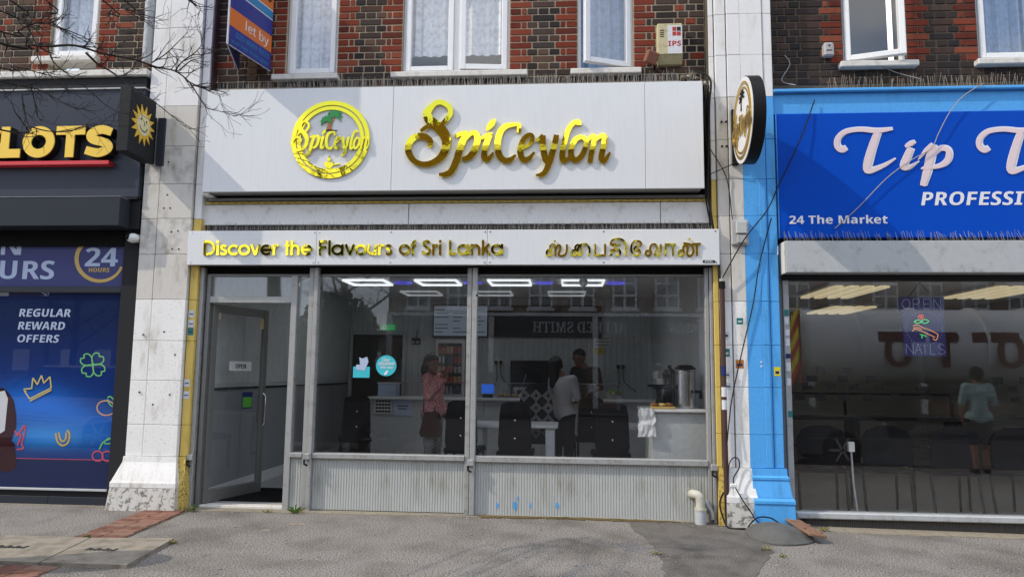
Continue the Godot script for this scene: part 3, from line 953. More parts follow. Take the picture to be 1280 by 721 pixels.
func build_pilasters() -> void:
	var joints := [0.51, 0.82, 1.26, 1.66, 2.08, 2.546, 2.92, 3.287, 3.69, 4.124, 4.56, 4.99, 5.42, 5.85]
	var L := thing("pilaster", "white painted stone pilaster between the dark amusement shop and the food shop", "pilaster")
	bx("core", -4.40, -3.80, 0.0, 7.9, -0.3, 0.075, M.mortar_dark, L, 0.0)
	for i in joints.size() - 1:
		var m: Material = M.white_paint if joints[i] < 2.0 else [M.stone, M.stone_b][i % 2] if joints[i] < 4.0 else M.stone_pale
		block("stone_block", L, -4.41, -4.238, joints[i], joints[i + 1], 0.0, 0.115, m)
		block("stone_block", L, -4.228, -3.868, joints[i], joints[i + 1], 0.0, 0.125, m)
		block("edge_strip", L, -3.858, -3.778, joints[i], joints[i + 1], -0.05, 0.09, M.yellow_paint if joints[i] < 2.9 else M.stone_pale)
		if joints[i] < 2.0: # raised margins of the panel
			bx("panel_margin", -3.925, -3.87, joints[i] + 0.003, joints[i + 1] - 0.003, 0.12, 0.132, m, L, 0.003)
	obj("plinth", flare(-4.405, -3.868, 0.13, [[0.215, 0.085], [0.26, 0.085], [0.28, 0.075], [0.43, 0.02], [0.455, 0.012], [0.508, 0.008]]), M.white_paint, L)
	obj("plinth_base", flare(-4.405, -3.868, 0.13, [[-0.01, 0.105], [0.2, 0.085], [0.213, 0.08]]), M.white_peel, L)
	obj("edge_plinth", flare(-3.862, -3.79, 0.1, [[-0.01, 0.06, 0.0], [0.2, 0.05, 0.0], [0.43, 0.01, 0.0], [0.508, 0.0]]), M.yellow_peel, L)
	for h in [[-4.17, 3.03], [-4.1, 3.03], [-4.14, 3.17], [-4.15, 3.52], [-4.07, 2.78], [-4.0, 2.79], [-4.05, 2.6], [-3.98, 2.6], [-4.3, 1.72], [-4.08, 1.75], [-4.15, 1.02], [-3.98, 1.12], [-4.3, 1.14], [-3.95, 1.52]]:
		var g := MB.new()
		g.tube([Vector3(h[0], h[1], 0.12), Vector3(h[0], h[1], 0.1275)], 0.009, 8)
		obj("bolt_hole", g.mesh(), M.black_gap, L)

	var R := thing("pilaster", "stone pilaster painted half white and half sky blue between the two right shops", "pilaster")
	bx("core", 1.42, 2.03, -0.08, 7.9, -0.3, 0.075, M.mortar_dark, R, 0.0)
	for i in joints.size() - 1:
		var y0: float = joints[i]
		var y1: float = joints[i + 1]
		var painted := y0 < 4.1
		var white: Material = M.white_paint if y0 < 2.0 else M.stone if y0 < 4.1 else M.stone_pale
		var blue: Material = M.blue_paint if painted else M.stone_pale
		block("edge_strip", R, 1.425, 1.472, y0, y1, -0.05, 0.09, M.yellow_paint if y0 < 3.2 else M.stone_pale)
		block("stone_block", R, 1.482, 1.588, y0, y1, 0.0, 0.115, white)
		block("stone_block", R, 1.598, 1.728, y0, y1, 0.0, 0.125, white)
		bx("stone_block", 1.7285, 1.945, y0 + 0.0013, y1 - 0.0013, 0.0, 0.1245, blue, R, 0.001)
		block("stone_block", R, 1.953, 2.04, y0, y1, 0.0, 0.115, blue)
		if painted and y0 < 3.2:
			bx("panel_margin", 1.875, 1.93, y0 + 0.003, y1 - 0.003, 0.12, 0.132, blue, R, 0.003)
	obj("plinth", flare(1.5, 1.728, 0.13, [[0.2, 0.07, 0.2], [0.25, 0.07, 0.2], [0.27, 0.06, 0.2], [0.42, 0.02, 0.2], [0.508, 0.008, 0.2]]), M.white_paint, R)
	obj("plinth_base", flare(1.5, 1.728, 0.13, [[-0.1, 0.08, 0.2], [0.19, 0.07, 0.2], [0.198, 0.068, 0.2]]), M.white_peel, R)
	obj("blue_plinth", flare(1.733, 2.05, 0.131, [[0.252, 0.062, 0.0], [0.4, 0.026, 0.0], [0.41, 0.034, 0.0], [0.43, 0.034, 0.0], [0.445, 0.014, 0.0], [0.508, 0.01, 0.0]]), M.blue_paint, R)
	obj("blue_plinth_band", flare(1.733, 2.05, 0.131, [[0.196, 0.083, 0.0], [0.2, 0.09, 0.0], [0.225, 0.09, 0.0], [0.249, 0.07, 0.0]]), M.blue_paint, R)
	obj("blue_plinth_base", flare(1.733, 2.05, 0.131, [[-0.1, 0.095, 0.0], [0.19, 0.08, 0.0], [0.194, 0.078, 0.0]]), M.blue_paint, R)
	obj("edge_plinth", flare(1.44, 1.49, 0.1, [[-0.1, 0.04, 0.3], [0.2, 0.035, 0.3], [0.43, 0.01, 0.0], [0.508, 0.0]]), M.yellow_peel, R)
	for h in [[1.53, 3.62], [1.575, 3.62], [1.53, 3.87], [1.575, 3.87], [1.85, 1.5], [1.85, 1.46], [1.9, 1.25]]:
		var g := MB.new()
		g.tube([Vector3(h[0], h[1], 0.11), Vector3(h[0], h[1], 0.129)], 0.01, 8)
		obj("bolt_hole", g.mesh(), M.black_gap if h[0] < 1.7 else M.sticker_white, R)

# ---------- the food shop's front ----------
func ribbed(x0: float, x1: float, y0: float, y1: float, z: float, pitch: float, depth: float) -> ArrayMesh:
	var g := MB.new()
	var x := x0
	while x < x1 - 0.001:
		var w := minf(pitch, x1 - x)
		var a := x + w * 0.12
		var b := x + w * 0.28
		var c := x + w * 0.84
		var d := x + w
		g.quad(Vector3(x, y0, z - depth), Vector3(x, y1, z - depth), Vector3(a, y1, z - depth), Vector3(a, y0, z - depth))
		g.quad(Vector3(a, y0, z - depth), Vector3(a, y1, z - depth), Vector3(b, y1, z), Vector3(b, y0, z))
		g.quad(Vector3(b, y0, z), Vector3(b, y1, z), Vector3(c, y1, z), Vector3(c, y0, z))
		g.quad(Vector3(c, y0, z), Vector3(c, y1, z), Vector3(d, y1, z - depth), Vector3(d, y0, z - depth))
		x += w
	g.quad(Vector3(x1, y0, z - 0.06), Vector3(x1, y1, z - 0.06), Vector3(x0, y1, z - 0.06), Vector3(x0, y0, z - 0.06))
	return g.mesh()

func build_middle_shop() -> void:
	var s := thing("shopfront", "grey aluminium shop front with open glass door and ribbed panels below two large windows", "shopfront")
	# posts and rails
	bx("guide_rail", -3.775, -3.735, 0.0, 2.42, -0.02, 0.05, M.alu, s, 0.004)
	bx("door_post", -3.715, -3.675, 0.0, 2.34, -0.08, 0.01, M.alu_dark, s)
	bx("door_post", -2.812, -2.752, 0.0, 2.34, -0.06, 0.02, M.alu, s)
	bx("mullion", -2.625, -2.575, 0.0, 2.42, -0.05, 0.03, M.alu, s)
	bx("guide_rail", -2.567, -2.525, 0.0, 2.42, -0.03, 0.055, M.alu, s, 0.004)
	bx("mullion", -0.995, -0.95, 0.0, 2.42, -0.05, 0.03, M.alu, s)
	bx("guide_rail", -0.942, -0.893, 0.0, 2.42, -0.03, 0.055, M.alu, s, 0.004)
	bx("mullion", 1.352, 1.388, -0.02, 2.42, -0.05, 0.03, M.alu, s)
	bx("guide_rail", 1.394, 1.428, -0.02, 2.42, -0.03, 0.055, M.alu, s, 0.004)
	bx("transom_bar", -3.675, -2.812, 2.06, 2.125, -0.06, 0.012, M.alu, s)
	bx("head_rail", -3.735, -2.625, 2.335, 2.36, -0.06, 0.0, M.alu_dark, s)
	bx("head_rail", -2.525, -0.995, 2.335, 2.36, -0.06, 0.0, M.alu_dark, s)
	bx("head_rail", -0.893, 1.352, 2.335, 2.36, -0.06, 0.0, M.alu_dark, s)
	bx("sill_rail", -2.752, -2.626, 0.515, 0.56, -0.06, 0.035, M.alu, s, 0.005)
	bx("sill_rail", -2.525, -0.996, 0.51, 0.562, -0.06, 0.045, M.alu, s, 0.006)
	bx("sill_rail", -0.893, 1.351, 0.505, 0.562, -0.06, 0.045, M.alu, s, 0.006)
	# glass
	bx("pane", -3.67, -2.815, 2.127, 2.334, -0.03, -0.018, M.glass, s, 0.0)
	bx("inner_pane", -3.67, -2.815, 2.127, 2.334, -0.05, -0.044, M.glass, s, 0.0)
	bx("pane", -2.75, -2.627, 0.562, 2.334, -0.03, -0.018, M.glass, s, 0.0)
	bx("inner_pane", -2.75, -2.627, 0.562, 2.334, -0.05, -0.044, M.glass, s, 0.0)
	bx("pane", -2.573, -0.997, 0.563, 2.334, -0.03, -0.018, M.glass_dusty, s, 0.0)
	bx("pane", -0.948, 1.35, 0.563, 2.334, -0.03, -0.018, M.glass_dusty, s, 0.0)
	# ribbed panels below
	obj("riser_panel", ribbed(-2.752, -2.626, 0.0, 0.514, 0.0, 0.027, 0.006), M.riser, s)
	obj("riser_panel", ribbed(-2.525, -0.996, 0.012, 0.509, 0.0, 0.027, 0.006), M.riser, s)
	obj("riser_panel", ribbed(-0.893, 1.351, -0.02, 0.504, 0.0, 0.027, 0.006), M.riser, s)
	# locks at the feet of the guide rails
	for p in [[-2.56, 0.53], [-0.93, 0.5], [1.405, 0.5], [-3.757, 0.5]]:
		var l := bx("lock", p[0] - 0.035, p[0] + 0.03, p[1] - 0.03, p[1] + 0.03, 0.045, 0.085, M.alu, s, 0.006)
		var g := MB.new()
		g.tube([Vector3(-0.02, -0.03, 0.02), Vector3(-0.02, -0.07, 0.02), Vector3(0.015, -0.085, 0.02)], 0.011, 8)
		obj("padlock", g.mesh(), M.black_metal, l)
	bx("wall_stud", -0.905, -0.885, 2.13, 2.15, 0.05, 0.06, M.black_metal, s)
	# splashes of blue paint on the panel
	for p in [[-0.67, 0.09, 0.02], [-0.5, 0.1, 0.028], [-0.47, 0.16, 0.015], [-0.35, 0.1, 0.014], [-0.09, 0.1, 0.02]]:
		var g := MB.new()
		var pts := PackedVector2Array()
		for k in 9:
			var r: float = p[2] * rng.randf_range(0.5, 1.2)
			pts.append(Vector2(p[0] + cos(TAU * k / 9) * r * 0.7, p[1] + sin(TAU * k / 9) * r * 1.7))
		g.poly(pts, 0.0005, 0.0035)
		obj("paint_splash", g.mesh(), M.blue_paint, s)
	# roller shutter housing, dark recess and boards above the glass
	bx("shutter_box", -3.735, 1.43, 2.425, 2.8, -0.2, 0.06, M.black_metal, s, 0.004)
	bx("soffit", -3.735, 1.43, 2.362, 2.423, -0.12, -0.02, M.black_gap, s, 0.0)
	bx("netting_board", -3.76, 1.44, 2.802, 2.862, -0.1, 0.0, M.riser_dark, s, 0.002)
	for r in [[-3.83, -1.62], [-1.613, 0.93], [0.937, 1.41]]:
		bx("fascia_board", r[0], r[1], 2.868, 3.085, -0.1, 0.025, M.beam_white, s, 0.005)
	bx("yellow_strip", -3.77, 1.41, 3.09, 3.112, -0.1, 0.04, M.yellow_peel, s, 0.003)
	bx("flashing", -3.72, 1.37, 3.118, 3.145, -0.1, 0.07, M.alu_dark, s, 0.002)
	bx("recess_board", -3.76, 1.4, 3.146, 4.3, -0.3, -0.04, M.black_gap, s, 0.0)
	bx("timber_batten", -2.55, -2.15, 2.803, 2.836, 0.001, 0.03, M.nest, s, 0.003)
	bx("wedge", -3.735, -3.66, 3.15, 3.172, 0.0, 0.2, M.beam_white, s, 0.004)
	# threshold
	bx("threshold", -3.675, -2.815, -0.02, 0.028, -0.12, 0.0, M.upvc_dirty, s, 0.004)
	# the open door, hinged on the left and swung inwards
	var d := Node3D.new()
	d.name = "door"
	s.add_child(d, true)
	d.position = Vector3(-3.668, 0.035, -0.04)
	d.rotation.y = deg_to_rad(73.0)
	var g := MB.new()
	g.box(Vector3(0, 0, -0.022), Vector3(0.07, 2.015, 0.022), 0.004)
	g.box(Vector3(0.79, 0, -0.022), Vector3(0.86, 2.015, 0.022), 0.004)
	g.box(Vector3(0.07, 0, -0.0215), Vector3(0.79, 0.12, 0.0215), 0.004)
	g.box(Vector3(0.07, 1.93, -0.0215), Vector3(0.79, 2.015, 0.0215), 0.004)
	obj("door_frame", g.mesh(), M.alu_dark, d)
	bx("door_glass", 0.07, 0.79, 0.12, 1.93, -0.006, 0.006, M.glass_dusty, d, 0.0)
	for zz in [-0.05, 0.05]:
		var h := MB.new()
		h.tube([Vector3(0.825, 0.72, 0.02 * sign(zz)), Vector3(0.825, 0.75, zz), Vector3(0.825, 1.05, zz), Vector3(0.825, 1.08, 0.02 * sign(zz))], 0.011, 8)
		obj("handle", h.mesh(), M.chrome, d)
	var op := bx("open_sign", 0.28, 0.62, 1.33, 1.43, 0.008, 0.011, M.paper, d, 0.001)
	text_obj("lettering", "OPEN", true, 0.05, 0.002, M.ink, op, Vector3(-0.08, -0.025, 0.0026), 0.16)
	var gs := bx("green_sticker", 0.5, 0.66, 0.92, 1.1, 0.008, 0.011, M.sticker_navy, d, 0.001)
	obj("green_patch", box_mesh(Vector3(0.14, 0.11, 0.002), 0.0), M.sticker_green, gs, Vector3(0, -0.02, 0.003))
	bx("hinge_plate", 0.72, 0.78, 1.8, 1.92, 0.008, 0.02, M.cream_box, d, 0.003)
	bx("hinge_plate", 0.08, 0.11, 1.86, 1.93, 0.008, 0.02, M.cream_box, d, 0.003)
	# stickers on the inside of the window
	var st := thing("window_sticker", "pale blue round sticker with a hand on the left window", "sticker")
	var c := MB.new()
	c.tube([Vector3(-1.812, 1.432, -0.017), Vector3(-1.812, 1.432, -0.0145)], 0.104, 28)
	obj("disc", c.mesh(), M.sticker_cyan, st)
	text_obj("lettering", "Clear", true, 0.035, 0.002, M.letter_white, st, Vector3(-1.855, 1.475, -0.013), 0.08, 0.2)
	text_obj("lettering", "refreshment", true, 0.04, 0.002, M.letter_white, st, Vector3(-1.895, 1.435, -0.013), 0.165, 0.2)
	text_obj("lettering", "this way", true, 0.035, 0.002, M.letter_white, st, Vector3(-1.875, 1.395, -0.013), 0.13, 0.2)
	var hg := MB.new()
	hg.stroke([[-1.83, 1.345, 0.02], [-1.81, 1.36, 0.025], [-1.795, 1.385, 0.012]], -0.0145, -0.0125)
	obj("hand", hg.mesh(), M.letter_white, st)
	var st2 := thing("window_sticker", "pale blue sticker of a tissue box on the left window", "sticker")
	var q := MB.new()
	q.poly(PackedVector2Array([Vector2(-2.15, 1.31), Vector2(-1.98, 1.31), Vector2(-1.98, 1.42), Vector2(-2.15, 1.42)]), -0.017, -0.0145)
	obj("box_shape", q.mesh(), M.sticker_cyan, st2)
	var q2 := MB.new()
	q2.poly(PackedVector2Array([Vector2(-2.12, 1.39), Vector2(-2.03, 1.38), Vector2(-1.995, 1.47), Vector2(-2.01, 1.52), Vector2(-2.06, 1.5), Vector2(-2.09, 1.515), Vector2(-2.08, 1.44), Vector2(-2.12, 1.44)]), -0.0142, -0.0125)
	obj("tissue", q2.mesh(), M.print_pale, st2)

# ---------- main sign ----------
func sxy(zx: float, zy: float, zw: float, sheet_no: int) -> Array: # drawing units of the lettering -> metres on the sign
	var k := 6.007 if sheet_no == 0 else 7.207
	var px := (500.0 if sheet_no == 0 else 630.0) + zx / k
	var py := (110.0 if sheet_no == 0 else 130.0) + zy / k
	var u := px - 600.0
	return [-0.865 + u * 0.00812 - 0.0000012 * u * u, 3.477 + (200.0 - py) * 0.0083 - 0.0001 * u, zw / k * 0.0081]

func script_letters() -> Array: # [name, [stroke, ...]]
	return [
		["letter_s", 0, [[[232, 150, 50], [205, 195, 62], [225, 250, 72], [290, 300, 80], [340, 365, 78], [352, 430, 66], [325, 510, 58], [265, 560, 46], [190, 578, 40], [120, 555, 42], [80, 500, 48], [72, 440, 48], [105, 385, 50], [160, 366, 46], [212, 385, 48], [236, 420, 40], [222, 450, 26]],
			[[312, 285, 30], [352, 240, 38], [378, 195, 38], [365, 148, 38], [312, 115, 38], [262, 122, 40], [228, 160, 44]],
			[[250, 285, 30], [200, 300, 30], [160, 332, 24]]]],
		["letter_p", 0, [[[412, 372, 26], [455, 352, 34], [508, 340, 30]], [[505, 350, 40], [475, 400, 52], [448, 480, 52], [425, 560, 52], [392, 628, 48], [350, 652, 40], [302, 652, 20]], [[490, 400, 20], [530, 350, 36], [568, 350, 44], [582, 400, 48], [562, 470, 50], [522, 525, 44], [470, 540, 30]]]],
		["letter_i", 0, [[[600, 390, 16], [640, 368, 30], [692, 345, 14]], [[672, 360, 44], [650, 420, 46], [634, 490, 46], [638, 535, 46], [668, 535, 36], [702, 490, 14]], [[648, 328, 10], [668, 300, 40], [690, 272, 44], [714, 242, 10]]]],
		["letter_c", 1, [[[128, 268, 34], [132, 230, 38], [128, 195, 34], [85, 196, 36], [20, 208, 50], [-30, 250, 58], [-56, 330, 58], [-58, 410, 58], [-36, 480, 56], [10, 515, 52], [60, 505, 44], [104, 465, 18]]]],
		["letter_e", 1, [[[150, 410, 22], [205, 385, 30], [250, 335, 38], [248, 295, 36], [222, 285, 34], [180, 315, 42], [150, 380, 50], [145, 450, 54], [175, 508, 50], [225, 495, 42], [270, 440, 16]]]],
		["letter_y", 1, [[[285, 345, 22], [315, 320, 28], [350, 292, 40]], [[345, 292, 52], [345, 360, 54], [355, 440, 56], [375, 510, 56], [400, 530, 50]], [[470, 288, 46], [455, 360, 52], [430, 450, 54], [402, 540, 54], [370, 610, 46], [330, 640, 38], [285, 642, 14]]]],
		["letter_l", 1, [[[672, 200, 44], [668, 172, 40], [628, 180, 40], [585, 225, 44], [558, 290, 46], [535, 380, 50], [522, 460, 52], [530, 515, 50], [570, 500, 34], [600, 455, 14]]]],
		["letter_o", 1, [[[700, 300, 40], [640, 330, 46], [605, 400, 50], [602, 470, 50], [640, 510, 48], [690, 480, 48], [728, 410, 46], [738, 345, 44], [705, 300, 38]]]],
		["letter_n", 1, [[[745, 345, 26], [775, 310, 34], [812, 300, 40], [802, 380, 46], [785, 450, 46], [772, 530, 44]], [[815, 350, 20], [850, 310, 34], [900, 296, 46], [902, 360, 50], [885, 430, 50], [876, 495, 50], [905, 515, 44], [955, 440, 16]]]],
	]

func build_main_sign() -> void:
	var s := thing("fascia_sign", "large white signboard with round gold logo and gold script lettering", "sign")
	for r in [[-3.72, -1.762], [-1.759, 0.768], [0.771, 1.334]]:
		bx("panel", r[0], r[1], 3.173, 4.256, 0.19, 0.22, M.sign_white, s, 0.004)
	bx("tray", -3.7, 1.314, 3.178, 4.25, -0.02, 0.188, M.sign_side, s, 0.003)
	for L in script_letters():
		var g := MB.new()
		var i := 0
		for st in L[2]:
			var pts := []
			for p in st:
				pts.append(sxy(p[0], p[1], p[2], L[1]))
			g.stroke(pts, 0.232, 0.25 + 0.001 * i, 5)
			i += 1
		obj(L[0], g.mesh(), M.gold, s)
	# round logo
	var logo := Node3D.new()
	logo.name = "round_logo"
	s.add_child(logo, true)
	var c := Vector2(-2.395, 3.705)
	for r in [[0.383, 0.044], [0.33, 0.038]]:
		var ring := []
		for k in 48:
			ring.append([c.x + cos(TAU * k / 48) * r[0], c.y + sin(TAU * k / 48) * r[0], r[1]])
		var g := MB.new()
		g.stroke(ring, 0.224, 0.236, 2, true)
		obj("ring", g.mesh(), M.gold, logo)
	for L in script_letters():
		var g := MB.new()
		var i := 0
		for st in L[2]:
			var pts := []
			for p in st:
				var q := sxy(p[0], p[1], p[2], L[1])
				pts.append([c.x - 0.405 + (q[0] + 1.626) * 0.392, 3.905 + (q[1] - 4.1) * 0.47, q[2] * 0.44])
			g.stroke(pts, 0.238, 0.25 + 0.001 * i, 4)
			i += 1
		obj(L[0], g.mesh(), M.gold, logo)
	mk("palm_green", Color(0.03, 0.32, 0.07), 0.4)
	mk("palm_trunk", Color(0.5, 0.18, 0.06), 0.4)
	var pt := MB.new()
	pt.stroke([[-2.41, 3.81, 0.05], [-2.405, 3.86, 0.03], [-2.385, 3.9, 0.022], [-2.365, 3.945, 0.018]], 0.223, 0.23)
	pt.stroke([[-2.43, 3.815, 0.03], [-2.42, 3.86, 0.022], [-2.44, 3.895, 0.014]], 0.223, 0.2315)
	obj("palm_trunk", pt.mesh(), M.palm_trunk, logo)
	var pl := MB.new()
	var z := 0.232
	for f in [[-2.363, 3.948, 0.085, 9], [-2.442, 3.9, 0.062, 8]]:
		for k in f[3]:
			var a: float = PI * (-0.15 + 1.3 * k / (f[3] - 1))
			var r: float = f[2]
			pl.stroke([[f[0], f[1], 0.014], [f[0] + cos(a) * r * 0.6, f[1] + sin(a) * r * 0.6 + 0.01, 0.022], [f[0] + cos(a) * r, f[1] + sin(a) * r - 0.018, 0.004]], 0.223, z, 3)
			z += 0.0004
	obj("palm_leaves", pl.mesh(), M.palm_green, logo)
	var pb := MB.new()
	pb.stroke([[-2.48, 3.80, 0.008], [-2.42, 3.803, 0.01], [-2.33, 3.80, 0.008]], 0.223, 0.229)
	obj("ground_line", pb.mesh(), M.ink, logo)
	var cup := MB.new()
	cup.poly(PackedVector2Array([Vector2(-2.45, 3.47), Vector2(-2.355, 3.47), Vector2(-2.36, 3.43), Vector2(-2.385, 3.405), Vector2(-2.425, 3.405), Vector2(-2.447, 3.43)]), 0.223, 0.232)
	cup.stroke([[-2.47, 3.4, 0.012], [-2.4, 3.393, 0.014], [-2.33, 3.402, 0.01]], 0.223, 0.2335)
	cup.stroke([[-2.355, 3.44, 0.01], [-2.32, 3.448, 0.012], [-2.29, 3.45, 0.008]], 0.223, 0.2345)
	cup.stroke([[-2.41, 3.475, 0.02], [-2.4, 3.5, 0.03], [-2.405, 3.535, 0.004]], 0.223, 0.2345)
	obj("cup", cup.mesh(), M.gold, logo)

# ---------- lower sign ----------
func arc(cx: float, cy: float, rx: float, ry: float, a0: float, a1: float, n: int, w: float) -> Array:
	var out := []
	for k in n + 1:
		var a := deg_to_rad(lerpf(a0, a1, float(k) / n))
		out.append([cx + cos(a) * rx, cy + sin(a) * ry, w])
	return out

func glyph(ch: String) -> Array: # [advance, [[points, closed], ...]]
	var w := 0.155
	var ln := func(a: float, b: float, c: float, d: float) -> Array: return [[[a, b, w], [c, d, w]], false]
	match ch:
		"D": return [0.86, [ln.call(0.1, 0.0, 0.1, 1.0), [[[0.1, 0.925, w], [0.35, 0.925, w], [0.6, 0.82, w], [0.73, 0.5, w], [0.6, 0.18, w], [0.35, 0.075, w], [0.1, 0.075, w]], false]]]
		"F": return [0.62, [ln.call(0.1, 0.0, 0.1, 1.0), ln.call(0.1, 0.925, 0.55, 0.925), ln.call(0.1, 0.53, 0.52, 0.53)]]
		"S": return [0.68, [[[[0.52, 0.79, w], [0.42, 0.91, w], [0.27, 0.925, w], [0.13, 0.84, w], [0.13, 0.68, w], [0.3, 0.54, w], [0.5, 0.4, w], [0.53, 0.23, w], [0.42, 0.09, w], [0.26, 0.075, w], [0.1, 0.16, w], [0.05, 0.28, w]], false]]]
		"L": return [0.56, [ln.call(0.1, 0.0, 0.1, 1.0), ln.call(0.1, 0.075, 0.52, 0.075)]]
		"o": return [0.8, [[arc(0.4, 0.36, 0.315, 0.29, 0, 345, 23, w), true]]]
		"c": return [0.7, [[arc(0.4, 0.36, 0.315, 0.29, 42, 318, 18, w), false]]]
		"e": return [0.8, [[arc(0.4, 0.36, 0.315, 0.29, 0, 318, 20, w), false], ln.call(0.1, 0.36, 0.76, 0.36)]]
		"a": return [0.9, [[arc(0.4, 0.36, 0.315, 0.29, 0, 345, 23, w), true], ln.call(0.74, 0.0, 0.74, 0.73)]]
		"n": return [0.74, [ln.call(0.1, 0.0, 0.1, 0.73), [[[0.1, 0.4, w], [0.16, 0.57, w], [0.34, 0.655, w], [0.52, 0.57, w], [0.58, 0.4, w], [0.58, 0.2, w], [0.58, 0.0, w]], false]]]
		"h": return [0.74, [ln.call(0.1, 0.0, 0.1, 1.0), [[[0.1, 0.4, w], [0.16, 0.57, w], [0.34, 0.655, w], [0.52, 0.57, w], [0.58, 0.4, w], [0.58, 0.2, w], [0.58, 0.0, w]], false]]]
		"u": return [0.74, [ln.call(0.58, 0.0, 0.58, 0.73), [[[0.58, 0.33, w], [0.52, 0.16, w], [0.34, 0.075, w], [0.16, 0.16, w], [0.1, 0.33, w], [0.1, 0.5, w], [0.1, 0.73, w]], false]]]
		"r": return [0.44, [ln.call(0.1, 0.0, 0.1, 0.73), [[[0.1, 0.4, w], [0.15, 0.56, w], [0.26, 0.65, w], [0.4, 0.65, w]], false]]]
		"v": return [0.66, [ln.call(0.06, 0.73, 0.33, 0.02), ln.call(0.33, 0.02, 0.6, 0.73)]]
		"s": return [0.54, [[[[0.42, 0.57, w], [0.3, 0.655, w], [0.14, 0.6, w], [0.14, 0.46, w], [0.3, 0.37, w], [0.43, 0.27, w], [0.42, 0.13, w], [0.25, 0.07, w], [0.07, 0.15, w]], false]]]
		"i": return [0.24, [ln.call(0.11, 0.0, 0.11, 0.73), ln.call(0.11, 0.82, 0.11, 1.0)]]
		"l": return [0.24, [ln.call(0.11, 0.0, 0.11, 1.0)]]
		"t": return [0.4, [ln.call(0.18, 0.0, 0.18, 0.98), ln.call(0.01, 0.655, 0.36, 0.655)]]
		"f": return [0.4, [[[[0.16, 0.0, w], [0.16, 0.4, w], [0.16, 0.74, w], [0.22, 0.9, w], [0.38, 0.93, w]], false], ln.call(0.0, 0.655, 0.36, 0.655)]]
		"k": return [0.62, [ln.call(0.1, 0.0, 0.1, 1.0), ln.call(0.14, 0.33, 0.52, 0.73), ln.call(0.24, 0.44, 0.55, 0.0)]]
	return [0.3, []]

# the lettering leans forward by a degree or two
func tilt(o: MeshInstance3D, deg: float) -> void:
	var c := o.mesh.get_aabb().get_center()
	o.rotation.x = deg_to_rad(deg)
	o.position = c - o.basis * c + Vector3(0, 0, 0.003)

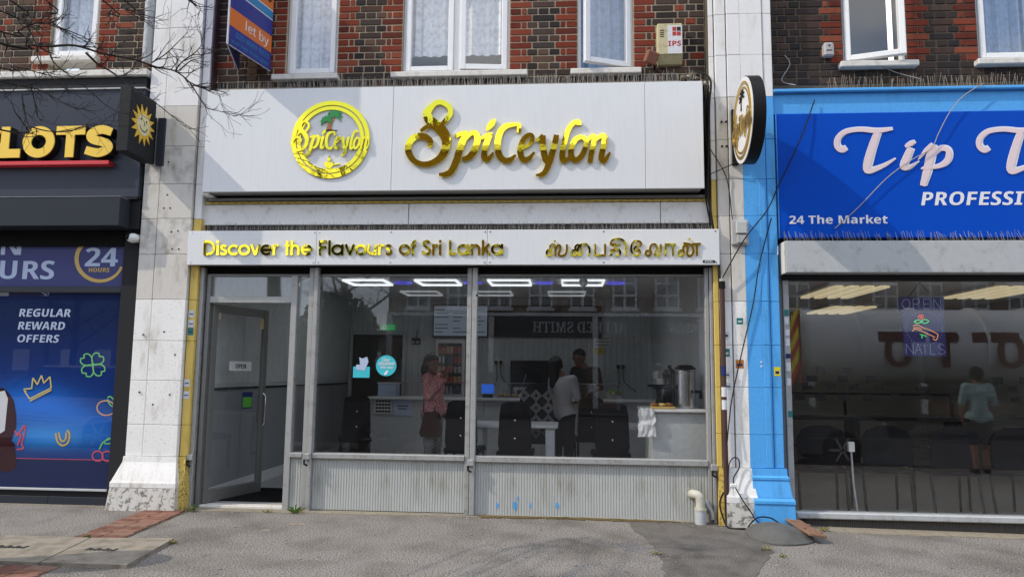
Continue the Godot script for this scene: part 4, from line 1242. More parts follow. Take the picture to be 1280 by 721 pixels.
func build_lower_sign() -> void:
	var s := thing("lower_sign", "narrow white sign strip with small gold lettering above the shop windows", "sign")
	for r in [[-3.868, -2.523], [-2.52, -0.788], [-0.785, 1.477]]:
		bx("panel", r[0], r[1], 2.431, 2.782, 0.135, 0.16, M.sign_white, s, 0.004)
	bx("tray", -3.85, 1.46, 2.436, 2.776, 0.062, 0.134, M.sign_side, s, 0.003)
	for x in [-3.83, -2.545, -2.495, -1.76, -0.81, -0.76, 0.36, 1.44]:
		for y in [2.455, 2.762]:
			var g := MB.new()
			g.tube([Vector3(x, y, 0.158), Vector3(x, y, 0.163)], 0.008, 8)
			obj("screw", g.mesh(), M.steel, s)
	var X := func(px: float) -> float: return -3.694 + (px - 254.0) * (3.075 / 376.0)
	for wd in [["Discover", 254.0, 350.5], ["the", 358.0, 392.5], ["Flavours", 401.0, 493.0], ["of", 501.0, 522.5], ["Sri", 529.5, 554.0], ["Lanka", 562.5, 630.0]]:
		var total := 0.0
		for ch in wd[0]:
			total += glyph(ch)[0]
		var x0: float = X.call(wd[1])
		var sx: float = (X.call(wd[2]) - x0) / (total - 0.03)
		for ch in wd[0]:
			var gl := glyph(ch)
			var g := MB.new()
			var i := 0
			for st in gl[1]:
				var pts := []
				for p in st[0]:
					pts.append([x0 + p[0] * sx, 2.528 + p[1] * 0.15, p[2] * 0.155])
				g.stroke(pts, 0.162, 0.175 + 0.001 * i, 3, st[1])
				i += 1
			tilt(obj("letter", g.mesh(), M.gold, s), 2.6)
			x0 += gl[0] * sx
	# the name once more in Tamil script
	var K := func(p: Array) -> Array: return [-0.216 + (p[0] / 5.333 - 11.0) * (1.51 / 195.0), 2.518 + (35.0 - p[1] / 5.333) * 0.00795, 0.019]
	var tamil := [
		[[[100, 158], [88, 146], [72, 158], [76, 182], [96, 184], [107, 164], [96, 138], [98, 118], [116, 110], [130, 122], [131, 150], [131, 186]], [[131, 150], [148, 116], [164, 122], [162, 150], [152, 174], [166, 187], [190, 182], [206, 158], [208, 110]], [[121, 90], [133, 90]]],
		[[[262, 152], [246, 150], [238, 168], [248, 185], [266, 180], [272, 160], [263, 132], [278, 114], [298, 118], [309, 145], [303, 178], [286, 180], [280, 152], [294, 118], [330, 108], [354, 124], [361, 158], [352, 187]]],
		[[[398, 108], [398, 184]], [[398, 183], [466, 183]], [[465, 184], [465, 108]]],
		[[[500, 112], [566, 112]], [[533, 112], [533, 150]], [[500, 148], [560, 148], [562, 178], [535, 186]], [[515, 150], [508, 176], [500, 184]], [[502, 112], [512, 86], [550, 75], [588, 86], [604, 118], [604, 150], [604, 187]]],
		[[[672, 150], [660, 140], [676, 124], [704, 114], [698, 94], [666, 90], [644, 112], [639, 150], [654, 178], [682, 184], [698, 166], [688, 146], [668, 154]]],
		[[[757, 152], [740, 156], [735, 177], [754, 187], [771, 170], [764, 140], [776, 115], [800, 112], [812, 134], [803, 164], [797, 178], [814, 188], [833, 164], [836, 110]]],
		[[[868, 186], [868, 108]], [[862, 112], [934, 112]], [[915, 112], [915, 186]]],
		[[[978, 152], [960, 154], [953, 177], [972, 188], [990, 170], [982, 136], [998, 114], [1014, 130], [1010, 176], [1030, 188], [1050, 166], [1048, 134], [1030, 112], [985, 104]], [[1040, 110], [1100, 108]], [[1074, 110], [1074, 186]], [[1019, 76], [1031, 76]]],
	]
	for L in tamil:
		var g := MB.new()
		var i := 0
		for st in L:
			var pts := []
			for p in st:
				pts.append(K.call(p))
			g.stroke(pts, 0.162, 0.174 + 0.001 * i, 4, false, st.size() > 3)
			i += 1
		tilt(obj("letter", g.mesh(), M.gold, s), 2.6)
	var mk_ := bx("maker_label", 1.315, 1.43, 2.45, 2.475, 0.16, 0.1625, M.ink, s, 0.0)
	for k in 5:
		obj("print_mark", box_mesh(Vector3(0.008, 0.012, 0.001), 0.0), M.letter_white, mk_, Vector3(-0.035 + k * 0.016, 0.002 * (k % 2), 0.0016))

# ---------- left-hand shop ----------
func poster_tex() -> Texture2D:
	var w := 320
	var h := 512
	var im := Image.create(w, h, false, Image.FORMAT_RGB8)
	var f := FastNoiseLite.new()
	f.seed = 8
	f.frequency = 0.02
	for j in h:
		for i in w:
			var u := float(i) / w
			var v := float(j) / h
			var c := Color(0.006, 0.016, 0.07).lerp(Color(0.008, 0.03, 0.16), smoothstep(0.1, 0.6, v))
			var sw := v - 0.78 + 0.1 * sin(u * 3.0 + 0.6) + 0.02 * f.get_noise_2d(i, j * 3)
			c = c.lerp(Color(0.02, 0.16, 0.62), exp(-sw * sw * 70.0) * (0.4 + 0.6 * exp(-pow((u - 0.42) * 2.2, 2.0))))
			c = c.lerp(Color(0.05, 0.3, 0.75), exp(-pow((v - 0.86) * 14.0, 2.0)) * exp(-pow((u - 0.5) * 3.0, 2.0)) * 0.8)
			for k in 5:
				var ln := v - 0.7 - 0.018 * k - 0.05 * sin(u * 2.2 + k * 0.25)
				c = c.lerp(Color(0.08, 0.2, 0.6), exp(-ln * ln * 90000.0) * 0.35)
			im.set_pixel(i, j, c.linear_to_srgb())
	return ImageTexture.create_from_image(im)

func plx(u: float, v: float, w := 1.6) -> Array: # poster drawing units -> metres
	return [-5.935 + u * 0.00877 + (v - 365.0) * 0.00077, 2.160 - (v - 365.0) * 0.00819, w * 0.0086]

func art(called: String, parent: Node, strokes: Array, m: Material, z: float, closed := false, w := 1.5) -> void:
	var g := MB.new()
	var i := 0
	for st in strokes:
		var pts := []
		for p in st:
			pts.append(plx(p[0], p[1], p[2] if p.size() > 2 else w))
		g.stroke(pts, z - 0.001, z + 0.0012 + 0.0006 * i, 4, closed)
		i += 1
	obj(called, g.mesh(), m, parent)

func build_left_shop() -> void:
	var s := thing("fascia_sign", "dark grey amusement shop fascia with raised yellow letters and a red bar", "sign")
	bx("panel", -7.6, -4.44, 3.145, 4.305, 0.0, 0.15, M.charcoal_satin, s, 0.004)
	bx("edge_trim", -7.6, -4.43, 4.307, 4.322, 0.0, 0.17, M.fascia_grey, s, 0.002)
	bx("upper_strip", -7.6, -4.45, 4.324, 4.455, 0.0, 0.12, M.charcoal_flat, s, 0.003)
	bx("ledge", -7.6, -4.43, 4.457, 4.53, -0.05, 0.16, M.upvc_dirty, s, 0.01)
	bx("bottom_trim", -7.6, -4.44, 3.118, 3.143, 0.0, 0.16, M.black_metal, s, 0.002)
	var lx := func(u: float) -> float: return -5.905 + u * 0.00873
	var y0 := 3.545
	var H := 0.335
	var w := 0.096
	var defs := [
		["letter_s", [[lx.call(-4), y0 + 0.25, w], [lx.call(-14), y0 + 0.29, w], [lx.call(-27), y0 + 0.27, w], [lx.call(-27), y0 + 0.2, w], [lx.call(-10), y0 + 0.15, w], [lx.call(-4), y0 + 0.09, w], [lx.call(-14), y0 + 0.045, w], [lx.call(-32), y0 + 0.07, w]], false],
		["letter_l", [[lx.call(4), y0 + H, w], [lx.call(4), y0 + 0.2, w], [lx.call(4), y0, w]], false],
		["letter_o", [], true],
		["letter_t", [[lx.call(68), y0 + H - w / 2.0, w], [lx.call(104), y0 + H - w / 2.0, w]], false],
		["letter_s", [[lx.call(137), y0 + 0.262, w * 0.9], [lx.call(124), y0 + 0.292, w], [lx.call(112), y0 + 0.25, w], [lx.call(114), y0 + 0.19, w], [lx.call(130), y0 + 0.148, w], [lx.call(134), y0 + 0.09, w], [lx.call(122), y0 + 0.044, w], [lx.call(106), y0 + 0.075, w * 0.9]], false],
	]
	for d in defs:
		for layer in 2:
			var g := MB.new()
			var za: float = [0.152, 0.246][layer]
			var zb: float = [0.245, 0.256][layer]
			var k: float = [1.0, 0.97][layer]
			if d[0] == "letter_o":
				var ring := []
				for i in 28:
					ring.append([lx.call(46.5) + cos(TAU * i / 28) * 0.128, y0 + H / 2.0 + sin(TAU * i / 28) * 0.122, w * k])
				g.stroke(ring, za, zb, 2, true)
			else:
				var pts := []
				for p in d[1]:
					pts.append([p[0], p[1], p[2] * k])
				g.stroke(pts, za, zb, 6)
				if d[0] == "letter_l":
					g.stroke([[lx.call(4), y0 + w / 2.0, w * k], [lx.call(24), y0 + w / 2.0, w * k]], za, zb + 0.0005)
				if d[0] == "letter_t":
					g.stroke([[lx.call(86), y0 + H - 0.02, w * k], [lx.call(86), y0, w * k]], za, zb + 0.0005)
			obj("return" if layer == 0 else d[0], g.mesh(), M.black_metal if layer == 0 else M.letter_yellow, s)
	bx("red_bar", -7.2, -4.72, 3.468, 3.51, 0.152, 0.25, M.red_bar, s, 0.004)

	var f := thing("shopfront", "dark grey amusement shop front with printed blue window vinyl", "shopfront")
	bx("shutter_box", -7.6, -4.535, 2.815, 3.113, 0.0, 0.3, M.charcoal, f, 0.004)
	bx("shutter_trim", -7.6, -4.54, 3.114, 3.117, 0.02, 0.305, M.fascia_grey, f, 0.0)
	bx("side_cheek", -4.53, -4.43, 2.815, 3.116, -0.1, 0.12, M.charcoal_flat, f)
	bx("recess", -7.6, -4.62, 2.645, 2.813, -0.2, -0.06, M.black_gap, f, 0.0)
	bx("shutter_lip", -7.6, -4.62, 2.65, 2.81, 0.018, 0.06, M.black_gap, f, 0.0)
	bx("column", -4.618, -4.425, -0.02, 2.813, -0.15, 0.05, M.charcoal_flat, f, 0.004)
	bx("frame_bar", -7.6, -4.62, 2.16, 2.222, -0.08, 0.045, M.charcoal, f)
	bx("sill_bar", -7.6, -4.62, 0.142, 0.162, -0.08, 0.05, M.fascia_grey, f, 0.003)
	bx("sill_bar", -7.6, -4.62, 0.085, 0.14, -0.08, 0.03, M.black_metal, f, 0.003)
	bx("base_panel", -7.6, -5.24, -0.03, 0.083, -0.08, 0.04, M.charcoal, f, 0.003)
	bx("base_panel", -5.235, -4.62, -0.03, 0.083, -0.08, 0.045, M.charcoal, f, 0.003)
	# upper printed band
	var band := bx("printed_band", -7.6, -4.62, 2.224, 2.8, -0.05, 0.01, M.vinyl_lilac, f, 0.0)
	var add_text := func(t: String, u: float, v: float, h: float, wd: float, m: Material, par: Node, shear: float, z: float) -> void:
		var q := plx(u, v)
		var at := Vector3(q[0], q[1], z)
		text_obj("lettering", t, true, h, 0.003, m, par, at - par.position, wd, shear)
	add_text.call("HOURS", -64.0, 348.0, 0.2, 1.12, M.print_pale, band, 0.0, 0.012)
	add_text.call("OPEN", -86.0, 316.0, 0.2, 0.95, M.print_pale, band, 0.0, 0.012)
	add_text.call("24", 103.0, 331.0, 0.2, 0.36, M.print_pale, band, 0.0, 0.012)
	add_text.call("HOURS", 108.0, 338.5, 0.045, 0.225, M.print_gold, band, 0.0, 0.012)
	var ring := []
	for k in 22:
		var a := deg_to_rad(125.0 + 215.0 * k / 21.0)
		var q := plx(122.0 + cos(a) * 29.0, 322.0 - sin(a) * 28.0)
		ring.append([q[0], q[1], 0.05 - 0.022 * k / 21.0])
	var rg := MB.new()
	rg.stroke(ring, 0.0102, 0.013, 3)
	obj("ring", rg.mesh(), M.print_gold, band, -band.position)
	# large poster behind glass
	var pm := StandardMaterial3D.new()
	pm.albedo_texture = poster_tex()
	pm.roughness = 0.5
	pm.metallic_specular = 0.1
	M["poster"] = pm
	var pg := MB.new()
	pg.quad_uv(Vector3(-6.05, 0.449, 0.012), Vector3(-6.05, 2.158, 0.012), Vector3(-4.622, 2.158, 0.012), Vector3(-4.622, 0.449, 0.012))
	pg.quad(Vector3(-4.622, 0.449, 0.0), Vector3(-4.622, 2.158, 0.0), Vector3(-6.05, 2.158, 0.0), Vector3(-6.05, 0.449, 0.0))
	var po := obj("poster", pg.mesh(), pm, f)
	bx("poster_foot", -7.6, -4.622, 0.164, 0.447, -0.03, 0.012, M.vinyl_navy, f, 0.0)
	bx("poster_side", -7.6, -6.052, 0.45, 2.158, -0.03, 0.012, M.vinyl_navy, f, 0.0)
	bx("red_line", -6.05, -4.622, 0.447, 0.453, 0.0125, 0.0135, M.print_red, f, 0.0)
	var pq := MB.new()
	pq.quad(Vector3(-7.6, 0.164, 0.03), Vector3(-7.6, 2.158, 0.03), Vector3(-4.62, 2.158, 0.03), Vector3(-4.62, 0.164, 0.03))
	obj("pane", pq.mesh(), M.glass, f)
	add_text.call("REGULAR", 20.0, 396.0, 0.082, 0.565, M.print_pale, po, 0.12, 0.0145)
	add_text.call("REWARD", 18.5, 412.5, 0.082, 0.51, M.print_pale, po, 0.12, 0.0145)
	add_text.call("OFFERS", 17.0, 429.0, 0.082, 0.455, M.print_pale, po, 0.12, 0.0145)
	var z := 0.0145
	# four-leaf clover
	for k in 4:
		var a := deg_to_rad(45.0 + 90.0 * k + 6.0)
		var leaf := []
		var ax := Vector2(cos(a), -sin(a))
		var sd := Vector2(-ax.y, ax.x)
		for q in [[1.0, 0.0], [7.0, 6.5], [13.0, 7.0], [16.0, 3.0], [13.5, 0.0], [16.0, -3.0], [13.0, -7.0], [7.0, -6.5]]:
			var pt: Vector2 = Vector2(111.5, 456.5) + ax * q[0] + sd * q[1]
			leaf.append([pt.x, pt.y])
		art("clover_outline", po, [leaf], M.print_green, z, true)
	# crown
	art("crown_outline", po, [[[26, 489], [29, 491]], [[26.5, 490], [33, 500]], [[33, 500], [60, 486]], [[60, 486], [58.5, 472]], [[58.5, 472], [51, 480]], [[51, 480], [48, 470.5]], [[48, 470.5], [43, 482]], [[43, 482], [37.5, 474]], [[37.5, 474], [36, 487]], [[36, 487], [26, 488]], [[34, 502.5], [60.5, 488.5]]], M.print_yellow, z)
	# orange with leaf
	var o := []
	for k in 18:
		o.append([127.0 + cos(TAU * k / 18) * 11.0, 510.0 + sin(TAU * k / 18) * 9.0])
	art("fruit_outline", po, [o], M.print_orange, z, true)
	art("fruit_leaf", po, [[[129, 497], [133, 496], [138, 502], [138, 508], [132, 506], [129, 499]]], M.print_green, z)
	# horseshoe
	art("horseshoe_outline", po, [[[65, 542], [67, 552], [73, 557], [80, 553], [82, 543], [79, 538]], [[69, 541], [70.5, 549], [74, 552], [77.5, 548], [78, 541]]], M.print_gold, z, false, 2.2)
	# cherries
	for cx in [116.0, 128.0]:
		var cr := []
		for k in 14:
			cr.append([cx + cos(TAU * k / 14) * 6.5, 569.0 + sin(TAU * k / 14) * 6.0])
		art("cherry_outline", po, [cr], M.print_red, z + (0.002 if cx > 120 else 0.0), true)
	art("cherry_stalk", po, [[[118, 561], [123, 552], [131, 548]], [[124, 552], [130, 547], [135, 551], [129, 554], [124, 553]]], M.print_green, z)
	# red seven in a star
	art("star_outline", po, [[[14, 540], [19, 543], [27, 533], [26, 545]], [[26, 545], [23, 556], [25, 561], [17, 563]], [[15, 546], [22, 545], [18, 558]]], M.print_red, z, false, 1.8)
	# printed figure at the edge of the poster
	var pf := MB.new()
	var fig := PackedVector2Array()
	for q in [[-10, 486], [0, 487], [6, 492], [13, 502], [16, 520], [16, 535], [12, 546], [10, 552], [14, 556], [16, 575], [15, 586], [8, 590], [-10, 590]]:
		var p := plx(q[0], q[1])
		fig.append(Vector2(p[0], p[1]))
	pf.poly(fig, 0.013, 0.0155)
	obj("printed_figure", pf.mesh(), M.print_maroon, po)
	var pw := MB.new()
	var fw := PackedVector2Array()
	for q in [[-6, 492], [2, 490], [6, 500], [4, 520], [2, 540], [-6, 545]]:
		var p := plx(q[0], q[1])
		fw.append(Vector2(p[0], p[1]))
	pw.poly(fw, 0.0157, 0.0172)
	obj("printed_shirt", pw.mesh(), M.print_white, po)
	# projecting sun sign
	var b := thing("projecting_sign", "dark square projecting box sign with a smiling yellow sun", "sign")
	bx("box", -4.40, -4.28, 3.485, 4.145, 0.19, 0.64, M.charcoal_flat, b, 0.006)
	bx("bracket", -4.36, -4.31, 3.5, 4.0, 0.115, 0.19, M.black_metal, b, 0.004)
	bx("bracket_plate", -4.28, -4.2, 3.48, 3.99, 0.12, 0.15, M.charcoal, b, 0.004)
	var sg := MB.new()
	var sun_pts := PackedVector2Array()
	for k in 28:
		var a := TAU * k / 28.0
		var r := 0.21 if k % 2 == 0 else 0.125
		sun_pts.append(Vector2(cos(a) * r, sin(a) * r))
	sg.poly(sun_pts, 0.0, 0.006)
	var sn := obj("sun_rays", sg.mesh(), M.sun_yellow, b, Vector3(-4.279, 3.82, 0.415))
	sn.rotation.y = PI / 2
	var df := MB.new()
	df.tube([Vector3(0, 0, 0.0065), Vector3(0, 0, 0.01)], 0.11, 24)
	obj("sun_disc", df.mesh(), M.sun_face, sn)
	var ff := MB.new()
	ff.stroke([[-0.07, -0.02, 0.008], [-0.03, -0.06, 0.01], [0.03, -0.065, 0.01], [0.07, -0.02, 0.008]], 0.0102, 0.0115)
	ff.stroke([[-0.05, 0.035, 0.012], [-0.045, 0.06, 0.014]], 0.0102, 0.0117)
	ff.stroke([[0.04, 0.03, 0.012], [0.045, 0.055, 0.014]], 0.0102, 0.0119)
	ff.stroke([[0.0, 0.04, 0.006], [0.015, 0.0, 0.006], [-0.005, -0.01, 0.006]], 0.0102, 0.0121)
	obj("sun_features", ff.mesh(), M.ink, sn)
	# security camera
	var cc := thing("security_camera", "small white dome security camera on the dark column", "camera")
	var cg := MB.new()
	cg.ball(Vector3(-4.475, 2.715, 0.13), Vector3(0.065, 0.05, 0.06))
	obj("housing", cg.mesh(), M.white_plastic, cc)
	var cl := MB.new()
	cl.ball(Vector3(-4.505, 2.722, 0.163), Vector3(0.032, 0.034, 0.035))
	obj("lens", cl.mesh(), M.screen_black, cc)
	bx("mount", -4.52, -4.44, 2.68, 2.76, 0.05, 0.09, M.white_plastic, cc, 0.006)

# ---------- right-hand shop ----------
func tip(zx: float, zy: float, zw: float, dx := 0.0, dy := 0.0) -> Array:
	var px := 1030.0 + zx / 4.808
	var py := 140.0 + zy / 4.808
	return [2.619 + (px - 1044.0) * 0.00754 + dx, 3.555 + (190.0 - py) * 0.0081 - 0.0001 * (px - 1044.0) + dy, zw / 4.808 * 0.0079]

func build_right_shop() -> void:
	var s := thing("fascia_sign", "royal blue shop sign with pale pink and white script lettering", "sign")
	bx("panel", 2.068, 6.2, 2.705, 3.945, 0.0, 0.1, M.blue_sign, s, 0.004)
	bx("edge_trim", 2.06, 2.0675, 2.7, 3.95, 0.0, 0.106, M.blue_paint, s, 0.001)
	bx("upper_fascia", 2.045, 6.2, 3.955, 4.165, -0.05, 0.07, M.blue_paint, s, 0.004)
	bx("cornice", 2.045, 6.2, 4.167, 4.2, -0.05, 0.12, M.blue_paint, s, 0.008)
	var script := {
		"letter_t": [[[140, 212, 34], [112, 225, 44], [86, 200, 42], [92, 158, 38], [140, 118, 34], [230, 104, 32], [330, 112, 34], [424, 100, 20]], [[335, 120, 46], [300, 205, 52], [268, 300, 56], [262, 348, 46], [310, 340, 34], [375, 312, 24], [432, 277, 10]]],
		"letter_i": [[[498, 205, 22], [528, 190, 34], [555, 176, 22]], [[530, 215, 44], [498, 280, 50], [478, 325, 44], [512, 330, 30], [572, 294, 8]]],
		"letter_p": [[[572, 282, 8], [615, 232, 26], [662, 196, 34]], [[665, 195, 44], [645, 265, 58], [620, 350, 54], [590, 436, 40]], [[655, 262, 24], [705, 218, 36], [752, 228, 40], [745, 285, 42], [690, 322, 30], [585, 335, 12]]],
		"letter_o": [[[600, 230, 36], [545, 260, 40], [540, 310, 40], [585, 325, 36], [630, 290, 38], [630, 245, 36], [600, 228, 34]]],
	}
	for L in [["letter_t", 0.0], ["letter_i", 0.0], ["letter_p", 0.0], ["letter_t", 852.0], ["letter_o", 780.0], ["letter_p", 900.0]]:
		var g := MB.new()
		var h := MB.new()
		var i := 0
		for st in script[L[0]]:
			var a := []
			var b := []
			for p in st:
				a.append(tip(p[0] + L[1], p[1], p[2]))
				b.append(tip(p[0] + L[1], p[1], p[2] * 0.72, -0.012, -0.008))
			g.stroke(a, 0.101, 0.104 + 0.0008 * i, 5)
			h.stroke(b, 0.1075, 0.109 + 0.0008 * i, 5)
			i += 1
		var l := obj(L[0], g.mesh(), M.letter_white, s)
		obj("face", h.mesh(), M.letter_pink, l)
	text_obj("lettering", "24 The Market", true, 0.085, 0.003, M.letter_white, s, Vector3(2.161, 2.84, 0.1025), 0.925)
	text_obj("lettering", "PROFESSIONAL", true, 0.135, 0.003, M.letter_white, s, Vector3(3.407, 3.014, 0.1025), 1.5, 0.2)

	var f := thing("shopfront", "right-hand shop front with one large dark window above a low ribbed base", "shopfront")
	bx("grey_fascia", 2.09, 6.2, 2.352, 2.656, 0.0, 0.2, M.fascia_grey, f, 0.004)
	bx("fascia_cheek", 2.074, 2.088, 2.345, 2.65, 0.0, 0.19, M.upvc_dirty, f, 0.002)
	bx("spike_gap", 2.068, 6.2, 2.658, 2.703, -0.1, 0.02, M.black_gap, f, 0.0)
	bx("head_bar", 2.1, 6.2, 2.3, 2.351, -0.06, 0.05, M.black_metal, f, 0.002)
	bx("jamb", 2.1, 2.155, 0.035, 2.299, -0.06, 0.03, M.alu, f, 0.004)
	bx("jamb", 2.056, 2.098, -0.04, 2.35, -0.06, 0.01, M.alu_dark, f, 0.002)
	bx("sill_bar", 2.156, 6.2, 0.045, 0.105, -0.08, 0.05, M.fascia_grey, f, 0.01)
	obj("base_panel", ribbed(2.1, 6.2, -0.12, 0.043, 0.0, 0.02, 0.006), M.riser_dark, f)
	bx("pane", 2.157, 6.2, 0.107, 2.299, -0.03, -0.018, M.glass, f, 0.0)
	var stk := [["sticker_teal", 2.105, 1.95, 0.045, 0.06], ["sticker_white", 2.107, 1.87, 0.04, 0.07], ["sticker_white", 2.11, 1.76, 0.042, 0.06], ["sticker_white", 2.11, 1.66, 0.04, 0.07], ["sticker_navy", 2.108, 1.54, 0.045, 0.045], ["sticker_white", 2.112, 1.42, 0.038, 0.08], ["sticker_white", 2.113, 1.28, 0.035, 0.07], ["sticker_teal", 2.115, 0.98, 0.04, 0.06]]
	for q in stk:
		bx("sticker", q[1], q[1] + q[3], q[2], q[2] + q[4], 0.03, 0.0325, M[q[0]], f, 0.0)
	# squares of film stuck to the glass
	for row in [[1.32, [2.33, 2.62, 2.88, 4.05, 4.3, 4.55, 4.8]], [1.24, [2.28, 2.5, 2.72, 2.95, 3.35, 3.62, 3.9, 4.18, 4.42, 4.7]], [1.14, [2.2, 2.4, 2.62, 2.85, 3.1, 3.38, 3.66, 3.98, 4.2, 4.5]], [1.4, [2.42, 2.66]]]:
		for x in row[1]:
			bx("film_square", x, x + 0.085 + 0.02 * rng.randf(), row[0], row[0] + 0.055 + 0.015 * rng.randf(), -0.062, -0.06, M.black_gap, f, 0.0)
	for y in [0.775, 0.99]:
		bx("film_line", 2.3, 6.2, y, y + 0.012, -0.062, -0.06, M.black_gap, f, 0.0)

	# neon sign hanging behind the glass
	var n := thing("neon_sign", "hanging neon sign reading OPEN and NAILS with a hand and flower", "sign")
	bx("backboard", 3.26, 3.69, 2.015, 2.155, -0.16, -0.14, M.sticker_navy, n, 0.002)
	bx("backboard", 3.29, 3.685, 1.575, 2.012, -0.16, -0.14, M.sticker_navy, n, 0.002)
	var tx := [["O", 3.285, 2.035], ["P", 3.385, 2.035], ["E", 3.485, 2.035], ["N", 3.585, 2.035]]
	var nst := {
		"O": [[[0.0, 0.05], [0.02, 0.09], [0.06, 0.09], [0.075, 0.05], [0.06, 0.01], [0.02, 0.01], [0.0, 0.045]]],
		"P": [[[0.005, 0.0], [0.005, 0.1]], [[0.005, 0.1], [0.05, 0.1], [0.065, 0.075], [0.05, 0.05], [0.005, 0.05]]],
		"E": [[[0.005, 0.0], [0.005, 0.1]], [[0.005, 0.1], [0.06, 0.1]], [[0.005, 0.05], [0.05, 0.05]], [[0.005, 0.0], [0.06, 0.0]]],
		"N": [[[0.0, 0.0], [0.0, 0.1]], [[0.0, 0.1], [0.065, 0.0]], [[0.065, 0.0], [0.065, 0.1]]],
		"A": [[[0.0, 0.0], [0.032, 0.1]], [[0.032, 0.1], [0.065, 0.0]], [[0.014, 0.04], [0.05, 0.04]]],
		"I": [[[0.03, 0.0], [0.03, 0.1]]],
		"L": [[[0.005, 0.1], [0.005, 0.0]], [[0.005, 0.0], [0.055, 0.0]]],
		"S": [[[0.06, 0.085], [0.035, 0.1], [0.008, 0.08], [0.02, 0.055], [0.05, 0.045], [0.062, 0.02], [0.035, 0.0], [0.004, 0.015]]],
	}
	tx.append_array([["N", 3.305, 1.595], ["A", 3.385, 1.595], ["I", 3.45, 1.595], ["L", 3.525, 1.595], ["S", 3.6, 1.595]])
	for t in tx:
		var g := MB.new()
		for st in nst[t[0]]:
			var pts := []
			for p in st:
				pts.append(Vector3(t[1] + p[0], t[2] + p[1], -0.13))
			g.tube(curve3(pts, 3) if pts.size() > 2 else pts, 0.0022, 5)
		obj("neon_letter", g.mesh(), M.neon_white, n)
	var nt := func(called: String, paths: Array, m: Material) -> void:
		var g := MB.new()
		for st in paths:
			var pts := []
			for p in st:
				pts.append(Vector3(p[0], p[1], -0.13))
			g.tube(curve3(pts, 3), 0.0038, 5)
		obj(called, g.mesh(), m, n)
	nt.call("neon_flower", [[[3.43, 1.95], [3.45, 1.98], [3.48, 1.97], [3.47, 1.94], [3.44, 1.94]], [[3.45, 1.955], [3.465, 1.965], [3.46, 1.95]]], M.neon_red)
	nt.call("neon_leaves", [[[3.39, 1.91], [3.43, 1.93], [3.46, 1.91], [3.42, 1.895], [3.39, 1.91]], [[3.46, 1.91], [3.49, 1.935], [3.53, 1.915], [3.49, 1.895], [3.46, 1.91]]], M.neon_green)
	nt.call("neon_hand", [[[3.37, 1.82], [3.4, 1.84], [3.45, 1.82], [3.52, 1.79], [3.58, 1.76]], [[3.38, 1.87], [3.42, 1.88], [3.48, 1.85], [3.54, 1.83], [3.61, 1.79]], [[3.38, 1.85], [3.42, 1.855], [3.46, 1.835]], [[3.61, 1.79], [3.6, 1.75], [3.58, 1.73], [3.56, 1.75]]], M.neon_orange)
	nt.call("neon_stem", [[[3.44, 1.79], [3.47, 1.78], [3.5, 1.77]], [[3.46, 1.78], [3.455, 1.75]]], M.neon_green)
	for k in 34:
		var a := TAU * k / 34.0
		var g := MB.new()
		g.ball(Vector3(3.487 + cos(a) * 0.17, 1.845 + sin(a) * 0.165, -0.135), Vector3(0.004, 0.004, 0.004), 6, 4)
		obj("neon_bulb", g.mesh(), M.neon_white, n)
	tube_obj("chain", [Vector3(3.36, 2.155, -0.15), Vector3(3.47, 2.3, -0.15)], 0.003, M.cable, n, 4)
	tube_obj("chain", [Vector3(3.59, 2.155, -0.15), Vector3(3.47, 2.3, -0.15)], 0.003, M.cable, n, 4)

# ---------- inside the food shop ----------
func area(parent: Node, at: Vector3, sx: float, sz: float, energy: float, c := Color(0.95, 0.98, 1.0)) -> void:
	var l := AreaLight3D.new()
	l.name = "lamp_light"
	l.area_size = Vector2(sx, sz)
	l.light_energy = energy
	l.light_color = c
	l.shadow_enabled = true
	l.position = at
	l.rotation.x = -PI / 2
	parent.add_child(l, true)

func square_frame(w: float, d: float, t: float, h: float) -> ArrayMesh:
	var g := MB.new()
	g.box(Vector3(-w / 2, -h, -d / 2), Vector3(w / 2, 0, -d / 2 + t))
	g.box(Vector3(-w / 2, -h, d / 2 - t), Vector3(w / 2, 0, d / 2))
	g.box(Vector3(-w / 2, -h, -d / 2 + t), Vector3(-w / 2 + t, 0, d / 2 - t))
	g.box(Vector3(w / 2 - t, -h, -d / 2 + t), Vector3(w / 2, 0, d / 2 - t))
	return g.mesh()

func high_chair() -> Node3D: # origin at floor, faces -z, back towards +z
	var t := Node3D.new()
	var g := MB.new()
	var P := [Vector2(-0.165, 0.44), Vector2(-0.19, 0.55), Vector2(-0.175, 0.9), Vector2(-0.155, 1.0), Vector2(-0.1, 1.02), Vector2(0.1, 1.02), Vector2(0.155, 1.0), Vector2(0.175, 0.9), Vector2(0.19, 0.55), Vector2(0.165, 0.44)]
	g.poly(PackedVector2Array(P), 0.17, 0.225)
	var b := obj("backrest", g.mesh(), M.leather, t)
	for y in [0.62, 0.82]:
		var st := MB.new()
		st.ball(Vector3(0.0, y, 0.226), Vector3(0.012, 0.012, 0.006), 8, 5)
		obj("stud", st.mesh(), M.chrome, b)
	for y in [0.7, 0.9]:
		obj("seam", box_mesh(Vector3(0.35, 0.006, 0.004), 0.0), M.black_gap, b, Vector3(0, y, 0.226))
	bx("seat", -0.21, 0.21, 0.41, 0.48, -0.22, 0.2, M.leather, t, 0.02)
	for x in [-0.18, 0.18]:
		for z in [-0.19, 0.19]:
			bx("leg", x - 0.014, x + 0.014, 0.0, 0.41, z - 0.014, z + 0.014, M.black_metal, t, 0.002)
	return t

func put(t: Node3D, called: String, label: String, category: String, at: Vector3, turn: float, group := "") -> Node3D:
	t.name = numbered(called)
	add_child(t)
	t.position = at
	t.rotation.y = turn
	tag(t, label, category, group)
	t.set_meta("placed", true)
	return t

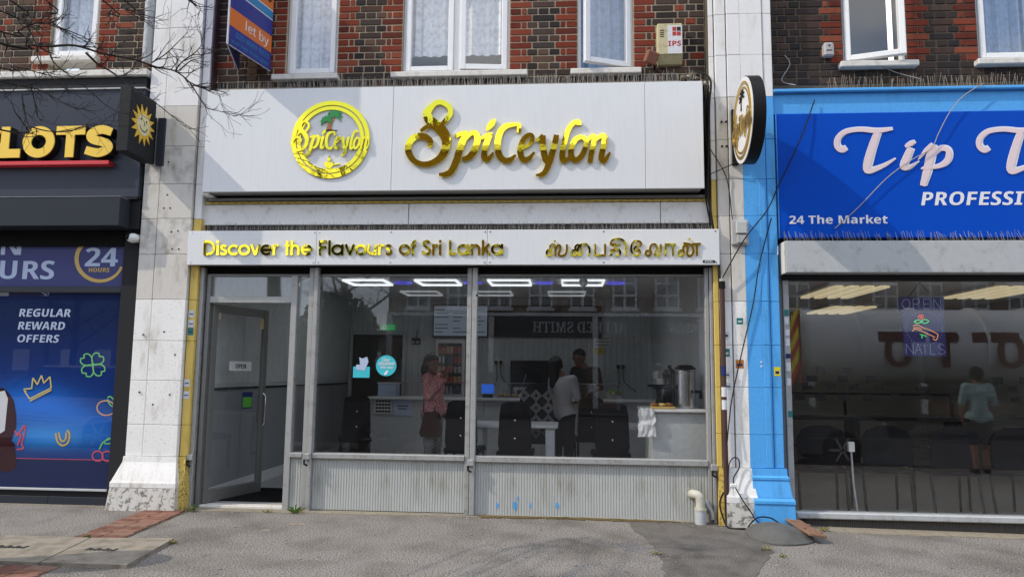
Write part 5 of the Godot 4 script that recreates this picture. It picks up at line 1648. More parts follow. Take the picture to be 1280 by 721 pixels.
func build_inside_middle() -> void:
	struct("interior_floor", box_mesh(Vector3(5.35, 0.05, 5.2), 0.0), M.floor_tile, "", Vector3(-1.15, 0.0, -2.65))
	struct("ceiling", box_mesh(Vector3(5.35, 0.1, 5.2), 0.0), M.ceiling_white, "", Vector3(-1.15, 2.68, -2.7))
	var lw := struct("wall_left", box_mesh(Vector3(0.08, 2.65, 5.2), 0.0), M.panel_grey, "pale clad side wall of the food shop", Vector3(-3.79, 1.3, -2.66))
	for k in 12: # cladding panels with open joints
		obj("panel", box_mesh(Vector3(0.014, 1.35, 0.415), 0.002), M.panel_grey, lw, Vector3(0.047, 0.6, 2.3 - k * 0.42))
		obj("panel", box_mesh(Vector3(0.02, 1.0, 0.415), 0.002), M.panel_dado, lw, Vector3(0.05, -0.66, 2.3 - k * 0.42))
	obj("rail", box_mesh(Vector3(0.03, 0.025, 5.0), 0.002), M.black_metal, lw, Vector3(0.055, -0.13, 0.0))
	obj("skirting", box_mesh(Vector3(0.035, 0.13, 5.0), 0.003), M.laminate, lw, Vector3(0.06, -1.22, 0.0))
	struct("wall_right", box_mesh(Vector3(0.08, 2.65, 5.2), 0.0), M.room_white, "", Vector3(1.47, 1.3, -2.66))
	var bw := MB.new()
	bw.add(ribbed(-3.75, 1.43, 0.0, 2.63, -5.2, 0.1, 0.01), Transform3D())
	struct("wall_back", bw.mesh(), M.panel_grey, "ribbed grey back wall of the food shop")
	var dm := thing("door_mat", "black door mat just inside the open shop door", "mat")
	bx("mat", -3.6, -2.85, 0.026, 0.038, -1.1, -0.25, M.mat_black, dm, 0.003)

	var dr := thing("back_door", "dark doorway with pale frame in the back wall of the food shop", "door")
	bx("leaf", -3.66, -2.8, 0.03, 2.0, -5.18, -5.15, M.door_dark, dr, 0.003)
	bx("frame", -3.72, -3.665, 0.03, 2.06, -5.185, -5.12, M.room_white, dr)
	bx("frame", -2.795, -2.74, 0.03, 2.06, -5.185, -5.12, M.room_white, dr)
	bx("frame", -3.66, -2.8, 2.005, 2.06, -5.185, -5.12, M.room_white, dr)
	var hg := MB.new()
	hg.tube([Vector3(-2.87, 1.05, -5.15), Vector3(-2.87, 1.05, -5.1), Vector3(-2.98, 1.05, -5.1)], 0.01, 8)
	obj("handle", hg.mesh(), M.chrome, dr)
	var ex := thing("exit_sign", "small green exit sign above the dark back doorway", "sign")
	bx("plate", -3.16, -2.95, 2.09, 2.17, -5.18, -5.15, M.exit_green, ex, 0.002)
	bx("pictogram", -3.13, -3.09, 2.105, 2.155, -5.149, -5.147, M.letter_white, ex, 0.0)
	bx("pictogram", -3.05, -2.98, 2.12, 2.14, -5.149, -5.147, M.letter_white, ex, 0.0)

	# menu screens
	var ms := thing("menu_screen", "pale menu screen with lines of text on the back wall", "screen")
	bx("casing", -2.28, -1.33, 1.975, 2.515, -5.17, -5.12, M.black_plastic, ms, 0.004)
	bx("display_screen", -2.262, -1.348, 1.99, 2.5, -5.121, -5.118, M.screen_light, ms, 0.0)
	for c in 3:
		for r in 7:
			if (r + c) % 4 != 3:
				var x := -2.24 + c * 0.31
				bx("text_line", x, x + 0.12 + 0.13 * rng.randf(), 2.05 + r * 0.063, 2.062 + r * 0.063, -5.117, -5.116, M.ink, ms, 0.0)
	var bs := thing("menu_screen", "wide black switched-off screen on the back wall above the counter", "screen")
	bx("casing", -1.325, 0.59, 1.975, 2.515, -5.17, -5.12, M.black_plastic, bs, 0.004)
	bx("display_screen", -1.31, 0.575, 1.99, 2.5, -5.121, -5.118, M.screen_black, bs, 0.0)

	# ceiling lights
	for k in 4:
		var t := thing("ceiling_light", "square white LED frame light, %s from the left in the front row" % ["first", "second", "third", "fourth"][k], "light", "square LED ceiling lights")
		obj("led_frame", square_frame(0.58, 0.58, 0.022, 0.025), M.led_light, t, Vector3(-2.79 + k * 1.003, 2.625, -2.8))
		area(t, Vector3(-2.79 + k * 1.003, 2.59, -2.8), 0.5, 0.5, 0.16)
	for k in 3:
		var t := thing("ceiling_light", "dim square LED frame light, %s from the left in the back row" % ["first", "second", "third"][k], "light", "square LED ceiling lights")
		obj("led_frame", square_frame(0.58, 0.58, 0.016, 0.025), M.led_dim, t, Vector3(-2.3 + k * 1.15, 2.625, -4.2))
	for k in 4:
		var t := thing("ceiling_light", "small blue ring light on the shop ceiling, %s from the left" % ["first", "second", "third", "fourth"][k], "light", "blue ceiling lights")
		var g := MB.new()
		var ring := []
		for i in 21:
			ring.append(Vector3(-2.288 + k * 0.987 + cos(TAU * i / 20) * 0.12, 2.61, -2.8 + sin(TAU * i / 20) * 0.12))
		g.tube(ring, 0.008, 6)
		obj("blue_light_tube", g.mesh(), M.blue_light, t)
	# security dome
	var sd := thing("security_camera", "white dome camera on the food shop ceiling", "camera")
	var sg := MB.new()
	sg.ball(Vector3(0.22, 2.57, -2.35), Vector3(0.06, 0.06, 0.06))
	obj("dome", sg.mesh(), M.white_plastic, sd)

	# counter
	var ct := thing("counter", "long pale shop counter with glass screen across the food shop", "counter")
	bx("top", -2.97, 1.38, 0.965, 1.0, -4.25, -3.62, M.laminate, ct, 0.006)
	for k in 5:
		bx("front_panel", -2.95 + k * 0.866, -2.95 + k * 0.866 + 0.86, 0.03, 0.963, -3.72, -3.68, M.counter_grey, ct, 0.004)
	bx("end_panel", -2.96, -2.93, 0.03, 0.963, -4.2, -3.725, M.counter_grey, ct)
	bx("glass_screen", -2.7, 0.75, 1.002, 1.22, -3.7, -3.69, M.glass, ct, 0.0)
	bx("screen_rail", -2.7, 0.75, 1.222, 1.23, -3.705, -3.685, M.chrome, ct, 0.0)
	var bc := thing("back_counter", "low work counter against the ribbed back wall", "counter")
	bx("top", -2.6, 1.4, 0.92, 0.96, -5.17, -4.75, M.laminate, bc, 0.004)
	bx("cupboards", -2.6, 1.4, 0.03, 0.918, -5.16, -4.8, M.counter_grey, bc, 0.004)
	# things on and around the counters
	var cr := thing("card_rack", "white rack with four rows of dark pictures on the counter front", "rack")
	bx("board", -2.87, -2.61, 0.75, 0.975, -3.675, -3.655, M.paper, cr, 0.002)
	for r in 4:
		for c in 5:
			bx("picture", -2.85 + c * 0.047, -2.81 + c * 0.047, 0.77 + r * 0.05, 0.8 + r * 0.05, -3.654, -3.652, M.ink, cr, 0.0)
	var nt := thing("notice", "pale blue-grey notice with two lines of text on the counter front", "notice")
	bx("sheet", -2.58, -2.3, 0.73, 0.97, -3.675, -3.668, M.print_pale, nt, 0.0)
	bx("text_line", -2.53, -2.36, 0.86, 0.875, -3.667, -3.666, M.ink, nt, 0.0)
	bx("text_line", -2.51, -2.38, 0.82, 0.835, -3.667, -3.666, M.ink, nt, 0.0)
	var tb := thing("carton", "pale blue carton on the left end of the counter", "box")
	bx("body", -2.86, -2.58, 1.001, 1.19, -4.05, -3.8, M.print_pale, tb, 0.006)
	bx("lid", -2.87, -2.57, 1.191, 1.21, -4.06, -3.79, M.print_white, tb, 0.004)
	var fr := thing("drinks_cooler", "white drinks cooler with rows of cans behind the counter", "cooler")
	bx("cabinet", -2.2, -1.7, 0.962, 1.92, -5.16, -4.98, M.white_plastic, fr, 0.006)
	bx("interior", -2.15, -1.75, 1.02, 1.86, -4.979, -4.975, M.black_plastic, fr, 0.0)
	for r in 5:
		for c in 6:
			var g := MB.new()
			g.lathe([[0.0, 0.0], [0.027, 0.0], [0.03, 0.01], [0.03, 0.1], [0.02, 0.115], [0.0, 0.115]], Vector3(-2.118 + c * 0.067, 1.03 + r * 0.165, -4.94), 10)
			obj("can", g.mesh(), [M.ink_red, M.steel, M.sticker_navy, M.ink_red, M.print_orange][(r * 2 + c / 2) % 5], fr)
	bx("door_glass", -2.17, -1.73, 1.0, 1.88, -4.9, -4.895, M.glass, fr, 0.0)
	var ov := thing("oven", "black oven with a small silver radio on top behind the counter", "oven")
	bx("body", -0.92, -0.2, 0.962, 1.58, -5.15, -4.85, M.black_plastic, ov, 0.01)
	bx("window", -0.85, -0.4, 1.03, 1.4, -4.849, -4.845, M.screen_black, ov, 0.0)
	var ra := thing("radio", "small silver radio with handle on the serving counter", "radio")
	bx("body", -0.82, -0.58, 1.001, 1.16, -4.1, -4.0, M.steel, ra, 0.015)
	bx("dial", -0.75, -0.65, 1.05, 1.12, -3.999, -3.996, M.ink, ra, 0.0)
	tube_obj("handle", curve3([Vector3(-0.78, 1.16, -4.05), Vector3(-0.76, 1.21, -4.05), Vector3(-0.64, 1.21, -4.05), Vector3(-0.62, 1.16, -4.05)], 4), 0.006, M.black_plastic, ra)
	tube_obj("aerial", [Vector3(-0.68, 1.16, -4.07), Vector3(-0.62, 1.36, -4.07)], 0.003, M.chrome, ra, 4)
	var sc := thing("card_reader", "small glowing blue screen on the serving counter", "card reader")
	bx("stand", -1.27, -1.12, 1.001, 1.05, -3.98, -3.88, M.black_plastic, sc, 0.006)
	bx("display_screen", -1.29, -1.1, 1.06, 1.2, -3.95, -3.92, M.screen_blue, sc, 0.004)
	for p in [[0.45, 1.70, 0.17, 0.11, "sticker_yellow", "small yellow notice on the ribbed back wall"], [0.46, 1.83, 0.29, 0.2, "paper", "white notice on the ribbed back wall above the yellow one"], [-2.36, 1.62, 0.27, 0.12, "paper", "white card beside the drinks cooler on the back wall"]]:
		var n2 := thing("wall_notice", p[5], "notice")
		bx("sheet", p[0], p[0] + p[2], p[1], p[1] + p[3], -5.2, -5.193, M[p[4]], n2, 0.0)
		for k in 3:
			bx("text_line", p[0] + 0.02, p[0] + p[2] - 0.03, p[1] + 0.02 + k * p[3] * 0.28, p[1] + 0.03 + k * p[3] * 0.28, -5.192, -5.191, M.ink, n2, 0.0)
	for p in [[-1.15, 1.55, "black plugs and cables in a socket left of the oven"], [0.9, 1.5, "black plugs in a socket on the right of the back wall"]]:
		var so := thing("wall_socket", p[2], "socket")
		bx("plate", p[0] - 0.08, p[0] + 0.08, p[1] - 0.045, p[1] + 0.045, -5.2, -5.185, M.white_plastic, so, 0.003)
		for dx in [-0.04, 0.04]:
			bx("plug", p[0] + dx - 0.026, p[0] + dx + 0.026, p[1] - 0.03, p[1] + 0.03, -5.185, -5.13, M.black_plastic, so, 0.006)
			tube_obj("cable", curve3([Vector3(p[0] + dx, p[1] - 0.03, -5.15), Vector3(p[0] + dx + 0.02, p[1] - 0.25, -5.14), Vector3(p[0] + dx * 4 + 0.1, p[1] - 0.42, -5.12)], 5), 0.007, M.cable, so, 5)
	var fan := thing("wall_fan", "black wall bracket with round cups beside the doorway", "bracket")
	bx("plate", -2.64, -2.5, 1.84, 1.95, -5.2, -5.14, M.black_plastic, fan, 0.006)
	tube_obj("stem", [Vector3(-2.56, 1.95, -5.15), Vector3(-2.55, 2.09, -5.14)], 0.008, M.black_metal, fan)
	for dx in [-0.045, 0.035]:
		var g := MB.new()
		g.ball(Vector3(-2.57 + dx, 1.88, -5.12), Vector3(0.026, 0.026, 0.02), 10, 6)
		obj("cup", g.mesh(), M.alu, fan)
	var wb := thing("works_table", "tray of bread and wire rack on the serving counter", "tray")
	bx("tray", -1.05, -0.62, 1.001, 1.02, -3.97, -3.75, M.steel, wb, 0.004)
	for k in 4:
		var g := MB.new()
		g.ball(Vector3(-0.98 + k * 0.1, 1.04, -3.86), Vector3(0.05, 0.025, 0.06), 10, 6)
		obj("roll", g.mesh(), M.food_gold, wb)
	wb.name = "food_tray"
	var fb := thing("fruit_bowl", "bowl of small fruit on the serving counter beside the man in black", "bowl")
	var bg := MB.new()
	bg.lathe([[0.0, 0.0], [0.08, 0.0], [0.13, 0.07], [0.135, 0.072], [0.12, 0.06], [0.0, 0.05]], Vector3(0.72, 1.002, -3.95), 18)
	obj("bowl", bg.mesh(), M.steel, fb)
	for k in 7:
		var g := MB.new()
		g.ball(Vector3(0.72 + cos(k * 0.9) * 0.065, 1.085 + 0.02 * (k % 2), -3.95 + sin(k * 0.9) * 0.065), Vector3(0.035, 0.033, 0.035), 8, 6)
		obj("fruit", g.mesh(), [M.food_gold, M.sticker_green][k % 2], fb)

	# tables and chairs for customers
	for k in 2:
		var x0: float = [-1.15, 0.42][k]
		var tbl := thing("dining_table", ["white dining table with panel legs between the black chairs", "white dining table beside the right-hand serving cabinet"][k], "table", "white tables in the food shop")
		bx("tabletop", x0, x0 + 1.05, 0.72, 0.76, -2.25, -1.6, M.laminate, tbl, 0.005)
		for q in [x0 + 0.03, x0 + 0.9]:
			bx("leg", q, q + 0.11, 0.028, 0.718, -2.2, -1.65, M.laminate, tbl, 0.004)
	var spots := [[-0.575, -1.25, 0.0, "black high-backed chair behind the right edge of the first mullion"], [0.5, -1.25, 0.05, "black high-backed chair in front of the white table on the right"], [-1.2, -1.5, -0.1, "black high-backed chair just left of the middle mullion"], [0.32, -3.2, 0.1, "black high-backed chair behind the customer in the grey top"], [-2.85, -2.6, 0.35, "black chair in the dark corner below the tissue box sticker"]]
	for q in spots:
		put(high_chair(), "dining_chair", q[3], "chair", Vector3(q[0], 0.026, q[1]), q[2], "black chairs in the food shop")

	# serving cabinet by the window with its things
	var cb := thing("serving_cabinet", "pale grey serving cabinet close behind the right end of the window", "cabinet")
	bx("body", 0.86, 1.415, 0.03, 0.995, -0.95, -0.3, M.counter_grey, cb, 0.006)
	bx("top", 0.78, 1.418, 0.997, 1.025, -1.0, -0.25, M.laminate, cb, 0.005)
	var ur := thing("drink_urn", "tall steel and clear drink urn with black lid on the serving cabinet", "urn")
	var ug := MB.new()
	ug.lathe([[0.0, 0.0], [0.1, 0.0], [0.105, 0.02], [0.105, 0.36], [0.11, 0.37], [0.11, 0.39], [0.0, 0.4]], Vector3(1.24, 1.026, -0.55), 24)
	obj("body", ug.mesh(), M.steel, ur)
	var ul := MB.new()
	ul.lathe([[0.0, 0.05], [0.07, 0.045], [0.11, 0.015], [0.115, 0.0], [0.0, 0.0]], Vector3(1.24, 1.427, -0.55), 24)
	obj("lid", ul.mesh(), M.black_plastic, ur)
	var ut := MB.new()
	ut.tube([Vector3(1.1, 1.04, -0.4), Vector3(1.1, 1.38, -0.4)], 0.02, 10)
	obj("gauge_tube", ut.mesh(), M.glass, ur)
	tube_obj("tap", [Vector3(1.33, 1.2, -0.46), Vector3(1.37, 1.2, -0.4), Vector3(1.37, 1.13, -0.4)], 0.018, M.black_plastic, ur, 8)
	var gj := thing("glass_dome", "clear glass cake dome on a dark stand on the serving cabinet", "dome")
	var gg := MB.new()
	gg.lathe([[0.11, 0.0], [0.125, 0.06], [0.115, 0.14], [0.07, 0.2], [0.02, 0.215], [0.02, 0.23], [0.0, 0.24]], Vector3(0.98, 1.27, -0.65), 22)
	obj("dome", gg.mesh(), M.glass, gj)
	var gp := MB.new()
	gp.lathe([[0.0, 0.0], [0.1, 0.0], [0.05, 0.03], [0.025, 0.1], [0.03, 0.19], [0.12, 0.22], [0.125, 0.24], [0.0, 0.24]], Vector3(0.98, 1.026, -0.65), 20)
	obj("stand", gp.mesh(), M.black_plastic, gj)
	var bl := thing("blender", "black kitchen blender behind the steel urn", "blender")
	var bq := MB.new()
	bq.lathe([[0.0, 0.0], [0.09, 0.0], [0.08, 0.12], [0.06, 0.16], [0.075, 0.34], [0.08, 0.36], [0.05, 0.4], [0.02, 0.42], [0.02, 0.45], [0.0, 0.45]], Vector3(1.12, 1.026, -0.85), 20)
	obj("body", bq.mesh(), M.black_plastic, bl)
	var fo := thing("snack_tray", "gold tray of snacks on the serving cabinet by the glass", "tray")
	bx("tray", 0.86, 1.1, 1.026, 1.05, -0.5, -0.3, M.food_gold, fo, 0.008)
	for k in 6:
		var g := MB.new()
		g.ball(Vector3(0.9 + (k % 3) * 0.075, 1.065, -0.46 + (k / 3) * 0.1), Vector3(0.04, 0.02, 0.045), 10, 6)
		obj("snack", g.mesh(), M.food_brown if k % 2 else M.food_gold, fo)
	var pp := thing("paper_bag", "crumpled white paper bag hanging over the corner of the serving cabinet", "paper")
	var pg := MB.new()
	var pts := []
	for i in 7:
		var rowp := []
		for j in 6:
			rowp.append(Vector3(0.72 + i * 0.028 + rng.randf_range(-0.01, 0.01), 1.03 - j * 0.055 + rng.randf_range(-0.012, 0.012), -0.24 + rng.randf_range(-0.02, 0.015)))
		pts.append(rowp)
	for i in 6:
		for j in 5:
			pg.quad(pts[i][j + 1], pts[i][j], pts[i + 1][j], pts[i + 1][j + 1])
	obj("sheet", pg.mesh(), M.paper, pp)
	var sh := thing("patterned_cloth", "dark cloth with a pale diamond pattern hung over a chair back", "cloth")
	var shg := MB.new()
	var prof := [[-0.22, 0.45], [-0.26, 0.8], [-0.2, 1.1], [-0.08, 1.24], [0.08, 1.24], [0.2, 1.1], [0.24, 0.8], [0.2, 0.45]]
	var pv := PackedVector2Array()
	for q in prof:
		pv.append(Vector2(-0.4 + q[0], q[1]))
	shg.poly(pv, -2.62, -2.5)
	obj("cloth", shg.mesh(), M.cloth_black, sh)
	var dz := 0.0
	for r in 4:
		for q in 3:
			var cx := -0.56 + q * 0.16
			var cy := 0.6 + r * 0.16
			for k in [0.07, 0.04]:
				var dg := MB.new()
				dg.stroke([[cx - k, cy, 0.012], [cx, cy + k, 0.012], [cx + k, cy, 0.012], [cx, cy - k, 0.012]], -2.499, -2.497 + dz, 1, true, false)
				obj("pattern_diamond", dg.mesh(), M.cloth_grey, sh)

# ---------- inside the right-hand shop ----------
func waiting_chair() -> Node3D:
	var t := Node3D.new()
	bx("seat", -0.24, 0.24, 0.42, 0.47, -0.22, 0.24, M.leather, t, 0.02)
	var g := MB.new()
	g.poly(PackedVector2Array([Vector2(-0.23, 0.5), Vector2(-0.25, 0.75), Vector2(-0.19, 0.86), Vector2(-0.08, 0.9), Vector2(0.08, 0.9), Vector2(0.19, 0.86), Vector2(0.25, 0.75), Vector2(0.23, 0.5)]), 0.22, 0.265)
	obj("backrest", g.mesh(), M.leather, t)
	for s in [-1.0, 1.0]:
		tube_obj("leg", curve3([Vector3(0.23 * s, 0.42, 0.2), Vector3(0.23 * s, 0.2, 0.235), Vector3(0.23 * s, 0.0, 0.27)], 4), 0.014, M.black_metal, t, 8)
		tube_obj("leg", [Vector3(0.23 * s, 0.42, -0.18), Vector3(0.23 * s, 0.0, -0.18)], 0.014, M.black_metal, t, 8)
		tube_obj("armrest", curve3([Vector3(0.25 * s, 0.7, 0.24), Vector3(0.27 * s, 0.68, 0.1), Vector3(0.27 * s, 0.66, -0.12), Vector3(0.26 * s, 0.44, -0.2)], 5), 0.016, M.black_metal, t, 8)
	return t

func build_inside_right() -> void:
	struct("interior_floor", box_mesh(Vector3(4.2, 0.05, 6.0), 0.0), M.floor_tile, "", Vector3(4.13, -0.05, -3.05))
	struct("ceiling", box_mesh(Vector3(4.2, 0.1, 6.0), 0.0), M.ceiling_white, "", Vector3(4.13, 2.52, -3.1))
	struct("wall_left", box_mesh(Vector3(0.08, 2.6, 6.0), 0.0), M.panel_dado, "", Vector3(2.04, 1.2, -3.36))
	struct("wall_right", box_mesh(Vector3(0.08, 2.6, 6.0), 0.0), M.panel_dado, "", Vector3(6.24, 1.2, -3.06))
	struct("wall_back", box_mesh(Vector3(4.3, 2.6, 0.08), 0.0), M.panel_dado, "", Vector3(4.13, 1.2, -6.1))
	for q in [[3.1, 3.8, -2.8, -1.5, "louvred warm ceiling light nearest the blue pilaster"], [4.95, 5.65, -2.8, -1.5, "louvred warm ceiling light at the right edge of the window"], [4.0, 4.7, -5.4, -4.1, "louvred warm ceiling light further back in the right shop"]]:
		var t := thing("ceiling_light", q[4], "light", "louvred ceiling lights in the right shop")
		bx("tray", q[0] - 0.03, q[1] + 0.03, 2.43, 2.468, q[2] - 0.03, q[3] + 0.03, M.upvc, t, 0.003)
		for k in 4:
			var x: float = lerpf(q[0], q[1], (k + 0.5) / 4.0)
			bx("lamp_tube", x - 0.05, x + 0.05, 2.405, 2.427, q[2], q[3], M.lamp_warm, t, 0.004)
		area(t, Vector3((q[0] + q[1]) / 2.0, 2.395, (q[2] + q[3]) / 2.0), 0.6, 1.2, 0.07, Color(1.0, 0.9, 0.7))
	for k in 5:
		var x: float = [2.62, 3.28, 3.9, 4.5, 5.12][k]
		put(waiting_chair(), "waiting_chair", ["black waiting chair nearest the blue pilaster", "second black waiting chair from the blue pilaster", "third black waiting chair from the blue pilaster", "fourth black waiting chair from the blue pilaster", "black waiting chair at the right end of the row"][k], "chair", Vector3(x, -0.024, -0.75 - 0.08 * (k % 2)), 0.05 * (k - 2), "waiting chairs behind the dark window")
	var d := thing("manicure_desk", "long dark manicure desk across the back of the right shop", "desk")
	bx("top", 2.6, 5.8, 0.74, 0.78, -4.4, -3.9, M.black_plastic, d, 0.006)
	for x in [2.7, 4.2, 5.65]:
		bx("leg", x, x + 0.08, -0.02, 0.738, -4.35, -3.95, M.black_plastic, d, 0.004)
	bx("shelf", 2.6, 5.8, 1.1, 1.13, -4.4, -4.2, M.black_plastic, d, 0.004)
	for x in [2.62, 4.2, 5.76]:
		bx("shelf_post", x, x + 0.03, 0.782, 1.098, -4.35, -4.3, M.black_plastic, d, 0.002)
	var wb := thing("white_stand", "narrow white stand between the dark waiting chairs", "stand")
	tube_obj("post", [Vector3(2.9, 0.0, -0.45), Vector3(2.87, 0.3, -0.45), Vector3(2.86, 0.62, -0.45)], 0.011, M.grey_box, wb, 8)
	bx("foot", 2.6, 3.05, -0.024, 0.0, -0.6, -0.35, M.white_plastic, wb, 0.005)
	bx("head", 2.83, 2.89, 0.621, 0.72, -0.47, -0.43, M.white_plastic, wb, 0.004)

# ---------- fittings on the wall ----------
func spikes(label: String, x0: float, x1: float, y: float, z: float, h: float, m: Material, lean := 0.0) -> void:
	var t := thing("bird_spikes", label, "bird spikes")
	bx("base_strip", x0, x1, y, y + 0.006, z - 0.02, z + 0.02, m, t, 0.0)
	var g := MB.new()
	var n := int((x1 - x0) / 0.019)
	for i in n:
		var x := lerpf(x0, x1, (i + rng.randf()) / n)
		if rng.randf() < 0.12:
			continue
		var top := Vector3(x + rng.randf_range(-0.02, 0.02) - lean, y + h * rng.randf_range(0.7, 1.1), z + rng.randf_range(-0.03, 0.05))
		g.bar(Vector3(x, y, z), top, 0.0023, 0.0023)
	var o := obj("spike_rows", g.mesh(), m, t)
	o.set_meta("kind", "stuff")

func cable(label: String, pts: Array, r: float, m: Material) -> void:
	var t := thing("cable", label, "cable")
	tube_obj("cable_run", curve3(pts, 6), r, m, t, 6)

func build_wall_fittings() -> void:
	# estate agent's V board
	var b := thing("letting_board", "orange and blue letting board projecting from the brick wall", "sign")
	var A := Vector3(-3.31, 0, 0.70)
	for side in 2:
		var W := Vector3(-3.155, 0, 0.02) if side == 0 else Vector3(-3.5, 0, 0.02)
		var ln := Vector2(W.x - A.x, W.z - A.z).length()
		var p := Node3D.new()
		p.name = "board_face"
		b.add_child(p, true)
		p.position = A + Vector3(0, 4.53, 0)
		p.rotation.y = atan2(-(W.z - A.z), W.x - A.x)
		bx("board", 0.0, ln, 0.0, 1.35, -0.004, 0.004, M.board_white, p, 0.0)
		if side == 1:
			bx("back", 0.005, ln - 0.005, 0.005, 1.34, -0.007, -0.0045, M.board_blue, p, 0.0)
			bx("back", 0.005, ln - 0.005, 0.005, 1.34, 0.0045, 0.007, M.board_blue, p, 0.0)
			continue
		var band := func(called: String, y0: float, y1: float, m: Material) -> void:
			bx(called, 0.02, ln - 0.003, y0, y1, 0.0045, 0.0062, m, p, 0.0)
		band.call("blue_band", 0.005, 0.2, M.board_blue)
		band.call("orange_band", 0.202, 0.385, M.board_orange)
		band.call("blue_band", 0.387, 0.56, M.board_blue)
		band.call("teal_band", 0.575, 0.66, M.board_teal)
		band.call("orange_band", 0.675, 1.34, M.board_orange)
		text_obj("lettering", "let by", false, 0.135, 0.002, M.board_white, p, Vector3(0.26, 0.22, 0.0075), 0.38)
		text_obj("lettering", "020 8669 9333", false, 0.055, 0.002, M.board_teal, p, Vector3(0.12, 0.115, 0.0075), 0.54)
		text_obj("lettering", "your high street agent", false, 0.05, 0.002, M.board_teal, p, Vector3(0.06, 0.03, 0.0075), 0.6)
		text_obj("lettering", "ns", false, 0.13, 0.002, M.ink, p, Vector3(0.5, 0.74, 0.0075), 0.16)
	var tp := thing("timber_post", "reddish timber post between the left pilaster and the brick wall", "post")
	bx("post", -3.845, -3.76, 4.3, 5.9, -0.02, 0.06, M.wood_post, tp, 0.004)
	# round projecting sign
	var d := thing("projecting_sign", "round projecting sign with black rim and gold logo on the right pilaster", "sign")
	var g := MB.new()
	g.tube([Vector3(1.64, 3.735, 0.535), Vector3(1.75, 3.735, 0.535)], 0.405, 48)
	obj("drum", g.mesh(), M.black_plastic, d)
	bx("bracket", 1.62, 1.68, 3.42, 3.98, 0.116, 0.17, M.black_metal, d)
	var f := MB.new()
	f.tube([Vector3(0, 0, 0), Vector3(0, 0, 0.006)], 0.398, 48)
	var face := obj("face", f.mesh(), M.letter_white, d, Vector3(1.6395, 3.735, 0.535))
	face.rotation.y = -PI / 2
	for r in [[0.345, 0.03], [0.3, 0.022]]:
		var ring := []
		for k in 40:
			ring.append([cos(TAU * k / 40) * r[0], sin(TAU * k / 40) * r[0], r[1]])
		var rg := MB.new()
		rg.stroke(ring, 0.0065, 0.012, 2, true)
		obj("ring", rg.mesh(), M.gold_satin, face)
	for L in script_letters():
		var lg := MB.new()
		var i := 0
		for st in L[2]:
			var pts := []
			for q0 in st:
				var q := sxy(q0[0], q0[1], q0[2], L[1])
				pts.append([-0.37 + (q[0] + 1.626) * 0.36, 0.16 + (q[1] - 4.1) * 0.44, q[2] * 0.45])
			lg.stroke(pts, 0.013, 0.019 + 0.001 * i, 3)
			i += 1
		obj(L[0], lg.mesh(), M.gold_satin, face)
	var pm := MB.new()
	pm.stroke([[-0.02, 0.1, 0.04], [-0.01, 0.17, 0.02], [0.02, 0.22, 0.015]], 0.007, 0.012)
	for k in 7:
		var a := PI * (-0.1 + 1.2 * k / 6.0)
		pm.stroke([[0.02, 0.22, 0.012], [0.02 + cos(a) * 0.07, 0.22 + sin(a) * 0.06, 0.018], [0.02 + cos(a) * 0.1, 0.21 + sin(a) * 0.06, 0.004]], 0.007, 0.0125 + 0.0004 * k, 3)
	obj("palm", pm.mesh(), M.ink, face)
	# alarm box with sticker
	var al := thing("alarm_box", "cream alarm box with red and white sticker on the brick wall", "alarm box")
	bx("box", 0.917, 1.172, 4.6, 4.935, -0.05, 0.07, M.cream_box, al, 0.01)
	var lg2 := MB.new()
	var P := [Vector3(0.917, 4.6, 0.07), Vector3(1.172, 4.6, 0.07), Vector3(1.172, 4.525, 0.0), Vector3(0.93, 4.525, 0.0), Vector3(0.917, 4.6, -0.05), Vector3(1.172, 4.6, -0.05), Vector3(1.172, 4.525, -0.05), Vector3(0.93, 4.525, -0.05)]
	var cc := Vector3(1.04, 4.57, 0.0)
	lg2.quad_out(P[0], P[1], P[2], P[3], cc)
	lg2.quad_out(P[3], P[2], P[6], P[7], cc)
	lg2.quad_out(P[1], P[5], P[6], P[2], cc)
	lg2.quad_out(P[0], P[3], P[7], P[4], cc)
	obj("foot", lg2.mesh(), M.cream_box, al)
	bx("sticker", 1.02, 1.165, 4.61, 4.91, 0.0705, 0.0725, M.sticker_white, al, 0.0)
	for q in [[1.07, 4.85], [1.115, 4.85], [1.07, 4.8], [1.115, 4.8]]:
		bx("red_square", q[0], q[0] + 0.038, q[1], q[1] + 0.042, 0.0728, 0.074, M.ink_red if q != [1.115, 4.85] else M.ink, al, 0.0)
	text_obj("lettering", "IPS", true, 0.055, 0.002, M.ink_red, al, Vector3(1.025, 4.69, 0.0735), 0.13)
	for k in 4:
		bx("vent", 0.945, 0.985, 4.79 + k * 0.022, 4.798 + k * 0.022, 0.0702, 0.0722, M.black_gap, al, 0.0)
	var fl := thing("floodlight", "small brown floodlight tilted beside the alarm box", "lamp")
	var fm := obj("housing", box_mesh(Vector3(0.13, 0.13, 0.07), 0.012), M.lamp_brown, fl, Vector3(0.855, 4.575, 0.06))
	fm.rotation = Vector3(0.35, 0.3, -0.25)
	tube_obj("arm", [Vector3(0.9, 4.5, -0.05), Vector3(0.89, 4.52, 0.03), Vector3(0.87, 4.55, 0.05)], 0.012, M.black_plastic, fl)
	var ga := thing("alarm_box", "small grey alarm box on the sooty brick wall", "alarm box")
	bx("box", 2.582, 2.682, 4.575, 4.715, -0.05, 0.03, M.grey_box, ga, 0.014)
	bx("mark", 2.625, 2.64, 4.67, 4.69, 0.0302, 0.032, M.ink, ga, 0.0)
	bx("mark", 2.605, 2.66, 4.625, 4.635, 0.0302, 0.032, M.ink, ga, 0.0)
	# electricity box
	var eb := thing("meter_box", "weathered grey electrical box on the right pilaster", "electrical box")
	bx("back_box", 1.592, 1.755, 2.625, 2.87, 0.1255, 0.17, M.grey_box, eb, 0.008)
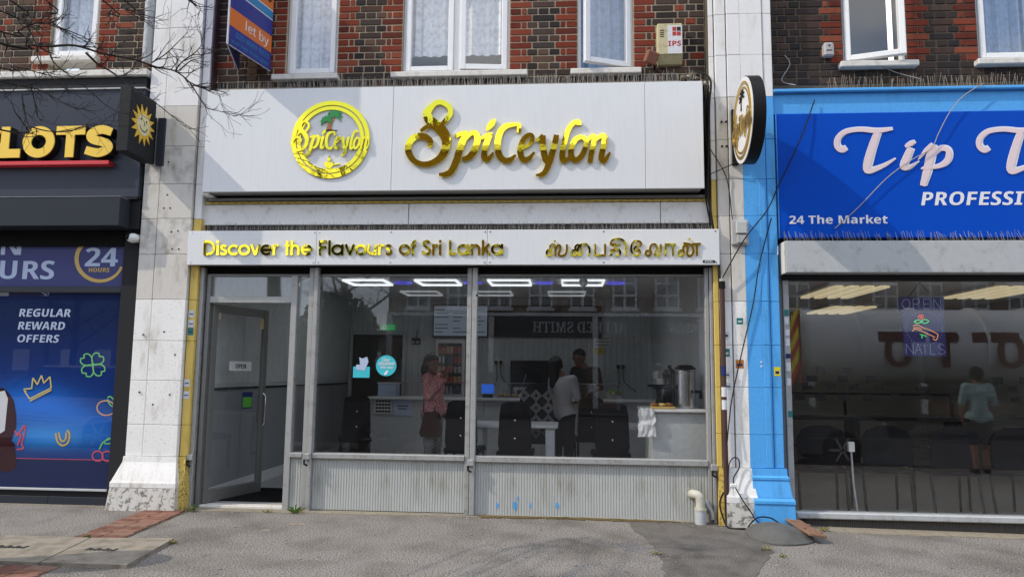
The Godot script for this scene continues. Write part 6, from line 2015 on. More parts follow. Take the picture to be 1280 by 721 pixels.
	bx("switch_cover", 1.63, 1.735, 2.73, 2.85, 0.171, 0.205, M.riser, eb, 0.008)
	bx("lower_cover", 1.64, 1.73, 2.64, 2.72, 0.171, 0.195, M.grey_box, eb, 0.006)
	# pipes
	var dp := thing("downpipe", "pale grey rainwater downpipe beside the left pilaster", "pipe")
	tube_obj("pipe", [Vector3(-4.5, 4.64, 0.06), Vector3(-4.5, 5.3, 0.06), Vector3(-4.5, 7.9, 0.06)], 0.052, M.pipe_grey, dp, 14)
	tube_obj("collar", [Vector3(-4.5, 5.2, 0.06), Vector3(-4.5, 5.31, 0.06)], 0.058, M.pipe_grey, dp, 14)
	var bp := thing("downpipe", "rusty brown pipe running down beside the yellow edge of the right pilaster", "pipe")
	tube_obj("pipe", [Vector3(1.495, -0.05, 0.17), Vector3(1.488, 0.8, 0.165), Vector3(1.495, 2.24, 0.15)], 0.024, M.pipe_brown, bp, 12)
	tube_obj("cap", [Vector3(1.495, 2.2, 0.15), Vector3(1.495, 2.27, 0.15)], 0.031, M.black_plastic, bp, 10)
	for q in [[1.17, "sticker_white"], [1.37, "sticker_navy"], [1.05, "sticker_white"]]:
		tube_obj("sticker", [Vector3(1.4895, q[0], 0.163), Vector3(1.49, q[0] + 0.09, 0.162)], 0.0255, M[q[1]], bp, 12)
	var wp := thing("waste_pipe", "cream waste pipe elbow at the foot of the ribbed panel", "pipe")
	tube_obj("elbow", curve3([Vector3(1.2, 0.235, -0.01), Vector3(1.2, 0.25, 0.06), Vector3(1.245, 0.24, 0.1), Vector3(1.26, 0.19, 0.105), Vector3(1.26, 0.13, 0.105)], 5), 0.042, M.pipe_cream, wp, 14)
	tube_obj("socket", [Vector3(1.26, -0.03, 0.105), Vector3(1.262, 0.125, 0.105)], 0.053, M.pipe_grey, wp, 16)
	tube_obj("rim", [Vector3(1.262, 0.11, 0.105), Vector3(1.262, 0.13, 0.105)], 0.057, M.pipe_cream, wp, 16)
	var ws := thing("waste_pipe", "small grey overflow pipe bent down beside the cream elbow", "pipe")
	tube_obj("pipe", curve3([Vector3(1.335, 0.17, -0.01), Vector3(1.35, 0.13, 0.04), Vector3(1.375, 0.08, 0.06), Vector3(1.38, 0.02, 0.065)], 5), 0.018, M.pipe_grey, ws, 10)
	# cables
	cable("thick black cable bundle beside the right end of the white signboard", [Vector3(1.301, 4.431, 0.04), Vector3(1.402, 4.362, 0.1), Vector3(1.431, 4.254, 0.14), Vector3(1.412, 4.047, 0.14), Vector3(1.394, 3.557, 0.14), Vector3(1.379, 3.154, 0.14), Vector3(1.399, 2.978, 0.14), Vector3(1.432, 2.756, 0.14), Vector3(1.467, 2.558, 0.14), Vector3(1.477, 2.3, 0.14)], 0.011, M.cable)
	cable("thin black cable twisting behind the bundle beside the white signboard", [Vector3(1.387, 4.251, 0.12), Vector3(1.364, 3.873, 0.13), Vector3(1.389, 3.467, 0.12), Vector3(1.36, 3.147, 0.12), Vector3(1.398, 2.868, 0.12)], 0.008, M.cable)
	cable("thin black cable from the signboard to the grey electrical box", [Vector3(1.407, 3.599, 0.13), Vector3(1.533, 3.356, 0.16), Vector3(1.583, 3.187, 0.14), Vector3(1.607, 2.909, 0.14), Vector3(1.619, 2.86, 0.16)], 0.005, M.cable)
	cable("short black cable to the round projecting sign", [Vector3(1.386, 3.325, 0.14), Vector3(1.534, 3.388, 0.16), Vector3(1.65, 3.44, 0.2), Vector3(1.66, 3.5, 0.17)], 0.005, M.cable)
	cable("black cable slung from the blue sign down to the brown pipe", [Vector3(2.445, 4.088, 0.1), Vector3(2.32, 3.768, 0.14), Vector3(2.174, 3.45, 0.16), Vector3(2.053, 3.213, 0.17), Vector3(1.933, 2.962, 0.18), Vector3(1.699, 2.665, 0.21), Vector3(1.495, 2.3, 0.18)], 0.006, M.cable)
	cable("pale thin wire curving over the blue sign lettering", [Vector3(4.033, 4.212, 0.13), Vector3(3.839, 4.087, 0.14), Vector3(3.704, 3.928, 0.14), Vector3(3.596, 3.73, 0.135), Vector3(3.514, 3.572, 0.13), Vector3(3.322, 3.455, 0.13), Vector3(3.09, 3.283, 0.13), Vector3(2.816, 3.001, 0.125), Vector3(2.584, 2.791, 0.115)], 0.0045, M.cable_grey)
	cable("black cable crossing the blue half of the right pilaster", [Vector3(1.979, 2.891, 0.15), Vector3(1.853, 2.438, 0.15), Vector3(1.783, 2.051, 0.15), Vector3(1.667, 1.592, 0.15), Vector3(1.559, 1.139, 0.16), Vector3(1.5, 0.75, 0.2)], 0.006, M.cable)
	cable("looped black cable at the foot of the right pilaster", [Vector3(1.497, 0.405, 0.22), Vector3(1.515, 0.551, 0.2), Vector3(1.56, 0.61, 0.19), Vector3(1.604, 0.589, 0.19), Vector3(1.602, 0.516, 0.2), Vector3(1.541, 0.406, 0.23), Vector3(1.603, 0.262, 0.24), Vector3(1.673, 0.156, 0.25), Vector3(1.743, 0.05, 0.26), Vector3(1.814, 0.016, 0.27)], 0.006, M.cable)
	cable("black cable arching over the pavement beside the grey mound", [Vector3(1.646, -0.046, 0.26), Vector3(1.669, 0.012, 0.26), Vector3(1.743, 0.085, 0.27), Vector3(1.852, 0.088, 0.28), Vector3(1.937, 0.04, 0.3), Vector3(2.029, 0.0, 0.3)], 0.007, M.cable)
	cable("black cable curling round the foot of the brown pipe", [Vector3(1.458, 0.295, 0.2), Vector3(1.42, 0.186, 0.2), Vector3(1.453, 0.043, 0.22), Vector3(1.487, -0.015, 0.26), Vector3(1.574, -0.015, 0.28), Vector3(1.632, -0.015, 0.27)], 0.008, M.cable)
	cable("stray white wire dangling on the sooty brick wall", [Vector3(2.212, 4.616, -0.04), Vector3(2.257, 4.513, -0.03), Vector3(2.172, 4.346, -0.03), Vector3(2.264, 4.243, 0.1)], 0.005, M.cable_grey)
	cable("stray cable from the open window sill across the sooty wall", [Vector3(2.95, 4.53, 0.0), Vector3(3.1, 4.47, 0.02), Vector3(3.3, 4.4, -0.02), Vector3(3.5, 4.3, 0.05)], 0.004, M.cable_grey)
	var ct := thing("cable_tie", "white cable tie on the cables beside the brown pipe", "cable tie")
	bx("tie", 1.51, 1.57, 0.345, 0.38, 0.225, 0.25, M.white_plastic, ct, 0.006)
	bx("tail", 1.53, 1.545, 0.27, 0.344, 0.228, 0.235, M.white_plastic, ct, 0.002)
	# stickers on the right pilaster
	var si := 0
	for q in [[1.505, 1.72, 0.055, 0.07, "sticker_white", "pale rectangular sticker high on the white half of the right pilaster"], [1.505, 1.55, 0.055, 0.075, "sticker_teal", "dark teal sticker on the white half of the right pilaster"], [1.508, 1.35, 0.055, 0.06, "sticker_white", "pale sticker below the teal one on the right pilaster"], [1.51, 1.24, 0.06, 0.06, "sticker_white", "lowest pale sticker on the white half of the right pilaster"], [1.612, 1.44, 0.075, 0.08, "sticker_orange", "orange sticker on the white half of the right pilaster"], [1.63, 1.86, 0.06, 0.06, "sticker_teal", "small torn teal sticker high on the right pilaster"], [1.97, 1.37, 0.06, 0.085, "sticker_yellow", "small yellow sticker on the blue edge of the right pilaster"]]:
		var t := thing("sticker", q[5], "sticker")
		var z := 0.1255 if q[0] > 1.59 and q[0] < 1.95 else 0.1155
		bx("sheet", q[0], q[0] + q[2], q[1], q[1] + q[3], z, z + 0.0015, M[q[4]], t, 0.0)
		bx("print", q[0] + 0.012, q[0] + q[2] - 0.012, q[1] + 0.02, q[1] + q[3] * 0.55, z + 0.0017, z + 0.0025, M.sticker_navy if q[4] != "sticker_teal" else M.sticker_white, t, 0.0)
		t.rotation.z = 0.0
		si += 1
	for q in [[-3.85, 1.9, "sticker_white"], [-3.85, 1.8, "sticker_white"], [-3.85, 1.72, "sticker_teal"], [-3.855, 1.2, "sticker_white"], [-3.855, 1.08, "sticker_white"]]:
		var t := thing("sticker", "%s sticker on the yellow edge of the left pilaster" % {1.9: "topmost pale", 1.8: "second pale", 1.72: "teal", 1.2: "lower pale", 1.08: "lowest pale"}[q[1]], "sticker")
		bx("sheet", q[0], q[0] + 0.06, q[1], q[1] + 0.075, 0.0905, 0.092, M[q[2]], t, 0.0)
		bx("print", q[0] + 0.01, q[0] + 0.05, q[1] + 0.03, q[1] + 0.04, 0.0922, 0.093, M.sticker_navy, t, 0.0)
	# bird spikes
	spikes("bird spikes along the top of the white signboard", -3.66, 1.3, 4.258, 0.15, 0.11, M.spike)
	spikes("second row of bird spikes below the window sills", -3.0, 1.35, 4.3, 0.03, 0.13, M.spike)
	spikes("bird spikes along the top of the narrow lower sign", -3.75, 1.42, 2.785, 0.1, 0.09, M.spike)
	spikes("bird spikes on the grey fascia below the blue sign", 2.1, 6.1, 2.658, 0.13, 0.1, M.spike, 0.025)
	spikes("bird spikes on the cornice above the blue sign", 2.6, 6.1, 4.203, 0.03, 0.14, M.mortar)
	var ns := thing("nest", "clump of dry nest debris on the right end of the signboard", "nest")
	for k in 16:
		var gg := MB.new()
		gg.ball(Vector3(1.14 + rng.randf() * 0.25, 4.27 + rng.randf() * 0.09, 0.04 + rng.randf() * 0.1), Vector3(rng.randf_range(0.02, 0.045), rng.randf_range(0.015, 0.035), 0.03), 7, 5)
		obj("clump", gg.mesh(), [M.nest, M.litter, M.black_plastic][k % 3], ns)

# ---------- small things on the pavement ----------
func build_pavement_things() -> void:
	var m := thing("tarmac_mound", "smooth grey mound at the foot of the blue pilaster", "mound")
	var g := MB.new()
	var c := Vector2(1.86, 0.48)
	var rings := []
	for j in 7:
		var ring := []
		var t := j / 6.0
		for i in 28:
			var a := TAU * i / 28
			var r := (1.0 + 0.06 * sin(a * 3.0 + 1.0)) * t
			var x := c.x + cos(a) * 0.28 * r
			var z := c.y + sin(a) * 0.36 * r
			ring.append(Vector3(x, gy(x, z) + 0.014 + 0.095 * pow(1.0 - t * t, 0.9), z))
		rings.append(ring)
	for j in 6:
		for i in 28:
			var k := (i + 1) % 28
			g.quad_out(rings[j][i], rings[j][k], rings[j + 1][k], rings[j + 1][i], Vector3(c.x, -0.5, c.y))
	for i in 28:
		var k := (i + 1) % 28
		g.quad_out(rings[6][i], rings[6][k], rings[6][k] - Vector3(0, 0.012, 0), rings[6][i] - Vector3(0, 0.012, 0), Vector3(c.x, -0.05, c.y))
	obj("dome", g.mesh(), M.mound, m)
	var pl := thing("rusty_plate", "rusty pitted iron plate leaning on the grey mound", "plate")
	var pp := obj("plate", box_mesh(Vector3(0.15, 0.022, 0.62), 0.004), M.rust, pl, Vector3(2.1, 0.045, 0.42))
	pp.rotation = Vector3(0.05, 0.1, -0.12)
	for k in 5:
		obj("lug", box_mesh(Vector3(0.03, 0.014, 0.04), 0.003), M.rust, pp, Vector3(-0.045 if k % 2 else 0.045, 0.017, -0.24 + k * 0.12))
	# weeds
	var wi := 0
	for q in [[-3.66, 0.2, 0.075, 13, "weed", "small green weed at the foot of the left door post"], [-2.62, 0.16, 0.085, 18, "weed", "spreading green weed below the mullion beside the door"], [-2.9, 0.17, 0.04, 9, "weed_dry", "low dry weed in front of the door threshold"], [0.7, 1.3, 0.035, 12, "weed_dry", "flat pale weed in the asphalt seam near the bottom"], [1.62, 1.02, 0.04, 12, "weed_dry", "flat yellowish weed right of the asphalt repair"], [1.7, 1.2, 0.035, 12, "weed", "flat greenish weed near the bottom right of the repair"], [-3.95, 1.36, 0.04, 10, "weed", "small green weed where brick paving meets the slab"], [-3.16, 1.42, 0.04, 10, "weed_dry", "tuft of dry grass at the slab's far corner"], [2.35, 0.2, 0.05, 12, "weed_dry", "dry weed at the foot of the right shop front"]]:
		var t := thing("weed", q[5], "weed")
		for k in q[3]:
			var a := rng.randf() * TAU
			var r: float = q[2] * rng.randf_range(0.6, 1.3)
			var b := Vector3(q[0] + rng.randf_range(-0.03, 0.03), gy(q[0], q[1]), q[1] + rng.randf_range(-0.02, 0.02))
			var tip_ := b + Vector3(cos(a) * r, r * rng.randf_range(0.35, 0.9), sin(a) * r * 0.7)
			var mid := (b + tip_) / 2.0 + Vector3(0, r * 0.25, 0)
			var sdv := (tip_ - b).cross(Vector3.UP).normalized() * 0.007
			var lg := MB.new()
			lg.quad(b, mid - sdv, tip_, mid + sdv)
			lg.quad(b + Vector3(0, 0.001, 0), mid + sdv, tip_, mid - sdv)
			obj("leaf", lg.mesh(), M[q[4]] if k % 4 else M.weed_dry, t)
		wi += 1
	# litter and grit
	var lt := MB.new()
	for k in 520:
		var x := rng.randf_range(-6.0, 5.0)
		var z := absf(rng.randfn(0.0, 0.12)) + 0.02 if k % 10 < 7 else rng.randf_range(0.05, 2.4)
		if k % 3 == 0:
			x = rng.randf_range(0.2, 2.6)
		var s := rng.randf_range(0.003, 0.008)
		lt.box(Vector3(x, gy(x, z), z), Vector3(x + s * 1.6, gy(x, z) + s * 0.7, z + s))
	var lo := obj("loose_grit", lt.mesh(), M.litter)
	tag(lo, "pale grit and small litter scattered along the foot of the shops", "grit", "", "stuff")
	var gm := MB.new()
	for k in 90:
		var x := rng.randf_range(-5.5, 4.5)
		var z := rng.randf_range(0.2, 2.4)
		var r := rng.randf_range(0.008, 0.018)
		for i in 8:
			var a0 := TAU * i / 8
			var a1 := TAU * (i + 1) / 8
			gm.tri_out(Vector3(x, gy(x, z) + 0.0055, z), Vector3(x + cos(a0) * r, gy(x, z) + 0.0035, z + sin(a0) * r), Vector3(x + cos(a1) * r, gy(x, z) + 0.0035, z + sin(a1) * r), Vector3(x, -1, z))
	var go := obj("gum_spots", gm.mesh(), M.gum)
	tag(go, "dark trodden gum spots scattered over the asphalt pavement", "gum", "", "stuff")
	for q in [[-2.42, 0.62, 0.1, 0.06, "pale worn patch of cement in the asphalt before the window"], [-2.62, 0.87, 0.04, 0.03, "tiny pale spot in the asphalt before the door"]]:
		var pts := []
		for k in 11:
			var r := rng.randf_range(0.7, 1.1)
			pts.append([q[0] + cos(TAU * k / 11) * q[2] * r, q[1] + sin(TAU * k / 11) * q[3] * r])
		tag(obj("cement_spot", flat_piece(pts, 0.003, 0.01), M.cement), q[4], "stain")
	# litter bin beyond the left edge: its shadow falls on the slabs
	var bn := thing("litter_bin", "dark round-topped litter bin beyond the left edge of the view", "bin")
	var bg := MB.new()
	bg.lathe([[0.0, 0.0], [0.2, 0.0], [0.21, 0.05], [0.21, 0.95], [0.23, 0.97], [0.23, 1.0], [0.21, 1.02], [0.2, 1.2], [0.12, 1.3], [0.0, 1.32]], Vector3(-4.42, gy(-4.4, 2.42), 2.42), 24)
	obj("drum", bg.mesh(), M.black_metal, bn)

# ---------- bare tree reaching in from the left ----------
func twig(g: MB, a: Vector3, dir: Vector3, ln: float, r: float, lvl: int) -> void:
	var pts := [a]
	var rad := [r]
	var p := a
	var d := dir
	var n := 4
	for i in n:
		d = (d + Vector3(rng.randf_range(-0.35, 0.35), rng.randf_range(-0.3, 0.38), rng.randf_range(-0.25, 0.25))).normalized()
		p += d * ln / n
		pts.append(p)
		rad.append(lerpf(r, 0.0012, (i + 1.0) / n))
		if lvl > 0 and rng.randf() < 0.75:
			var sd := (d + Vector3(rng.randf_range(-1, 1), rng.randf_range(-0.8, 1), rng.randf_range(-0.5, 0.5)) * 0.9).normalized()
			twig(g, p, sd, ln * rng.randf_range(0.3, 0.55), rad[-1] * 0.8, lvl - 1)
	g.tube(pts, rad, 4, false)

func build_tree() -> void:
	var t := thing("bare_tree", "leafless street tree whose dark branches reach in from the upper left", "tree")
	var tr := MB.new()
	tr.tube(curve3([Vector3(-5.35, -0.2, 5.6), Vector3(-5.32, 1.0, 5.58), Vector3(-5.25, 2.2, 5.5), Vector3(-5.3, 3.6, 5.5), Vector3(-5.2, 5.2, 5.6), Vector3(-5.3, 6.2, 5.5)], 4), [0.17, 0.16, 0.155, 0.15, 0.145, 0.14, 0.14, 0.135, 0.13, 0.13, 0.12, 0.11, 0.1, 0.095, 0.09, 0.08, 0.07, 0.06, 0.05, 0.04, 0.03], 12)
	obj("trunk", tr.mesh(), M.bark, t)
	var paths := [
		[[-4.03, 3.68], [-3.83, 3.66], [-3.64, 3.62], [-3.43, 3.61], [-3.24, 3.56], [-3.06, 3.54], [-2.89, 3.49], [-2.76, 3.46], [-2.64, 3.37], [-2.54, 3.24], [-2.47, 3.16], [-2.35, 3.12], [-2.25, 3.08]],
		[[-4.04, 3.76], [-3.89, 3.75], [-3.77, 3.78], [-3.67, 3.78], [-3.53, 3.73], [-3.41, 3.67], [-3.28, 3.60]],
		[[-3.71, 3.98], [-3.68, 3.86], [-3.61, 3.78], [-3.50, 3.74], [-3.41, 3.70], [-3.34, 3.63]],
		[[-3.43, 3.61], [-3.33, 3.52], [-3.24, 3.47], [-3.12, 3.39], [-2.97, 3.27], [-2.81, 3.18], [-2.68, 3.08], [-2.56, 3.01]],
		[[-4.01, 3.38], [-3.88, 3.36], [-3.76, 3.34], [-3.67, 3.30], [-3.55, 3.23], [-3.42, 3.17]],
		[[-3.83, 3.39], [-3.78, 3.24], [-3.76, 3.16], [-3.71, 3.10]],
		[[-3.97, 3.04], [-3.80, 3.06], [-3.62, 3.01], [-3.44, 2.99], [-3.30, 3.03], [-3.15, 3.05]],
		[[-3.99, 3.99], [-3.90, 3.87], [-3.80, 3.75], [-3.73, 3.63], [-3.69, 3.51], [-3.60, 3.40], [-3.49, 3.31], [-3.37, 3.27]],
		[[-2.72, 3.99], [-2.65, 3.95], [-2.57, 3.90], [-2.51, 3.88]],
		[[-3.33, 4.00], [-3.29, 3.90], [-3.23, 3.83], [-3.19, 3.77]],
		[[-3.16, 3.99], [-3.10, 3.88], [-3.03, 3.83], [-2.95, 3.78]],
		[[-2.89, 3.49], [-2.81, 3.56], [-2.74, 3.65], [-2.68, 3.73]],
		[[-2.76, 3.46], [-2.71, 3.53], [-2.62, 3.59], [-2.57, 3.65], [-2.58, 3.74]],
		[[-2.72, 3.45], [-2.62, 3.51], [-2.54, 3.52], [-2.48, 3.59]],
		[[-3.64, 3.62], [-3.59, 3.50], [-3.47, 3.40], [-3.35, 3.31], [-3.25, 3.22], [-3.13, 3.16], [-3.04, 3.17]],
		[[-4.01, 3.47], [-3.88, 3.47], [-3.74, 3.44], [-3.65, 3.42], [-3.50, 3.40]],
		[[-3.15, 3.39], [-3.07, 3.40], [-3.00, 3.44]],
		[[-2.64, 3.37], [-2.57, 3.34], [-2.47, 3.32], [-2.42, 3.27]],
		[[-4.06, 3.92], [-3.93, 3.86], [-3.79, 3.81], [-3.68, 3.78]],
		[[-3.85, 3.29], [-3.81, 3.16], [-3.75, 3.04], [-3.68, 2.97]],
	]
	var stems := {0: Vector3(-5.25, 2.9, 5.5), 1: Vector3(-5.25, 3.2, 5.5), 2: Vector3(-5.25, 4.6, 5.5), 4: Vector3(-5.25, 2.7, 5.5), 6: Vector3(-5.25, 2.5, 5.5), 7: Vector3(-5.25, 4.3, 5.5), 8: Vector3(-5.25, 5.2, 5.5), 9: Vector3(-5.25, 5.0, 5.5), 10: Vector3(-5.25, 5.1, 5.5), 15: Vector3(-5.25, 3.0, 5.5), 18: Vector3(-5.25, 3.6, 5.5)}
	var k := 0
	for q in paths:
		var pts := []
		if stems.has(k):
			pts.append(stems[k])
			var mid: Vector3 = stems[k].lerp(Vector3(q[0][0], q[0][1], 2.6), 0.55) + Vector3(0, 0.12, 0.0)
			pts.append(mid)
		for p in q:
			pts.append(Vector3(p[0], p[1], 2.6 + 0.06 * sin(p[0] * 5.0 + k)))
		var cv := curve3(pts, 4)
		var r0: float = 0.0125 if k == 0 else 0.0085 if stems.has(k) or k == 3 else 0.005
		var rad := []
		for i in cv.size():
			rad.append(lerpf(r0, 0.0016, pow(float(i) / cv.size(), 0.9)))
		var g := MB.new()
		g.tube(cv, rad, 6)
		for i in cv.size():
			if cv[i].x > -4.25 and rng.randf() < 0.5:
				var d: Vector3 = (cv[mini(i + 1, cv.size() - 1)] - cv[maxi(i - 1, 0)]).normalized()
				var sd := (d * 0.6 + Vector3(rng.randf_range(-0.4, 0.9), rng.randf_range(-1.0, 0.8), rng.randf_range(-0.5, 0.5))).normalized()
				twig(g, cv[i], sd, rng.randf_range(0.06, 0.26), rad[i] * 0.6 + 0.0008, 1)
		obj("branch", g.mesh(), M.bark, t)
		k += 1
	# upper crown above the picture
	for b in 4:
		var g := MB.new()
		var a := PI * 0.55 + PI * 0.9 * b / 4.0
		var y := 3.6 + 0.22 * b
		var p0 := Vector3(-5.25, y, 5.5)
		var cv := curve3([p0, p0 + Vector3(cos(a) * 0.8, 0.7, sin(a) * 0.8), p0 + Vector3(cos(a + 0.3) * 1.7, 1.7, sin(a + 0.3) * 1.6)], 5)
		var rad := []
		for i in cv.size():
			rad.append(lerpf(0.04, 0.008, float(i) / cv.size()))
			if i > 2:
				twig(g, cv[i], Vector3(rng.randf_range(-1, 1), 0.6, rng.randf_range(-1, 1)).normalized(), 0.9, 0.01, 1)
		g.tube(cv, rad, 6)
		obj("branch", g.mesh(), M.bark, t)

# ---------- the other side of the street, mirrored in the glass and the gold letters ----------
func tree_bare(label: String, at: Vector3, h: float) -> void:
	var t := thing("bare_tree", label, "tree")
	var g := MB.new()
	g.tube(curve3([at, at + Vector3(0.1, h * 0.4, 0), at + Vector3(-0.1, h * 0.75, 0.1), at + Vector3(0.1, h, 0)], 4), [0.22, 0.2, 0.19, 0.18, 0.16, 0.15, 0.13, 0.11, 0.09, 0.07, 0.05, 0.03, 0.02], 8)
	obj("trunk", g.mesh(), M.bark, t)
	for b in 16:
		var c := MB.new()
		var y := h * lerpf(0.3, 0.92, b / 15.0)
		var a := b * 2.4
		var ln := h * lerpf(0.36, 0.1, b / 15.0)
		var p0 := at + Vector3(0, y, 0)
		var cv := curve3([p0, p0 + Vector3(cos(a) * ln * 0.5, ln * 0.35, sin(a) * ln * 0.5), p0 + Vector3(cos(a + 0.3) * ln, ln * 0.9, sin(a + 0.3) * ln)], 4)
		var rad := []
		for i in cv.size():
			rad.append(lerpf(0.07, 0.015, float(i) / cv.size()))
			if i > 1:
				for e in 3:
					twig(c, cv[i], Vector3(rng.randf_range(-1, 1), rng.randf_range(-0.2, 1), rng.randf_range(-1, 1)).normalized(), ln * 0.4, 0.02, 1)
		c.tube(cv, rad, 5)
		obj("branch", c.mesh(), M.bark, t)

func car(label: String, at: Vector3, turn: float, paint: Material) -> void:
	var t := Node3D.new()
	# side profile along x, nose at +x
	var body := MB.new()
	body.poly(PackedVector2Array([Vector2(-2.1, 0.32), Vector2(-2.15, 0.75), Vector2(-2.0, 1.02), Vector2(-0.2, 1.05), Vector2(0.85, 1.04), Vector2(1.85, 0.92), Vector2(2.12, 0.78), Vector2(2.15, 0.4), Vector2(1.95, 0.26), Vector2(-1.95, 0.26)]), -0.88, 0.88)
	obj("body", body.mesh(), paint, t)
	var cab := MB.new()
	var A := [[-1.95, 1.03], [-1.45, 1.6], [0.15, 1.62], [0.95, 1.04]]
	var P := []
	for s in [-1.0, 1.0]:
		for q in A:
			P.append(Vector3(q[0], q[1], s * (0.84 if q[1] < 1.2 else 0.66)))
	var c := Vector3(-0.6, 1.2, 0)
	cab.quad_out(P[0], P[1], P[2], P[3], c)
	cab.quad_out(P[4], P[5], P[6], P[7], c)
	cab.quad_out(P[0], P[1], P[5], P[4], c)
	cab.quad_out(P[2], P[3], P[7], P[6], c)
	obj("windows", cab.mesh(), M.car_glass, t)
	bx("roof", -1.4, 0.12, 1.602, 1.65, -0.64, 0.64, paint, t, 0.02)
	for x in [-1.3, 1.32]:
		for s in [-1.0, 1.0]:
			var w := MB.new()
			w.tube([Vector3(x, 0.34, s * 0.7), Vector3(x, 0.34, s * 0.9)], 0.34, 22)
			var ty := obj("wheel", w.mesh(), M.tyre, t)
			for k in 6:
				var sp := MB.new()
				var an := TAU * k / 6
				sp.bar(Vector3(x, 0.34, s * 0.91), Vector3(x + cos(an) * 0.23, 0.34 + sin(an) * 0.23, s * 0.91), 0.04, 0.02, Vector3(0, 0, 1))
				obj("spoke", sp.mesh(), M.steel, ty)
	for s in [-1.0, 1.0]:
		bx("headlight", 2.0, 2.13, 0.72, 0.82, s * 0.7 - 0.15, s * 0.7 + 0.15, M.white_plastic, t, 0.02)
	put(t, "parked_car", label, "car", at, turn, "cars parked along the kerb")

func build_across_street() -> void:
	var b := thing("terrace_building", "brick terrace across the street with white windows, mirrored in the shop glass", "building")
	var z := 26.5
	bx("wall", -8.3, 26.0, -0.3, 11.9, z, z + 8.0, M.opp_brick, b, 0.0)
	bx("cornice", -8.32, 26.0, 3.98, 4.12, z - 0.18, z - 0.002, M.opp_white, b, 0.0)
	bx("parapet", -8.32, 26.0, 11.7, 11.95, z - 0.12, z - 0.002, M.opp_white, b, 0.0)
	for q in [[-7.2, 1.5, 1.3], [-2.3, 2.2, 0.9], [1.9, 1.2, 1.6], [6.5, 2.4, 1.0], [11.0, 1.4, 1.5], [16.0, 2.0, 1.1]]:
		var ch := bx("chimney", q[0], q[0] + q[1], 11.951, 11.95 + q[2], z + 0.6, z + 1.6, M.opp_brick, b, 0.0)
		for k in 3:
			var pg := MB.new()
			pg.lathe([[0.0, 0.0], [0.14, 0.0], [0.11, 0.5], [0.0, 0.5]], Vector3(-q[1] * 0.3 + k * q[1] * 0.3, q[2] / 2.0, 0), 10)
			obj("chimney_pot", pg.mesh(), M.opp_roof, ch)
	var xs := [-6.9, -5.0, -3.1]
	for k in 13:
		xs.append(-1.2 + k * 1.92)
	for x in xs:
		for y0 in [4.35, 7.7]:
			var w := bx("window", x - 0.55, x + 0.55, y0, y0 + 1.75, z - 0.05, z - 0.002, M.opp_white, b, 0.0)
			for c in 2:
				for r in 3:
					obj("glass", box_mesh(Vector3(0.4, 0.46, 0.01), 0.0), M.mirror_dark, w, Vector3(-0.26 + c * 0.52, -0.56 + r * 0.56, -0.032))
			bx("sill", x - 0.65, x + 0.65, y0 - 0.12, y0 - 0.01, z - 0.14, z - 0.002, M.opp_white, b, 0.0)
	for k in 7:
		var x0 := -8.2 + k * 4.75
		bx("shop_fascia", x0 + 0.25, x0 + 4.5, 3.0, 3.95, z - 0.15, z - 0.002, [M.opp_fascia, M.opp_render][k % 2] if k != 1 and k != 2 else M.opp_fascia, b, 0.0)
		bx("shop_window", x0 + 0.4, x0 + 4.35, 0.4, 2.8, z - 0.06, z - 0.002, M.mirror_dark, b, 0.0)
		bx("shop_pier", x0 - 0.12, x0 + 0.12, -0.2, 3.95, z - 0.2, z - 0.001, M.opp_white, b, 0.0)
	var s1 := text_obj("lettering", "ALFRED SMITH", true, 0.5, 0.03, M.opp_letter, b, Vector3(2.75, 3.22, z - 0.17), 4.3, 0.0, true)
	s1.rotation.y = PI
	var s2 := text_obj("lettering", "MASON", true, 0.42, 0.03, M.opp_letter, b, Vector3(6.3, 3.25, z - 0.17), 1.7, 0.0, true)
	s2.rotation.y = PI
	# low houses further left, behind the gap
	for k in 6:
		var x0 := -66.0 + k * 9.0
		var hh := 6.3 + 0.3 * (k % 2) if k < 4 else 3.9
		var h := thing("far_house", "low house beyond the gap across the street, %s from the left" % ["first", "second", "third", "fourth", "fifth", "sixth"][k], "house", "low houses across the street")
		bx("wall", x0, x0 + 8.6, -0.3, hh, 46.0, 54.0, M.opp_render, h, 0.0)
		bx("roof", x0 - 0.2, x0 + 8.8, hh + 0.01, hh + 0.5, 45.8, 54.2, M.opp_roof, h, 0.0)
		if k < 4 or k == 5:
			bx("chimney", x0 + 3.0, x0 + 4.6, hh + 0.5, hh + 1.9, 49.0, 50.5, M.opp_brick, h, 0.0)
		for c in 3:
			bx("window", x0 + 1.0 + c * 2.6, x0 + 2.3 + c * 2.6, 1.2, 2.8, 45.95, 45.999, M.opp_white, h, 0.0)
	# trees in the gap
	tree_bare("tall leafless tree in the gap across the street", Vector3(-9.6, -0.25, 23.5), 11.5)
	tree_bare("second leafless tree further left across the street", Vector3(-26.0, -0.25, 30.0), 9.0)
	var ev := thing("evergreen_tree", "dense dark evergreen in the gap across the street", "tree")
	tube_obj("trunk", [Vector3(-9.95, -0.3, 24.0), Vector3(-9.95, 2.5, 24.0)], 0.15, M.bark, ev, 8)
	var lf := MB.new()
	for k in 3800:
		var d := Vector3(rng.randfn(), rng.randfn(), rng.randfn()).normalized() * pow(rng.randf(), 0.4)
		var p := Vector3(-9.95, 2.6, 24.0) + d * Vector3(1.85, 2.3, 1.5)
		var u := Vector3(rng.randfn(), rng.randfn(), rng.randfn()).normalized() * 0.16
		var v := u.cross(Vector3(rng.randfn(), rng.randfn(), rng.randfn())).normalized() * 0.12
		lf.quad(p - u, p + v, p + u, p - v)
	obj("crown", lf.mesh(), M.leaf_dark, ev)
	# tanker lorry standing in the road
	var t := thing("tanker_lorry", "steel tanker lorry with red stripe and hazard chevrons, mirrored in the right window", "lorry")
	var g := MB.new()
